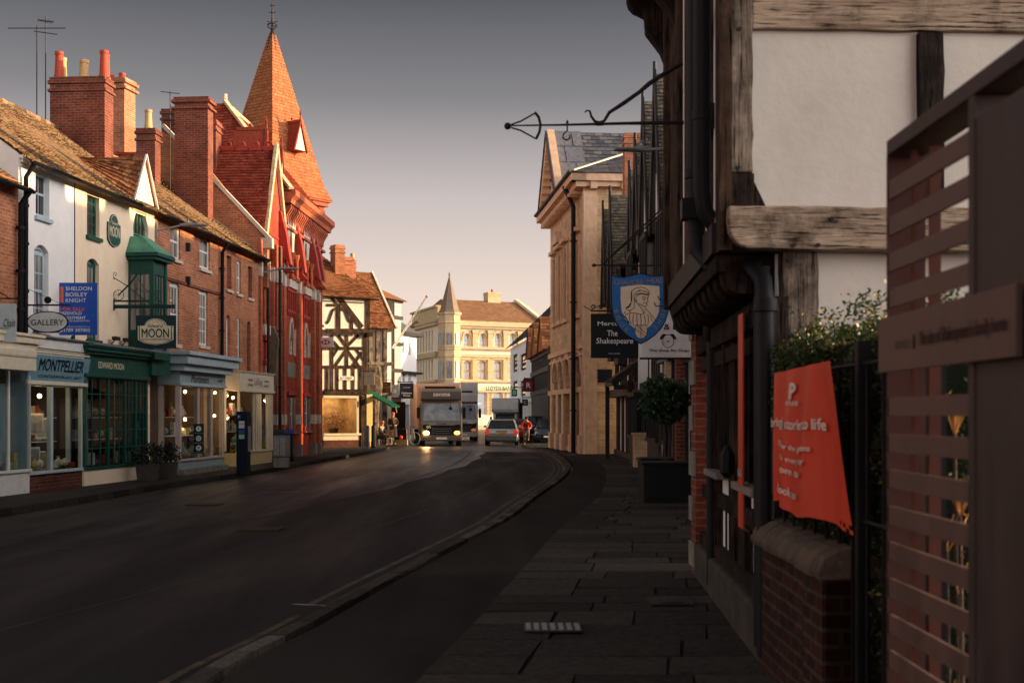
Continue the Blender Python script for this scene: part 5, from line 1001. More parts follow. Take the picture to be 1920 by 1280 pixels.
# left wing in shade
fLl = Fac(152, 774, 141.2, 822); a, b = fLl.w(0, 0, 0), fLl.w(fLl.L, 0, 0)
wg = thing('bank_wing', 'shaded side wing of the cream stone bank with tall close windows, beside the corner turret', 'bank', (fLl.O.x, fLl.O.y, 0), fLl.rz); Lw = fLl.L
ps = [2.2+k*1.25 for k in range(6)]; hw_ = [(p, p+.6, CH+(778-a_)/F*147, CH+(778-b_)/F*147) for p in ps for a_, b_ in ((660, 622), (712, 676))]
ZW = CH+(778-608)/F*146; wall(Lw, -.2, ZW, hw_, rev=.3, depth=8).build('wall', stone_b, wg)
for h in hw_: window(wg, h, stone_t, pane_d, y=.2, nc=1, nr=2, fr=.08, bar=.06)
m = MB(); 
for yy in (612, 665, 670, 716, 606): z = CH+(778-yy)/F*146; m.box(-.2, Lw, -.4, -.003, z-.15, z+.15)
m.box(-.1, Lw, -.1, .3, ZW, ZW+1.6); m.box(-.3, Lw, -.3, .3, ZW+1.6, ZW+1.8); m.build('parapet', stone_t, wg)
# ------------------------------------------------------------------ right side: town hall
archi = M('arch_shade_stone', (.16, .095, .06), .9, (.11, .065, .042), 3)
fS = Fac(63.8, 1032, 53, 1096); t = fS.thing('town_hall', 'honey-coloured stone town hall with arcaded ground floor, pediment and slate roof', 'hall'); L = fS.L
ZE = 11.35; ah = [fS.hole(a, b, y0, 836, 'round', (abs(fS.u(b)-fS.u(a)))/2) for a, b, y0 in ((1038.5, 1046.5, 681), (1049, 1056.5, 677), (1060, 1069, 671), (1080, 1089.5, 662))]
wh = [fS.hole(a, b, y0, y1) for a, b, y0, y1 in ((1039, 1043.5, 488, 607), (1048.5, 1053.5, 478, 602), (1059.5, 1064.5, 466, 598), (1080.5, 1086, 448, 590))]
m = wall(L, -.1, ZE, ah+wh, rev=.45, sides=False, depth=11)
m.quad((L, 0, -.1), (L, 12, -.1), (L, 12, ZE), (L, 0, ZE)); m.quad((0, 0, -.1), (0, 12, -.1), (0, 12, ZE), (0, 0, ZE)); m.quad((0, 12, -.1), (L, 12, -.1), (L, 12, ZE), (0, 12, ZE)); m.build('wall', stone_y, t)
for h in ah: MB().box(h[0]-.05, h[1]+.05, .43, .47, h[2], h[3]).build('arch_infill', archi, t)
for h in wh: window(t, h, stone_o, pane_d, y=.3, nc=2, nr=4, fr=.08)
pa, pb = -.55, fS.u(1062); pc = (pa+pb)/2; PZ = 14.9
m = MB(); m.prism([(pa+.2, ZE), (pb-.2, ZE), (pc, PZ-.35)], 'y', -.1, .05)
m.build('tympanum', stone_o, t)
m = MB(); m.beam((pa-.1, -.35, ZE+.25), (pc, -.35, PZ+.1), .62, .34, up=(0, 1, 0)); m.beam((pb+.1, -.35, ZE+.25), (pc, -.35, PZ+.1), .62, .34, up=(0, 1, 0))
for i in range(11):
    for a in (pa, pb): k = (i+.5)/11; x = a+(pc-a)*k; z = ZE+(PZ-ZE)*k; m.box(x-.09, x+.09, -.5, -.1, z-.32, z-.08)
m.box(pa-.15, L+.5, -.62, -.002, ZE-.12, ZE+.2); m.box(pa, L+.35, -.4, -.003, ZE-.35, ZE-.125); m.box(L+.002, L+.5, -.6, 12, ZE-.12, ZE+.2); m.box(L+.002, L+.32, -.3, 12, ZE-.32, ZE-.125)
for i in range(9): x = .2+i*1.3; m.box(L+.01, L+.42, x, x+.28, ZE-.42, ZE-.13)
for i in range(16): x = .1+i*.66; m.box(x, x+.24, -.5, -.01, ZE-.5, ZE-.355)
m.build('cornice', stone_o, t)
m = MB(); 
for zz in (fS.z(1094, 648), fS.z(1094, 730)): m.box(-.05, L+.09, -.12, -.003, zz-.1, zz+.12); m.box(L+.003, L+.1, -.1, 12, zz-.1, zz+.12)
m.box(-.05, L+.09, -.07, -.003, fS.z(1094, 665), fS.z(1094, 661))
for h in wh: m.box(h[0]-.3, h[1]+.3, -.25, -.003, h[3]+.25, h[3]+.42); m.box(h[0]-.22, h[0]-.04, -.08, -.003, h[2], h[3]+.1); m.box(h[1]+.04, h[1]+.22, -.08, -.003, h[2], h[3]+.1); m.box(h[0]-.3, h[1]+.3, -.16, -.003, h[2]-.18, h[2])
h = wh[1]; m.prism([(h[0]-.4, h[3]+.5), (h[1]+.4, h[3]+.5), ((h[0]+h[1])/2, h[3]+1.1)], 'y', -.3, -.003)
for px in (1036.5, 1047.5, 1058, 1074.5, 1092.5): u_ = fS.u(px); m.box(u_-.32, u_+.32, -.1, -.003, 0, fS.z(1094, 732)); m.box(u_-.4, u_+.4, -.18, -.003, 0, .75)
for h in ah:
    r_ = (h[1]-h[0])/2; ar = arch(h[0]-.2, h[1]+.2, h[3]+.25, 'round', r_+.2)
    for p, q in zip(ar, ar[1:]): m.prism([p, q, (q[0], q[1]-.22), (p[0], p[1]-.22)], 'y', -.08, -.003)
m.box(L-.01, L+.12, -.1, .5, -.1, ZE-.5); m.build('stone_trim', stone_o, t)
m = MB(); m.tiles((pb+.15, -.6, ZE+.2), (pb+.15, 9, ZE+.2), (pc, -.6, PZ+.25), (pc, 9, PZ+.25), .4, .28); m.tiles((pa-.15, 9, ZE+.2), (pa-.15, -.6, ZE+.2), (pc, 9, PZ+.25), (pc, -.6, PZ+.25), .4, .28)
m.tiles((L+.55, 12, ZE+.2), (L+.55, -.6, ZE+.2), (L-3.4, 12, ZE+1.75), (L-3.0, 2.6, ZE+1.75), .4, .28); m.tiles((L+.55, -.6, ZE+.2), (pb, -.6, ZE+.2), (L-3.0, 2.6, ZE+1.75), (pb-1.6, 2.6, ZE+1.75), .4, .28)
r = m.build('roof', slate, t); m = MB(); m.beam((L+.55, -.6, ZE+.27), (L-3.0, 2.6, ZE+1.85), .2, .06); m.build('hip_lead', stone_w, r)
MB().tiles((pb+.17, -.62, ZE+.24), (pb+.17, 1.1, ZE+.24), (pc+.02, -.62, PZ+.3), (pc+.02, 1.1, PZ+.3), .9, 1.0).build('lead_strip', lead, r)
gutter(t, -.6, L+.6, ZE+.26, -.68, r=.09); u_ = fS.u(1075, .25); pipe(t, [(u_-.3, -.6, ZE), (u_, -.25, ZE-.9), (u_, -.25, 0)], .1, [(u_, -.25, z) for z in (9, 6.4, 4, 1.8)])
pipe(t, [(L+.2, 2.45, ZE-.4), (L+.2, 2.45, 4)], .09, [(L+.2, 2.45, ZE-1.3)]); MB().box(L+.1, L+.32, 2.3, 2.62, ZE-.9, ZE-.55).build('hopper', black, t)
pipe(t, [(L+.14, -.05, ZE-.3), (L+.14, -.05, 0)], .022, name='cable', mat=paint_cr)
tt = thing('wall_plaque', 'dark bronze plaque fixed to the side wall of the town hall', 'plaque', fS.w(L+.01, .0, 0), fS.rz+pi/2); MB().box(.55, 1.15, -.05, -.003, 2.95, 3.5).build('plate', iron, tt, bevel=.01); MB().box(.6, 1.1, -.056, -.051, 3.0, 3.45).build('panel', navy, tt)
# ------------------------------------------------------------------ timbered hotel with a row of steep gables
fQ = Fac.__new__(Fac).set((4.25, 52.2), (4.45, 25.2)); t = fQ.thing('timbered_hotel', 'long black and white timbered hotel with a row of steep mossy gables', 'hotel'); L = fQ.L
m = wall(L, 0, 7.6, [], depth=9); m.build('wall', plas_w, t)
m = MB(); x = .1
while x < L-.1:
    if not int(x*2) % 7 == 3: m.box(x-.09, x+.09, -.05, -.002, 2.7, 7.6)
    m.box(x-.09, x+.09, -.05, -.002, 0, 2.5) if int(x*1.6) % 3 else None
    x += .55
for z in (0, 2.5, 4.9, 7.45): m.box(0, L, -.09, -.003, z, z+.22)
m.box(0, L, -.32, -.003, 2.3, 2.6)
for i in range(6): x = 1.2+4.1*i; m.box(x-.7, x+.7, -.42, -.003, 5.15, 5.3); m.box(x-.7, x+.7, -.42, -.003, 6.9, 7.05)
for i in range(6):
    x = 1.2+4.1*i
    for dx in (-.7, -.23, .23, .7): m.box(x+dx-.05, x+dx+.05, -.42, -.35, 5.15, 7.0)
m.build('timber_frame', blackt, t)
for i in range(6):
    x = 1.2+4.1*i; MB().box(x-.66, x+.66, -.38, -.36, 5.3, 6.9).build('window', pane_d, t)
def gable(D, X, z, hw, dz, dep, label=None):
    u_ = 52.2-D; v = (4.3-X); y0 = -v
    m = MB(); m.tiles((u_+hw, y0-.1, z-dz), (u_+hw, dep, z-dz), (u_, y0-.1, z), (u_, dep, z), .17, .12, lift=.03, j=.02); m.tiles((u_-hw, dep, z-dz), (u_-hw, y0-.1, z-dz), (u_, dep, z), (u_, y0-.1, z), .3, .25)
    r = m.build('gable_roof', tile_m, t)
    m = MB(); m.beam((u_+hw+.05, y0-.14, z-dz-.05), (u_, y0-.14, z+.06), .06, .3, up=(1, 0, 0)); m.beam((u_-hw-.05, y0-.14, z-dz-.05), (u_, y0-.14, z+.06), .06, .3, up=(1, 0, 0)); m.tube([(u_, y0-.14, z-.4), (u_, y0-.14, z+.35)], .05, 6); m.build('bargeboard', blackt, r)
    m = MB().prism([(u_-hw+.05, z-dz), (u_+hw-.05, z-dz), (u_, z-.15)], 'y', y0, y0+.1); m.box(u_-hw+.15, u_+hw-.15, y0+.1, .1, z-dz-2.2, z-dz); m.build('gable_wall', blackt, r)
    m = MB()
    for k in (-.5, 0, .5): m.box(u_+hw*k-.14, u_+hw*k+.14, y0-.02, y0-.001, z-dz+.1, z-dz*.62)
    m.build('plaster_panel', plas_w, r)
for D, X, z, hw, dz, dep in ((50.7, 3.78, 9.75, .95, 3.8, 3), (48.3, 3.85, 9.9, 1.0, 4.2, 4), (45.0, 4.26, 10.2, .85, 3.6, 4), (42.2, 4.17, 10.55, 1.05, 3.8, 4), (39.4, 4.12, 11.25, 1.15, 4.2, 4), (36.6, 4.15, 11.35, 1.2, 4.4, 5), (33.4, 4.25, 11.3, 1.2, 4.4, 5), (30.0, 4.3, 11.3, 1.2, 4.4, 5), (26.9, 4.3, 11.3, 1.2, 4.4, 5)): gable(D, X, z, hw, dz, dep)
m = MB(); m.tiles((L, 2.5, 7.6), (0, 2.5, 7.6), (L, 5.5, 10.6), (0, 5.5, 10.6), .4, .3); m.tiles((L, 9, 7.6), (0, 9, 7.6), (L, 5.5, 10.6), (0, 5.5, 10.6), .4, .3); m.build('main_roof', tile_m, t)
c = wl2(fQ, 4.45, 50); chimney(t, 1.5, 2.3, 0.12, .8, 7, 12.6, brick_or, [], cap=.04)
# pale brace and wall detail near the shield sign
m = MB(); m.beam((27.0-.1, -1.15, 3.95), (24.5, -.1, 6.1), .22, .2); m.build('brace', timb_h, t)
# canopy, pier, porch
u_ = 52.2-44; m = MB(); m.tiles((u_+1.6, -1.0, 2.75), (u_-1.6, -1.0, 2.75), (u_+1.6, 0, 3.5), (u_-1.6, 0, 3.5), .2, .15, j=.02); cn = m.build('canopy', tile_m, t); m = MB(); m.box(u_-1.6, u_+1.6, -1.0, -.9, 2.6, 2.72); m.beam((u_+1.6, -1.0, 2.62), (u_+1.6, 0, 3.4), .1, .16); m.box(u_+1.5, u_+1.62, -.95, -.003, 2.45, 2.6); m.box(u_-1.6, u_-1.42, -.98, -.84, 0, 2.6); m.build('canopy_frame', blackt, cn)
m = MB(); u_ = 52.2-39.2; m.box(u_-.3, u_+.3, -.62, -.1, 0, 1.0); m.box(u_-.34, u_+.34, -.66, -.1, 1.0, 1.06); m.build('stone_pier', stone_y, t)
for D, w_ in ((41.5, 1.1), (36, 1.3), (32.5, 1.2)):
    u_ = 52.2-D; m = MB(); m.box(u_-w_, u_+w_, -.42, -.003, .0, .85); m.box(u_-w_, u_+w_, -.5, -.003, .85, .95); m.box(u_-w_, u_+w_, -.5, -.003, 2.2, 2.32); n = 5
    for i in range(n+1): x = u_-w_+2*w_*i/n; m.box(x-.03, x+.03, -.45, -.39, .95, 2.2)
    m.box(u_+w_-.04, u_+w_+.03, -.25, -.2, .95, 2.2); b = m.build('bay_window', blackt, t); MB().box(u_-w_, u_+w_, -.41, -.4, .95, 2.2).box(u_+w_-.03, u_+w_-.01, -.39, -.01, .95, 2.2).build('pane', pane_d, b); MB().box(u_+w_+.003, u_+w_+.02, -.36, -.05, .1, .8).build('white_panel', paint_w, b); MB().box(u_+w_+.003, u_+w_+.02, -.36, -.05, 2.4, 4.6).build('plaster_panel', plas_w, t)
u_ = 52.2-29.5; m = MB(); m.box(u_-.9, u_+.9, -.85, -.003, 2.42, 2.8); m.box(u_-1.0, u_+1.0, -.97, -.003, 2.81, 2.9); m.box(u_+.72, u_+.88, -.82, -.66, 0, 2.42); m.box(u_-.88, u_-.72, -.82, -.66, 0, 2.42); po = m.build('porch', navy, t, bevel=.01); MB().lathe([(.05, 0), (.045, 2.42)], (u_+.98, -.52, 0), 10).build('column', paint_w, po, True); MB().box(u_+.7, u_+.9, -1.0, -.88, 2.1, 2.8).build('bracket', stone_y, po)
m = MB(); m.box(L-.02, L+.3, -1.25, 1, 0, 4.6); m.build('brick_end', brick_rd, t)
tt = thing('wall_lantern', 'black tapered wall lantern hanging under the mossy canopy', 'lantern', (X_(1181, 41), 41, Z_(735, 41))); MB().lathe([(.06, 0), (.13, .3), (.15, .32), (.03, .42), (.0, .46)], (0, 0, 0), 6).build('housing', iron, tt); MB().lathe([(.05, .02), (.115, .28)], (0, 0, 0), 6).build('glass', pane_c, tt); MB().tube([(0, 0, .45), (0, 0, .55), (.3, 0, .6)], .015, 5).build('bracket', iron, tt)
tt = thing('corner_shop_house', 'dark timbered shop house tucked between the near timber house and the hotel', 'house', (3.42, 13.7, 0)); MB().box(0, 8, 0, 11.3, 0, 7.6).build('wall', plas_t, tt); m = MB()
for k in range(17): y = .1+k*.69; m.box(-.06, -.002, y-.09, y+.09, .5, 7.5)
for z in (.3, 2.6, 5.0, 7.3): m.box(-.1, -.003, 0, 11.3, z, z+.22)
m.build('timber_frame', blackt, tt); MB().prism([(-.4, 7.6), (8.4, 7.6), (4, 11)], 'y', -.2, 11.4).build('roof', tile_m, tt)
for k in range(3): MB().box(-.05, -.01, 1.2+k*3.6, 3.2+k*3.6, .8, 2.4).build('window', pane_d, tt)
# lamp on the right, bay trees
q = V((2.75, 22, Z_(281, 22))); tt = thing('street_lamp', 'grey street lamp arm reaching left over the right pavement', 'street lamp', q, 0); ln_ = X_(1151, 22)-q.x
MB().tube([(0, 0, .04), (ln_*.4, 0, .0)], .026, 8).build('arm', galv, tt, True); n = 12; vs = []
for i, (k, w_, h_) in enumerate(((0, .03, .03), (.08, .07, .06), (.3, .12, .08), (.45, .13, .05), (.8, .12, .035), (.97, .07, .025), (1, .02, .012))):
    x = ln_*.35+(ln_*.65)*k; vs += [(x, w_*cos(2*pi*j/n), h_*max(-.4, sin(2*pi*j/n))+.0) for j in range(n)]
MB().add(vs, [(i*n+j, i*n+(j+1) % n, (i+1)*n+(j+1) % n, (i+1)*n+j) for i in range(6) for j in range(n)]+[tuple(range(n)), tuple(range(6*n, 7*n))]).build('head', galv, tt, True); MB().lathe([(.035, 0), (.035, .05), (.05, .07), (.012, .1)], (ln_*.52, 0, .06), 8).build('sensor', galv, tt); MB().tube([(0, 0, .04), (1.4, 0, .06)], .03, 8).build('wall_arm', galv, tt)
def baytree(X, D, s, label, r_=.44):
    t = thing('bay_tree', label, 'tree', (X, D, 0)); MB().box(-s/2, s/2, 0, s, 0, .70).box(-s/2-.03, s/2+.03, -.03, s+.03, .70, .745).box(-s/2+.06, s/2-.06, -.012, -.001, .08, .62).build('planter', M('planter_black', (.006, .007, .011), .6, spec=.2), t, bevel=.006); MB().box(-s/2+.04, s/2-.04, .04, s-.04, .746, .75).build('soil', earth, t)
    m = MB()
    for dx in (-.05, .06, .0): m.tube([(dx, s/2, .74), (dx+U(-.03, .03), s/2, 1.2), (dx*.5, s/2, 1.6)], .016, 6)
    m.build('trunk', bark, t)
    m = MB(); c = (0, s/2, 1.83); m.leaves(c, (r_, r_, r_*.88), 2600, .085, .45); m.leaves(c, (r_*.75, r_*.75, r_*.65), 500, .1, .1)
    for k in range(9): a = U(0, 6.3); b_ = U(-.2, 1.3); d = V((cos(a)*cos(b_), sin(a)*cos(b_), sin(b_))); p = V(c)+d*r_; m.leaves(p, (.12, .12, .1), 60, .075, 0)
    m.build('crown', leaf_b, t)
baytree(2.82, 23.1, .88, 'clipped ball bay tree in the nearer black planter box', .46); baytree(3.0, 25.3, .86, 'clipped ball bay tree in the black planter box behind the first', .4)

# ------------------------------------------------------------------ hanging signs on the right
t, wd, ht = board('hanging_sign', 'black square hanging sign reading The Shakespeare in white lettering', 1108, 1197, 588, 671, 26, M('sign_black', (.005, .010, .016), .5), th=.05)
text(t, 'Mercure', whitep, -wd*.06, ht*.78, wd*.6, .085, -.004, .015); text(t, 'The', whitep, -wd*.05, ht*.56, wd*.22, .12, -.004, .02); text(t, 'Shakespeare', whitep, 0, ht*.37, wd*.78, .15, -.004, .02, shear=.1); text(t, 'HOTEL', whitep, 0, ht*.1, wd*.25, .025, -.004, 0)
m = MB(); m.tube([(-wd*.5, .02, ht+.06), (2.0, .02, ht+.06)], .018, 6)
for k in range(4): m.tube([(-wd*.45+k*.16+.05*cos(a)*(1-a/14), .02, ht+.14+.05*sin(a)*(1-a/14)) for a in [i*.6 for i in range(16)]], .009, 5)
m.tube([(-wd*.5-.15, .02, ht+.16), (-wd*.5, .02, ht+.07), (-wd*.3, .02, ht+.18), (0, .02, ht+.08)], .01, 5); m.build('bracket', iron, t)
t, wd, ht = board('hanging_sign', 'white square sign with a dog face emblem, reading The Shop for Dogs', 1202, 1303, 583, 670, 20.5, M('sign_white', (.84, .84, .86), .4), th=.04)
text(t, 'Fluff & Bark', blackl, 0, ht*.66, wd*.85, .095, -.004, .03); text(t, 'The Shop for Dogs', blackl, wd*.02, ht*.145, wd*.75, .055, -.004, .02)
cx, cz = .0, ht*.36; 
m = MB(); m.tube([(cx+.088*cos(a), -.004, cz+.098*sin(a)-(.01 if sin(a) < 0 else 0)) for a in [2*pi*i/24 for i in range(24)]], .005, 5, True); m.ball((cx, -.004, cz-.01), .018, 8, (1, .2, .75)); m.ball((cx-.03, -.004, cz+.03), .006, 6, (1, .2, 1)); m.ball((cx+.03, -.004, cz+.03), .006, 6, (1, .2, 1))
for s_ in (-1, 1): m.prism([(cx+s_*.03, cz+.105), (cx+s_*.085, cz+.11), (cx+s_*.125, cz+.06), (cx+s_*.13, cz+.025), (cx+s_*.1, cz+.02), (cx+s_*.075, cz+.06)], 'y', -.008, -.002)
m.build('emblem', blackl, t); MB().box(-wd/2-.02, wd/2, -.01, .05, -.03, .0).build('frame', black, t)
m = MB(); zt = ht+.04; m.tube([(-.45, .02, zt), (1.2, .02, zt)], .014, 6); m.tube([(-.05, .02, zt+.25), (.6, .02, zt+.25), (1.3, .02, zt+.25)], .009, 5); m.tube([(-.02, .02, zt+.23), (.42, .02, zt+.02), (.7, .02, zt-.16)], .008, 5)
for (x, z) in ((-.06, zt+.3), (-.06, zt+.2), (0, zt+.03), (.05, zt-.04)): m.tube([(x+.04*cos(a)*(1-a/14), .02, z+.04*sin(a)*(1-a/14)) for a in [i*.6 for i in range(16)]], .006, 5)
m.build('bracket', iron, t)
# shield sign
D = 17.8; t = thing('shield_sign', 'blue shield-shaped sign with an ink-drawn hooded man, lettered CHAUCER HEAD BOOK SHOP', 'sign', (X_(1201, D), D, Z_(645, D))); 
sc_ = D/F; k0 = 230/1636
def SP(x, y): return ((x-795)*k0*sc_, (1040-y)*k0*sc_)
out = [(400, 120), (470, 140), (560, 145), (640, 130), (720, 108), (790, 92), (860, 108), (940, 125), (1030, 128), (1110, 118), (1165, 102), (1178, 300), (1178, 480), (1168, 620), (1130, 740), (1070, 840), (990, 925), (900, 990), (800, 1040), (700, 985), (600, 920), (520, 840), (455, 740), (420, 640), (405, 500), (400, 300)]
MB().prism([SP(*p) for p in out], 'y', .0, .045).build('rim', black, t); bl = M('shield_blue', (.018, .17, .52), .4, (.014, .13, .42), 5)
def shrink(pts, k, c=(795, 520)): return [(c[0]+(p[0]-c[0])*k, c[1]+(p[1]-c[1])*k) for p in pts]
MB().prism([SP(*p) for p in shrink(out, .968)], 'y', -.004, -.0005).build('field', bl, t)
inn = [(530, 280), (650, 262), (790, 250), (930, 258), (1045, 270), (1050, 480), (1040, 610), (1000, 700), (930, 790), (870, 840), (800, 850), (720, 830), (640, 770), (575, 690), (540, 590), (530, 450)]
pf = MB().prism([SP(*p) for p in inn], 'y', -.010, -.005).build('portrait_field', M('parchment', (.86, .74, .60), .6, (.76, .64, .50), 4), t)
MB().prism([SP(*p) for p in ((722, 788), (880, 788), (880, 900), (860, 945), (800, 975), (745, 950), (722, 905))], 'y', -.014, -.0105).build('arms_panel', M('parchment2', (.78, .62, .50), .6), t)
m = MB()
def line(pts, w_=.0045): m.tube([(SP(*p)[0], -.0115, SP(*p)[1]) for p in pts], w_, 5)
for pts in ([(670, 340), (720, 300), (790, 283), (860, 295), (905, 330), (912, 370), (880, 390)], [(670, 340), (672, 420), (668, 480), (640, 530), (595, 560), (610, 582), (660, 590), (705, 560), (712, 480), (705, 400), (735, 350), (790, 318)], [(740, 345), (800, 325), (870, 345), (910, 365)], [(735, 380), (800, 360), (880, 375), (912, 372)], [(725, 420), (760, 385), (800, 372), (880, 388)], [(905, 385), (885, 430), (892, 470), (875, 490), (880, 520), (850, 548), (810, 520), (760, 500), (730, 470), (718, 430)], [(815, 425), (840, 408), (870, 418), (845, 445), (820, 440)], [(825, 500), (845, 485), (870, 500)], [(745, 440), (735, 465), (745, 480)], [(640, 590), (665, 625), (740, 630), (800, 645), (838, 640), (820, 590), (808, 560), (760, 515)], [(595, 600), (560, 650), (545, 665)], [(665, 625), (600, 640), (575, 700), (640, 770)], [(838, 640), (860, 560), (930, 640), (1000, 730)], [(700, 640), (690, 720), (700, 800)], [(745, 640), (745, 720), (750, 785)], [(795, 650), (800, 720), (800, 785)], [(840, 660), (860, 730), (850, 785)], [(890, 640), (900, 720), (890, 780)], [(925, 660), (950, 740)], [(650, 640), (645, 700), (670, 780)], [(850, 455), (830, 460)]): line(pts)
for pts in ([(722, 788), (880, 788), (880, 900), (860, 945), (800, 975), (745, 950), (722, 905), (722, 788)], [(800, 788), (800, 970)], [(740, 790), (880, 910)], [(724, 840), (870, 945)]): m.tube([(SP(*p)[0], -.0155, SP(*p)[1]) for p in pts], .004, 5)
line([(600, 560), (640, 545), (665, 500)], .009); line([(560, 660), (600, 690), (640, 760)], .008); line([(672, 350), (673, 470)], .008)
m.build('ink_lines', blackl, pf)
for s_, cx, cy, wd_ in (('CHAUCER', 635, 215, 390), ('HEAD', 1000, 195, 225)): text(t, s_, goldp, SP(cx, 0)[0], SP(0, cy)[1], wd_*k0*sc_, 62*k0*sc_, -.008, .0)
for s_, pts in (('BOOK', [(470, 600, -75), (495, 690, -62), (548, 775, -50), (610, 850, -42)]), ('SHOP', [(990, 815, 45), (1045, 745, 55), (1085, 665, 65), (1105, 590, 78)])):
    for ch, (x, y, a) in zip(s_, pts):
        vs, fs = textmesh(ch); b = R(a); mm = max(v.y for v in vs); k = 55*k0*sc_/mm; mxx = max(v.x for v in vs)/2; MB().add([(SP(x, y)[0]+((v.x-mxx)*cos(b)-(v.y-mm/2)*sin(b))*k, -.008, SP(x, y)[1]+((v.x-mxx)*sin(b)+(v.y-mm/2)*cos(b))*k) for v in vs], fs).build('lettering', goldp, t)
m = MB(); zz = Z_(497, D)-Z_(645, D); m.tube([(X_(1121, D)-X_(1201, D), .02, zz), (1.6, .02, zz-.01)], .013, 6); m.lathe([(0, 0), (.03, .03), (0, .1)], (X_(1121, D)-X_(1201, D)-.09, .02, zz), 6, 'x')
for dx in (-.28, 0, .25): m.tube([(dx, .02, zz), (dx, .02, zz-.1)], .006, 5)
for dz in (0, .07): m.tube([(-.55, .02, zz+.0), (.3, .02, zz+.72+dz), (.9, .02, zz+1.2+dz)], .012, 5)
for z0, x0 in ((.82*ht, .25), (.7*ht, .2)): m.tube([(1.4, -.1, z0), (x0+.06, -.1, z0), (x0, -.1, z0), (x0-.02, -.1, z0+.05)], .009, 5)
m.build('bracket', iron, t)
# plain iron bracket above, no sign on it
D = 10.3; q = V((1.44, D, Z_(237, D))); t = thing('iron_sign_bracket', 'empty wrought iron sign arm with ball tip and curled hook against the sky', 'bracket', q)
def BP(px, y): return (X_(px, D)-q.x, 0, Z_(y, D)-q.z)
def ZP(x, y): return BP(940+x/1920*350, 120+y/1920*350)
m = MB(); m.tube([ZP(90, 635), ZP(600, 628), ZP(1280, 612), ZP(1875, 604)], [.006, .0085, .013, .018], 8); m.ball(ZP(65, 640), .029, 12); 
m.tube([ZP(100, 625), ZP(200, 590), ZP(350, 505)], .007, 6); m.tube([ZP(100, 655), ZP(200, 685), ZP(355, 770)], .007, 6); m.tube([ZP(345, 498), ZP(385, 550), ZP(403, 625), ZP(392, 700), ZP(358, 772)], .012, 6)
ma = m.build('arm', iron, t, True)
m = MB(); m.tube([ZP(858, 498), ZP(880, 480), ZP(910, 485), ZP(925, 540), ZP(960, 590), ZP(1010, 605), ZP(1060, 585), ZP(1110, 500), ZP(1250, 410), ZP(1420, 290), ZP(1520, 205), ZP(1640, 125), ZP(1860, -10)], [.005, .007, .009, .01, .012, .012, .012, .014, .017, .016, .019, .018, .02], 8); m.lathe([(.02, -.03), (.02, .03)], ZP(1010, 612), 8, 'x'); m.build('brace', iron, t, True)
m = MB(); m.tube([ZP(678, 580), ZP(678, 690), ZP(640, 720), ZP(632, 760), ZP(670, 785), ZP(705, 765), ZP(705, 735)], .007, 6); m.ball(ZP(678, 600), .012, 8); m.build('hook', iron, t, True)

# ------------------------------------------------------------------ near timber-framed house
fN = Fac.__new__(Fac).set((1.59, 12.7), (1.35, 8.2)); fM = Fac.__new__(Fac).set((1.925, 12.7), (1.70, 8.2)); fE = Fac.__new__(Fac).set((1.35, 8.2), (7.5, 8.5))
t = fE.thing('near_timber_house', 'jettied old timber-framed house with weathered oak beams and grey plaster, nearest on the right', 'house')
near = t; ivE = (Matrix.Translation((fE.O.x, fE.O.y, 0)) @ Matrix.Rotation(fE.rz, 4, 'Z')).inverted()
def toE(f): return lambda x, y, z: tuple(ivE @ f.w(x, y, z))
class XF(MB):
    def __init__(s, fn): super().__init__(); s.fn = fn
    def build(s, *a, **k): s.v = [s.fn(*p) for p in s.v]; return super().build(*a, **k)
gN, gM = toE(fN), toE(fM); LN, LM = fN.L, fM.L; JZ = fE.z(1400, 472)
zB0, zB1 = JZ, fE.z(1400, 393)
m = MB(); m.box(.06, 6, .02, .3, zB1, 8.2); m.box(fE.u(1470), 6, .02, .3, 0, zB0); m.build('wall', plas_n, t)
m = XF(gN); m.box(0, LN-.08, .0, .3, JZ, 7.2); m.box(0, .3, .3, 5, JZ, 7.2); m.build('upper_wall', plas_w, t); m = XF(gM); m.box(0, LM-.1, .0, .3, 0, JZ); m.box(0, .3, .3, 5, 0, JZ); m.build('lower_wall', plas_w, t)
m = XF(gN); m.box(-.0, LN, -.5, 5.2, 7.2, 7.3); m.build('ceiling', blackt, t)
u = fE.u
# end wall beams
def eb(name, px0, px1, y0, y1, mat, th=.05, back=.2):
    c = (px0+px1)/2; z0, z1 = sorted((fE.z(c, y0), fE.z(c, y1))); m = MB(); 
    a, b = u(px0), u(px1); nx, nz = max(2, int((b-a)/.12)), max(2, int((z1-z0)/.12)); vs = []; fs = []
    rr = random.Random(int(px0)); 
    if b-a > z1-z0: e0 = [rr.uniform(-.006, .006) for _ in range(nx+1)]; e1 = [rr.uniform(-.006, .006) for _ in range(nx+1)]; pts = [(a+(b-a)*i/nx, z0+e0[i]) for i in range(nx+1)]+[(a+(b-a)*i/nx, z1+e1[i]) for i in range(nx, -1, -1)]
    else: e0 = [rr.uniform(-.006, .006) for _ in range(nz+1)]; e1 = [rr.uniform(-.006, .006) for _ in range(nz+1)]; pts = [(b+e0[i], z0+(z1-z0)*i/nz) for i in range(nz+1)]+[(a+e1[i], z0+(z1-z0)*i/nz) for i in range(nz, -1, -1)]
    return m.prism(pts, 'y', -th, back).build(name, mat, t, bevel=.008)
eb('corner_post', 1354, 1408, 326, -420, timb_v, .06); eb('corner_post_foot', 1352, 1410, 393.5, 326.5, timb_k, .05)
eb('beam', 1409, 2300, 62, -8, timb_h, .03); eb('post', 1720, 1768, 392, 63, timb_k, .028); eb('post', 1716, 1770, -9, -420, timb_k, .03); eb('lower_post', 1465, 1531, 1278, 473, timb_v, .04)
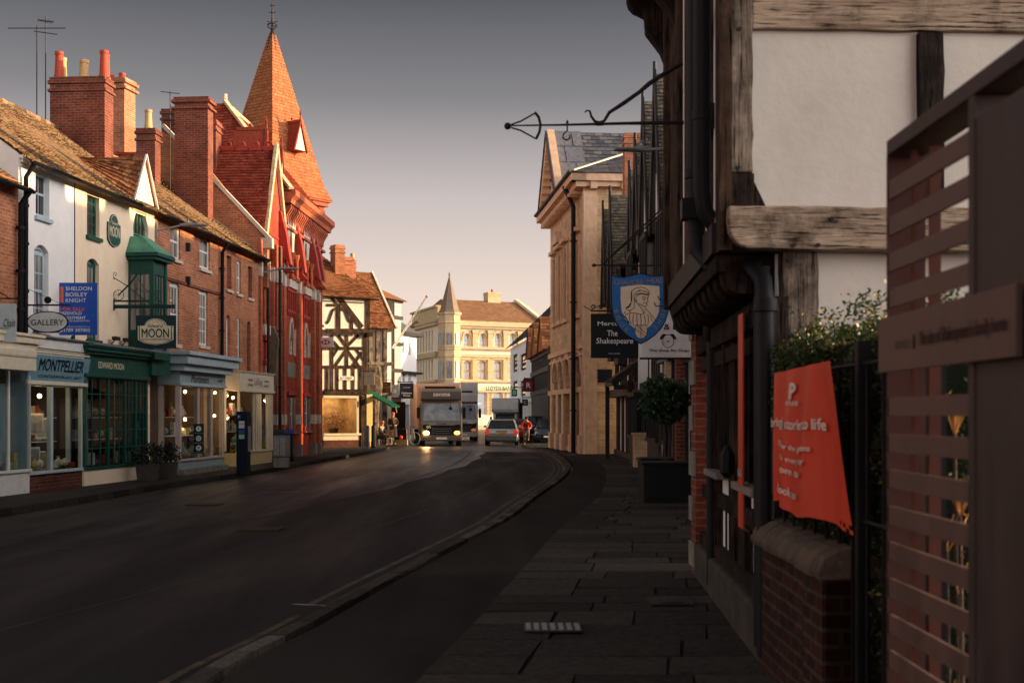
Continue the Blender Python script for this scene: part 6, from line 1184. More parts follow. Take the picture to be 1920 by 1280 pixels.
MB().prism([(u(1408.5)+.002, fE.z(1410, 392)), (u(1398)+.14, fE.z(1410, 392)), (u(1408.5)+.002, fE.z(1410, 330))], 'y', .0, .1).build('knee_fillet', timb_k, t)
z0, z1 = fE.z(1400, 472), fE.z(1400, 393.5); x0 = u(1357); pts = [(x0+.0, z1), (x0-.005, z1-.08)]+[(x0+.15-.15*cos(a), z0+.15-.15*sin(a)) for a in [pi/2*k/6 for k in range(7)]]
xs_ = [x0+.3+i*.3 for i in range(19)]; pts += [(x, z0+U(-.006, .006)) for x in xs_]+[(x, z1+U(-.006, .006)) for x in reversed(xs_)]
MB().prism(pts, 'y', -.16, .3).build('jetty_beam', timb_h, t, bevel=.012)
m = MB()
for px, y in ((1668, 458), (1475, 466), (1520, 466), (1380, 318), (1383, 60), (1545, 418), (1800, 455)): m.lathe([(.014, -.01), (.014, .005)], (u(px), -.165 if 393 < y < 473 else -.062, fE.z(px, y)), 8, 'y')
m.build('peg', blackl, t)
# street face, seen at a grazing angle
def ux(px, v=0): return fN.u(px, v)
m = XF(gN)
for a, b, d in ((1256, 1270, .05), (1283, 1298, .05), (1341, 1349, .03)): m.box(ux(a, d), ux(b, d), -d, .05, JZ, 7.2)
for k in range(5): x = ux(1309)+(ux(1337)-ux(1309))*k/4; m.box(x-.03, x+.03, -.014, .05, JZ+.2, 7.2)
m.box(0, .2, -.09, .05, JZ, 7.2); m.build('street_posts', timb_b, t)
m = XF(gN); m.box(ux(1304), ux(1340), -.06, .05, 3.55, 3.72); m.box(0, LN-.1, -.06, .05, JZ, JZ+.2); m.beam((ux(1310, .08), -.04, 3.9), (ux(1322, .08), -.1, 4.55), .05, .05); m.build('rail', blackt, t)
MB().box(0, 0, 0, 0, 0, 0)
# jetty underside: joists with rounded ends
m = XF(gM); n = 11
for k in range(n):
    x = .25+k*(LM-.45)/(n-1); r_ = .12; pts = [(.1, JZ-.26), (-.22, JZ-.26)]+[(-.22-r_*sin(a), JZ-.26+r_-r_*cos(a)) for a in [pi/2*j/4 for j in range(1, 5)]]+[(-.38, JZ-.003), (.1, JZ-.003)]
    m.prism(pts, 'x', x-.09, x+.09)
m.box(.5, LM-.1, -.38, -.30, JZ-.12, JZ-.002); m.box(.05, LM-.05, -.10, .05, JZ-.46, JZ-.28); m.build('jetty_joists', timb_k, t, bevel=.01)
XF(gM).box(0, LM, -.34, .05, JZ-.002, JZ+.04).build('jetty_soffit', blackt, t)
# second oversail with carved brackets at the far end
m = XF(gN)
m.box(-.5, LN-1.2, -.44, .0, 5.86, 6.0); m.box(-.6, LN-1.2, -.62, .05, 6.0, 6.7)
for x in (-.35, .9, 2.3):
    pts = [(0, 5.1), (-.03, 5.12), (-.10, 5.3), (-.25, 5.5), (-.26, 5.66)]+[(-.26-.18*sin(a), 5.68+.16*(1-cos(a))) for a in (.3, .7, 1.1, 1.5)]+[(-.44, 5.93), (-.52, 5.95), (-.58, 6.05), (0, 6.1)]
    m.prism(pts, 'x', x-.12, x+.12)
m.build('oversail', timb_k, t, bevel=.015)
# ground floor street face
m = XF(gM)
vx = lambda px, v=0: fM.u(px, v)
for a, b, d, zt in ((1330, 1340, .07, JZ-.3), (1366, 1376, .05, JZ-.3), (1384, 1396, .05, JZ-.3), (1434, 1446, .06, JZ-.3)): m.box(vx(a, d), vx(b, d), -d, .05, .35, zt)
m.box(0, LM, -.05, .05, .80, .92); m.box(0, LM, -.07, .05, .36, .46); m.box(0, LM-.1, -.07, .05, JZ-.62, JZ-.5); 
for k in range(12): x = .5+k*(LM-.7)/12; m.box(x-.035, x+.035, -.012, .05, .46, .8)
m.build('lower_frame', timb_k, t)
m = XF(gM); m.box(0, LM+.02, -.12, .05, -.05, .34); m.build('stone_plinth', M('plinth_dark', (.07, .06, .05), .9, (.04, .035, .03), 5, bump=.6, bs=20), t, bevel=.03)
for a, b, z0, z1 in ((1398, 1433, 1.12, 2.42), (1342, 1363, 1.13, 2.3)):
    x0, x1 = vx(a, .05), vx(b, .05); m = XF(gM); m.box(x0, x0+.05, -.08, .04, z0, z1); m.box(x1-.05, x1, -.08, .04, z0, z1); m.box(x0, x1, -.09, .04, z1, z1+.07)
    for i in range(1, 3): x = x0+(x1-x0)*i/3; m.box(x-.02, x+.02, -.07, .03, z0, z1)
    for i in range(1, 6): z = z0+(z1-z0)*i/6; m.box(x0+.05, x1-.05, -.04, .02, z-.008, z+.008)
    w_ = m.build('leaded_window', timb_k, t); XF(gM).box(x0+.05, x1-.05, -.02, .01, z0, z1).build('pane', pane_d, w_); XF(gM).box(x0-.08, x1+.08, -.15, .0, z0-.06, z0-.003).build('sill', stone_g, w_, bevel=.01)
# drainpipes
def gp(px, y, v, f=fM): p = f.u(px, v); return (p, -v, f.z(px, y, v))
m = XF(gN); a = LN-.35; m.tube([(a, -.1, 7.2), (a, -.1, 3.1), (a, -.08, 2.96), (a, .0, 2.84), (a, .2, 2.76), (a, .4, 2.74)], .058, 12); m.lathe([(.066, -.03), (.066, .03)], (a, -.1, 3.6), 12); m.build('drainpipe', black, t, True)
m = XF(gN); a = ux(1293, .14); q1 = gN(0, 0, 0)
m.tube([(a, -.1, 7.2), (a, -.1, 2.95), (a+.03, -.08, 2.75), (a+.12, .02, 2.62), (a+.75, .2, 2.56), (a+.95, .24, 2.45), (a+1.0, .25, 2.3), (a+1.0, .25, .1)], .058, 12); m.lathe([(.075, -.03), (.075, .03)], (a, -.1, 3.3), 12); m.lathe([(.08, -.05), (.075, .03)], (a+1.0, .25, 2.3), 12); m.box(a-.09, a+.09, -.2, -.01, 2.98, 3.12); m.build('drainpipe', black, t, True)
m = XF(gM); a = LM-.1; m.tube([(a, -.08, 2.5), (a, -.08, .1)], .058, 12); m.lathe([(.075, .06), (.075, .0), (.06, -.04)], (a, -.08, 2.5), 10); m.build('drainpipe', black, t, True)
m = XF(gM); a = vx(1331, .1); m.tube([(a, -.08, 2.3), (a, -.08, .1)], .05, 10); m.lathe([(.08, .1), (.08, .0), (.05, -.05)], (a, -.08, 2.3), 10); m.build('drainpipe', black, t, True)
# brick pier at the far end
b = thing('brick_pier', 'red brick end pier with pale quoins beyond the near timber house', 'wall', (1.81, 12.6, 0)); MB().box(.0, .5, 0, .34, 0, 2.74).build('wall', brick_rd, b); m = MB()
for k in range(6): m.box(-.022, -.002, .12*(k % 2), .36, .1+k*.45, .34+k*.45)
m.build('quoin', stone_g, b)
# red vertical banner
bt = thing('wall_banner', 'narrow bright red vertical banner between two drainpipes on the near house', 'banner', fM.w(vx(1388, .15), -.05, 0), fM.rz); MB().box(-.12, .12, -.1, -.09, .82, 2.30).build('cloth', M('banner_red', (.60, .065, .03), .5), bt); text(bt, 'NEW PLACE', whitep, 0, 1.2, .2, .05, -.104, .01); m = MB(); m.tube([(-.15, -.05, 2.31), (.15, -.05, 2.31)], .012, 6); m.tube([(-.15, -.05, .8), (.15, -.05, .8)], .012, 6); m.build('rod', black, bt)
XX = thing('hanging_lantern', 'small dark lantern hanging by the timber window', 'lantern', fM.w(vx(1358, .3), -.28, 1.18)); MB().tube([(0, 0, .7), (0, 0, .2)], .006, 5).build('chain', black, XX); MB().lathe([(.02, 0), (.05, .04), (.05, .16), (.015, .22)], (0, 0, 0), 8).build('body', black, XX)
# ------------------------------------------------------------------ garden wall, railings, banner, hedge, gate
fG = Fac.__new__(Fac).set((1.56, 8.12), (1.545, 6.3)); t = fG.thing('garden_wall', 'low old brick garden wall with rounded stone coping in the foreground', 'wall'); L = fG.L
MB().box(0, L, 0, .26, -.1, .79).box(L-.42, L+.0, -.02, .30, -.1, .785).build('brickwork', brick_gd, t)
pr = [(-.04, .79), (-.05, .83), (-.01, .90), (.06, .94), (.13, .955), (.2, .94), (.27, .90), (.31, .83), (.30, .79)]; m = MB(); x = 0
while x < L: e_ = min(L+.03, x+U(.35, .5)); m.prism([(p+U(-.004, .004), q+U(-.006, .006)) for p, q in pr], 'x', x, e_-.006); x = e_
m.build('coping', M('coping_stone', (.13, .10, .075), .9, (.07, .055, .045), 6, bump=.8, bs=25), t, bevel=.01)
rt = thing('garden_railing', 'black iron railing behind the low garden wall', 'railing', (1.66, 0, 0)); m = MB()
for k in range(12): m.tube([(0, 5.2+k*.26, .3), (0, 5.2+k*.26, 1.86)], .009, 6)
m.tube([(0, 5.0, 1.84), (0, 8.05, 1.84)], .014, 6); m.tube([(0, 5.0, 1.1), (0, 8.05, 1.1)], .012, 6); rl = m.build('bars', black, rt); MB().box(-.03, .03, 6.03, 6.09, 0, 1.95).build('post', black, rt); MB().box(-.03, .03, 4.98, 5.04, 0, 1.95).build('post', black, rt)
# banner hanging on the railing, its writing seen from behind
ban = M('banner_orange_red', (.66, .062, .022), .5, (.58, .045, .018), 3); t = thing('railing_banner', 'orange-red fabric banner with faint white writing, draped on the railing', 'banner', (1.56, 0, 0))
def bf(s, z_):     # s 0..1 along, far to near; z_ 0..1 top to bottom
    D0 = 7.52-.05*z_-1.32*s-(.05 if s > .8 else 0)*z_; fold = .014*sin(s*19+z_*2.2)*(.3+z_)+.004*sin(s*41)*z_
    zt = 1.845+.02*s; zb = 1.10-.03*s+.018*sin(s*9)-.05*(s > .7)*(s-.7)/.3
    x = -.02-fold-.05*z_*sin(pi*min(1, s*1.2))-(.10*z_*(s > .75)*(s-.75)/.25*-1)
    return (x, D0, zt+(zb-zt)*z_)
ns, nz = 60, 40; m = MB(); m.add([bf(i/ns, k/nz) for k in range(nz+1) for i in range(ns+1)], [(k*(ns+1)+i, k*(ns+1)+i+1, (k+1)*(ns+1)+i+1, (k+1)*(ns+1)+i) for k in range(nz) for i in range(ns) if not (k > 37 and i > 54 and (k*7+i*5) % 11 < 3)])
c = m.build('cloth', ban, t, True)
for s_, zc, w_, h_, b_ in (('P', .16, .10, .12, .06), ('FREE', .245, .18, .03, .02), ('bringing stories to life', .40, .84, .10, .045), ('Discover the gardens', .555, .60, .05, .04), ('open every day', .64, .48, .05, .04), ('from ten', .715, .38, .05, .04), ('Book now', .86, .30, .06, .04)):
    def fn(x, y, z, zc=zc): 
        p = bf(min(.99, max(.01, .5-.05+x)), min(1, max(0, zc-z))); return (p[0]-.014+y*2, p[1], p[2])
    vs, fs = textmesh(s_, b_); x0, x1 = min(v.x for v in vs), max(v.x for v in vs); y0, y1 = min(v.y for v in vs), max(v.y for v in vs)
    MB().add([fn(((v.x-x0)/(x1-x0)-.5)*w_, v.z, ((v.y-y0)/(y1-y0)-.5)*h_) for v in vs], fs).build('lettering', M('letter_peach', (.86, .68, .58), .6) if s_ == 'P' else bpy.data.materials['letter_peach'], c)
# hedge
t = thing('hedge', 'dense dark green hedge with sunlit golden tips behind the garden railing', 'hedge', (0, 0, 0)); m = MB()
def hz(x, y): return 2.08+.10*sin(x*2.3+y)+.06*sin(x*7+1)+.05*sin(y*5)
for _ in range(52000):
    x, y = U(1.78, 4.2), U(5.5, 7.9); top = hz(x, y); s_ = random.random()
    if s_ < .42: z = top-abs(random.gauss(0, .04)); 
    elif s_ < .8: x = 1.73+abs(random.gauss(0, .05)); z = U(.05, top)
    else: y = 5.55+abs(random.gauss(0, .07)); z = U(.05, top)
    if x < 1.95: x += .05*sin(z*9+y*6)
    m.leaf(V((x, y, z)), U(.02, .036))
for _ in range(9000):
    x, y = U(1.60, 1.95), U(7.25, 7.95); m.leaf(V((x, y, U(1.5, 2.06+.03*sin(x*30)))), U(.02, .038))
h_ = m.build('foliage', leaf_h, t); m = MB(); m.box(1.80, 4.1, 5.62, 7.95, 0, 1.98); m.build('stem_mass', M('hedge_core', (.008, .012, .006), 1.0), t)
m = MB()
for px, y0, y1 in ((1602, 590, 545), (1590, 590, 566), (1730, 580, 570)): 
    a = V((X_(px, 6.9), 6.9, Z_(y0, 6.9))); b = V((X_(px+30, 6.9), 6.9, Z_(y1, 6.9))); m.tube([a, a.lerp(b, .5)+V((-.03, 0, .02)), b], [.009, .007, .004], 5)
    for k in range(14): p = a.lerp(b, k/13); m.leaf(p, .03)
m.build('shoot', leaf_h, t)
tw_ = M('lit_twig', (.42, .19, .05), .7)
for k, (px, y) in enumerate(((1790, 790), (1800, 945), (1775, 1010), (1798, 1090))):
    p = V((X_(px, 5.3), 5.3, Z_(y, 5.3))); tt = thing('shrub_shoots', ['bright orange lit shoots behind the upper slats of the gate', 'orange lit shoots behind the middle slats of the gate', 'few small golden leaves low behind the gate slats', 'lowest golden shoots behind the gate slats'][k], 'plant', p); m = MB()
    for j in range(9 if k < 2 else 4): a = U(-1.2, 1.2); l_ = U(.05, .12); m.tube([(0, 0, -.06), (sin(a)*l_*.5, U(-.05, .05), l_*.4), (sin(a)*l_, U(-.05, .05), l_)], [.003, .003, .002], 4); [m.leaf(V((sin(a)*l_*q_, U(-.02, .02), l_*q_)), .022) for q_ in (.5, .8, 1)]
    m.build('stems', tw_, tt); MB().tube([(0, 0, -.05), (.02, 0, -p.z)], .008, 5).build('trunk', bark, tt)
# gate screen
fK = Fac.__new__(Fac).set((1.375, 4.70), (1.355, 2.2)); t = fK.thing('slatted_gate', 'tall bronze slatted gate screen with solid panel, cut by the right frame edge', 'gate'); L = fK.L; us = fK.u
a, b = us(1815), us(1836); zt = 2.605
m = MB(); m.box(0, L, 0, .14, zt-.055, zt); m.box(a, a+.05, 0, .14, 0, zt-.056); m.build('frame', corten_d, t, bevel=.003)
m = MB(); 
for k in range(20):
    z = 2.453-.1315*k
    if z-.066 < 0.03: break
    if 1.72 < z < 2.0: continue
    m.box(.014, a-.002, .004, .016, z-.066, z)
m.build('slats', corten, t)
m = MB(); m.box(.13, .15, .05, .07, 0, zt-.06); m.box(.20, .215, .09, .13, 0, zt-.06); MB().box(0, .012, 0, .14, 0, zt-.056).build('end_plate', M('plate_red_brown', (.06, .022, .018), .6), t); m.build('inner_bar', M('bar_red_brown', (.09, .03, .02), .6), t)
MB().box(a+.052, L, .006, .02, 0, 2.48).build('solid_panel', corten_d, t, bevel=.002)
MB().box(a+.35, a+.37, .04, .10, 2.0, zt-.06).build('inner_post', corten, t)
pl = MB().box(.0, us(1905, .03), -.03, -.012, 1.755, 1.95).build('name_plate', corten, t, bevel=.002)
x0, x1 = us(1725, .03), us(1890, .03); text(pl, 'The site of Shakespeare\'s family home', engr, (x0+x1)/2, 1.845, x1-x0, .062, -.0335, .01); x0, x1 = us(1680, .03), us(1706, .03); text(pl, 'NEW PLACE', engr, (x0+x1)/2, 1.842, x1-x0, .03, -.0335, .0); MB().prism([(us(1714, .03)+.012*cos(k), 1.845+.025*sin(k)) for k in [2*pi*i/12 for i in range(12)]], 'y', -.0335, -.031).build('emblem', engr, pl)
# ------------------------------------------------------------------ right side, far end of the street
def rfac(pxa, Da, pxb, Db): return Fac(Da, pxa, Db, pxb)
f = rfac(957, 116, 1003, 96); t = f.thing('white_inn', 'white rendered inn with brown shutters and dark slate roof near the far bank', 'house'); L = f.L; zt = 7.6
hh = [f.hole(962, 970, 664, 697), f.hole(976, 986, 663, 694), f.hole(962, 970, 714, 743), f.hole(976, 985, 713, 742)]
wall(L, -.1, zt, hh, depth=9).build('wall', plas_w, t)
for h in hh: window(t, h, timb_b, pane_d, nc=2, nr=3, fr=.2, bar=.1)
m = MB(); m.tiles((-.3, -.4, zt), (L+.3, -.4, zt), (-.3, 4.5, 12.3), (L+.3, 4.5, 12.3), .5, .4); m.prism([(-.2, zt), (4.5, 12.1), (9, zt)], 'x', L-.01, L+.2); m.build('roof', M('slate_shade', (.07, .075, .08), .8), t)
m = MB(); m.box(3, L, -.35, -.01, 2.6, 3.1)
for k in range(5): x = L-6+k*1.4; m.box(x-.15, x+.15, -.3, -.01, 0, 2.6)
m.build('shopfront', paint_w, t)
f = rfac(999, 95, 1036, 79); t = f.thing('dark_timber_house', 'dark half-timbered jettied house with red-brown gables left of the town hall', 'house'); L = f.L
wall(L, 0, 5.8, [], depth=8).build('wall', plas_t, t); m = MB()
for k in range(24): x = k*L/23; m.box(x-.12, x+.12, -.1, -.002, 3.2, 5.8)
for z in (3.0, 4.4, 5.5): m.box(0, L, -.2, .02, z, z+.3)
m.box(0, L, -.1, -.002, 0, 3); m.box(L+.003, L+.2, -.3, 8, 0, 5.8); m.build('timber_frame', blackt, t)
m = MB()
for k in range(3): x = L*(k+.5)/3; m.tiles((x+2.4, -.6, 5.7), (x+2.4, 4, 5.7), (x, -.6, 7.9), (x, 4, 7.9), .4, .3); m.tiles((x-2.4, 4, 5.7), (x-2.4, -.6, 5.7), (x, 4, 7.9), (x, -.6, 7.9), .4, .3); m.prism([(x-2.3, 5.7), (x+2.3, 5.7), (x, 7.7)], 'y', -.5, -.3)
m.build('roof', tile_b, t); chimney(t, L*.6, L*.6+1, 3, 4, 7, 10.4, brick_or, [(.5, .5, pot_r, .5)])
for a, b, y0, y1, D, mt, lb, tx in ((959, 969.5, 729, 743, 100, M('sign_green', (.01, .22, .10), .5), 'green square sign with a white ring near the white inn', 'O'), (983, 999, 712, 732, 93, M('sign_maroon', (.25, .015, .03), .5), 'dark red pictorial inn sign in a black frame', 'R'), (979, 990, 748, 760, 95, navy, 'small dark sign with pale letter below the inn sign', 'C')):
    t, wd, ht = board('hanging_sign', lb, a, b, y0, y1, D, mt, th=.08); text(t, tx, whitep, 0, ht/2, wd*.5, ht*.5, -.01, .02); bracket(t, -wd/2, wd/2+1, .04, ht+.12, r=.04, scroll=False)
    if 'maroon' in mt.name: m = MB(); m.box(-wd/2-.08, -wd/2, -.02, .1, -.08, ht+.08); m.box(wd/2, wd/2+.08, -.02, .1, -.08, ht+.08); m.box(-wd/2, wd/2, -.02, .1, -.08, 0); m.box(-wd/2, wd/2, -.02, .1, ht, ht+.08); m.build('frame', black, t)
# houses behind the view so the street stays a street (also what shades it)
for k, (x, y, w_, d_, h_) in enumerate(((9, -14, 8, 12, 8), (-16, -12, 9, 30, 8))):
    t = thing('terraced_house', ['brick terraced house behind the camera on the garden side', 'brick terraced house behind the camera across the road'][k], 'house', (x, y, 0)); MB().box(-w_/2, w_/2, -d_/2, d_/2, 0, h_).build('wall', brick_rd, t); MB().prism([(-w_/2-.3, h_), (w_/2+.3, h_), (0, h_+3)], 'y', -d_/2, d_/2).build('roof', tile_b, t)
# ------------------------------------------------------------------ vehicles
def wheel(par, x, y, r=.32, w_=.2):
    o = MB().lathe([(r*.55, -w_/2), (r*.95, -w_/2), (r, -w_*.35), (r, w_*.35), (r*.95, w_/2), (r*.55, w_/2)], (x, y, r), 18, 'x').build('wheel', rubber, par, True)
    MB().lathe([(r*.58, -w_/2-.005), (r*.5, -w_*.3), (r*.5, w_*.3), (r*.58, w_/2+.005)], (x, y, r), 14, 'x').build('rim', chrome, o); return o
def car(label, loc, rz, col, kind='hatch', front=False, W=1.76, H=1.45, Ln=4.2):
    """Nose towards local +y."""
    t = thing('parked_car' if front else 'car', label, 'car', loc, rz); paint = M('car_paint', col, .3, tuple(c*.9 for c in col), 2, metal=.4, coat=.8); w2 = W/2
    st = [(-Ln/2, .62, .80), (-Ln/2+.06, .30, .95), (-Ln/2+.5, .22, 1.0), (-.9, .2, 1.0), (.0, .2, .98), (.85, .2, .96), (Ln/2-.5, .22, .84), (Ln/2-.12, .28, .72), (Ln/2, .42, .6)]
    if kind == 'suv': st = [(y, z0+.06, z1+.16) for y, z0, z1 in st]
    sec = lambda y, z0, z1, k: [(-w2*.86*k, y, z0), (-w2*k, y, z0+.12), (-w2*k, y, (z0+z1)/2), (-w2*.97*k, y, z1-.06), (-w2*.88*k, y, z1), (w2*.88*k, y, z1), (w2*.97*k, y, z1-.06), (w2*k, y, (z0+z1)/2), (w2*k, y, z0+.12), (w2*.86*k, y, z0)]
    vs = []; 
    for i, (y, z0, z1) in enumerate(st): vs += sec(y, z0, z1, (.90, .97, 1, 1, 1, 1, .99, .94, .84)[i])
    n = 10; MB().add(vs, [(i*n+j, i*n+(j+1) % n, (i+1)*n+(j+1) % n, (i+1)*n+j) for i in range(len(st)-1) for j in range(n)]+[tuple(range(n)), tuple(range(8*n, 9*n))]).build('body', paint, t, True, bevel=.02)
    zb = 1.0 if kind != 'suv' else 1.16; H = H if kind != 'suv' else H+.2; r0, r1 = -Ln/2+.55, .25; g0, g1 = -Ln/2+.12, 1.05
    g = MB().add([(-w2*.88, g0, zb-.02), (w2*.88, g0, zb-.02), (w2*.88, g1, zb-.04), (-w2*.88, g1, zb-.04), (-w2*.70, r0, H-.03), (w2*.70, r0, H-.03), (w2*.70, r1, H-.03), (-w2*.70, r1, H-.03)], [(0, 1, 5, 4), (1, 2, 6, 5), (2, 3, 7, 6), (3, 0, 4, 7), (4, 5, 6, 7)]).build('windows', pane_d, t)
    m = MB(); m.prism([(r0-.04, H-.05), (r1+.04, H-.05), (r1-.1, H+.01), (r0+.1, H+.01)], 'x', -w2*.70, w2*.70)
    for s_ in (-1, 1):
        m.beam((s_*w2*.88, g0, zb), (s_*w2*.71, r0, H-.02), .07, .06); m.beam((s_*w2*.88, g1, zb), (s_*w2*.71, r1, H-.02), .06, .05); m.beam((s_*w2*.885, -.35, zb), (s_*w2*.71, -.35, H-.03), .04, .07); m.beam((s_*w2*.71, r0, H-.02), (s_*w2*.71, r1, H-.02), .07, .05)
    m.build('roof', paint, t, bevel=.01)
    for s_ in (-1, 1):
        for y in (-Ln/2+.78, Ln/2-.82): wheel(t, s_*(w2-.1), y, .32 if kind != 'suv' else .36)
        MB().box(s_*w2-.02, s_*w2+s_*.16, .72, .82, zb-.0, zb+.14).build('mirror', paint, t, bevel=.02)
        q = MB().prism([(s_*w2*.55, .56), (s_*w2*.93, .56), (s_*w2*.90, .72), (s_*w2*.6, .68)], 'y', Ln/2-.2, Ln/2-.055).build('headlight', chrome, t)
        q = MB().prism([(s_*w2*.66, .66), (s_*w2*.985, .64), (s_*w2*.97, .80), (s_*w2*.80, .96)], 'y', -Ln/2-.012, -Ln/2+.2); q.build('tail_light', M('tail_red', (.55, .02, .01), .25, emit=.4), t)
    MB().box(-.42, .42, Ln/2-.06, Ln/2+.01, .42, .54).build('grille', black, t); MB().box(-w2*.92, w2*.92, -Ln/2-.05, -Ln/2+.2, .30, .56).build('rear_bumper', M('bumper', tuple(c*.35 for c in col), .5), t, bevel=.03)
    p = MB().box(-.27, .27, -Ln/2-.065, -Ln/2-.052, .66, .78).build('rear_plate', M('plate_yellow', (.75, .42, .04), .5), t); text(p, 'LF52 KHV', blackl, 0, .72, .44, .07, -Ln/2-.068, .01)
    MB().box(-.34, .34, -Ln/2-.06, -Ln/2-.0, .80, .83).build('boot_trim', black, t); MB().box(-.26, .26, Ln/2+.012, Ln/2+.02, .38, .48).build('front_plate', whitep, t)
    return t
def pos(px, D, z=ZR): return (X_(px, D), D, z)
car('silver hatchback seen from behind, driving away beside the cyclist', pos(942, 74.2), R(-1), (.32, .36, .37), W=1.9, H=1.47)
car('dark blue-grey car facing the camera, nearest in the parked row by the town hall', (2.32, 79.2, ZR), R(176), (.05, .07, .10), front=True)
car('black tall car facing the camera, second in the parked row', (1.75, 86.5, ZR), R(174), (.012, .016, .022), 'suv', True)
car('white car parked third along the row, its bonnet visible beside the black one', (.35, 92, ZR), R(170), (.45, .46, .48), front=True)
car('small dark green car in traffic behind the silver hatchback', pos(962, 91), R(2), (.03, .08, .07))
car('pale grey car in traffic just left of the cyclist', pos(975, 99), R(-2), (.35, .36, .36))
car('small red car in traffic beyond the silver hatchback', pos(967, 84.5), R(0), (.5, .03, .03), H=1.4)
# brown lorry
def lorry(label, loc, rz, cabc, boxc, H=3.45, lettering=None, Wd=2.5, lit=True):
    t = thing('lorry', label, 'lorry', loc, rz); cp = M('lorry_paint', cabc, .35, tuple(c*.85 for c in cabc), 3, coat=.5); bp_ = M('lorry_box', boxc, .5, tuple(c*.93 for c in boxc), 2); w = Wd/2-.1
    # front faces local -y
    m = MB(); m.prism([(0, .55), (-.02, 1.1), (.02, 1.35), (.22, 2.45), (.32, 2.5), (1.9, 2.5), (1.9, .55)], 'x', -w, w); cab = m.build('cab', cp, t, bevel=.05)
    m = MB(); m.prism([(.30, 2.52), (-.02, 2.6), (-.05, 3.05), (.25, 3.2), (1.6, 3.3), (1.6, 2.52)], 'x', -w+.02, w-.02); vz = m.build('air_deflector', cp, t, bevel=.04); MB().box(-w+.25, w-.35, .3, .6, 3.2, 3.32).build('roof_vent', black, vz)
    g = MB().add([(-w+.12, .055, 1.42), (w-.12, .055, 1.42), (w-.2, .235, 2.38), (-w+.2, .235, 2.38)], [(0, 1, 2, 3)]); g.v = [(x, y-.035, z) for x, y, z in g.v]; g.build('windscreen', M('windscreen', (.24, .30, .38), .12, (.13, .17, .23), 2), cab)  # reflected sky put into the glass colour as blue-grey
    MB().prism([(-w+.28, .66), (w-.28, .66), (w-.1, 1.05), (w-.12, 1.2), (-w+.12, 1.2), (-w+.1, 1.05)], 'y', -.05, -.02).build('grille', black, cab)
    m = MB()
    for z in (.72, .84, .96): m.tube([(-.55, -.06, z+.03), (-.3, -.07, z), (.3, -.07, z), (.55, -.06, z+.03)], .018, 6)
    m.box(-.75, .75, -.075, -.055, 1.16, 1.30); m.build('chrome_trim', chrome, cab); text(cab, 'DAF', blackl, 0, 1.23, .5, .085, -.08, .03)
    MB().box(-w, w, -.08, .25, .3, .56).build('bumper', cp, cab, bevel=.04); MB().box(-.3, .3, -.095, -.085, .38, .5).build('number_plate', whitep, cab)
    for s_ in (-1, 1):
        hl = MB().ball((s_*(w-.3), -.09, .74), .15, 10, (1.15, .4, .75)).build('headlight', M('headlamp_on', (1, .40, .09), .3, emit=(20 if s_ < 0 else 2.5) if lit else .1), cab, True)
        if lit and s_ < 0: ld = bpy.data.lights.new('headlight_beam', 'SPOT'); ld.energy = 40; ld.spot_size = R(70); ld.color = (1, .5, .2); ld.shadow_soft_size = .1; lo = bpy.data.objects.new('headlight_beam', ld); COL.objects.link(lo); lo.parent = t; lo.location = (s_*(w-.3), -.25, .76); lo.rotation_euler = (R(82), 0, R(180))
        mm = MB(); mm.box(s_*(w+.12)-.09, s_*(w+.12)+.09, .1, .22, 1.55, 2.15); mm.tube([(s_*w, .3, 2.25), (s_*(w+.14), .16, 2.2)], .02, 5); mm.tube([(s_*w, .3, 1.45), (s_*(w+.14), .16, 1.5)], .02, 5); mm.build('mirror', black, cab, bevel=.02)
        MB().box(s_*w-.006, s_*w+.006, .5, 1.3, 1.5, 2.3).build('side_window', pane_d, cab)
        for y in (.85, 5.6): wheel(t, s_*(w-.12), y, .44, .28)
    MB().box(-Wd/2, Wd/2, 1.95, 8.2, .95, H).build('cargo_box', bp_, t, bevel=.03); MB().box(-.5, .5, 1.9, 8, .6, .9).build('chassis', black, t)
    m = MB(); m.tube([(.5, .12, 2.42), (.5, -.05, 2.2)], .02, 5); m.ball((.5, -.06, 2.1), .11, 8, (1, .5, .8)); m.build('kerb_mirror', black, cab)
    if lettering: text(vz, lettering, whitep, 0, 2.85, .95, .17, -.06, .03)
    MB().box(-.85, -.6, -.06, -.052, 1.0, 1.14).build('permit', M('permit', (.4, .55, .35), .5), cab)
    return t
b1 = lorry('large brown lorry facing the camera with its left headlight glaring orange', pos(828, 71), R(8), (.125, .112, .105), (.60, .36, .26), 3.5, 'savona')
MB().leaves((-.75, .45, 1.75), (.2, .15, .3), 60, .16, 0).build('hi_vis_jacket', leafmat('jacket', (.5, .4, .1), (.7, .65, .3)), b1)
MB().box(-1.235, -1.2, 1.96, 8, 1.0, 3.4).build('side_stripe', M('box_red', (.6, .12, .06), .5), b1)
lorry('white lorry half hidden behind the brown one', pos(868, 84), R(5), (.42, .45, .50), (.50, .52, .56), 3.9, None, lit=False, Wd=2.2)
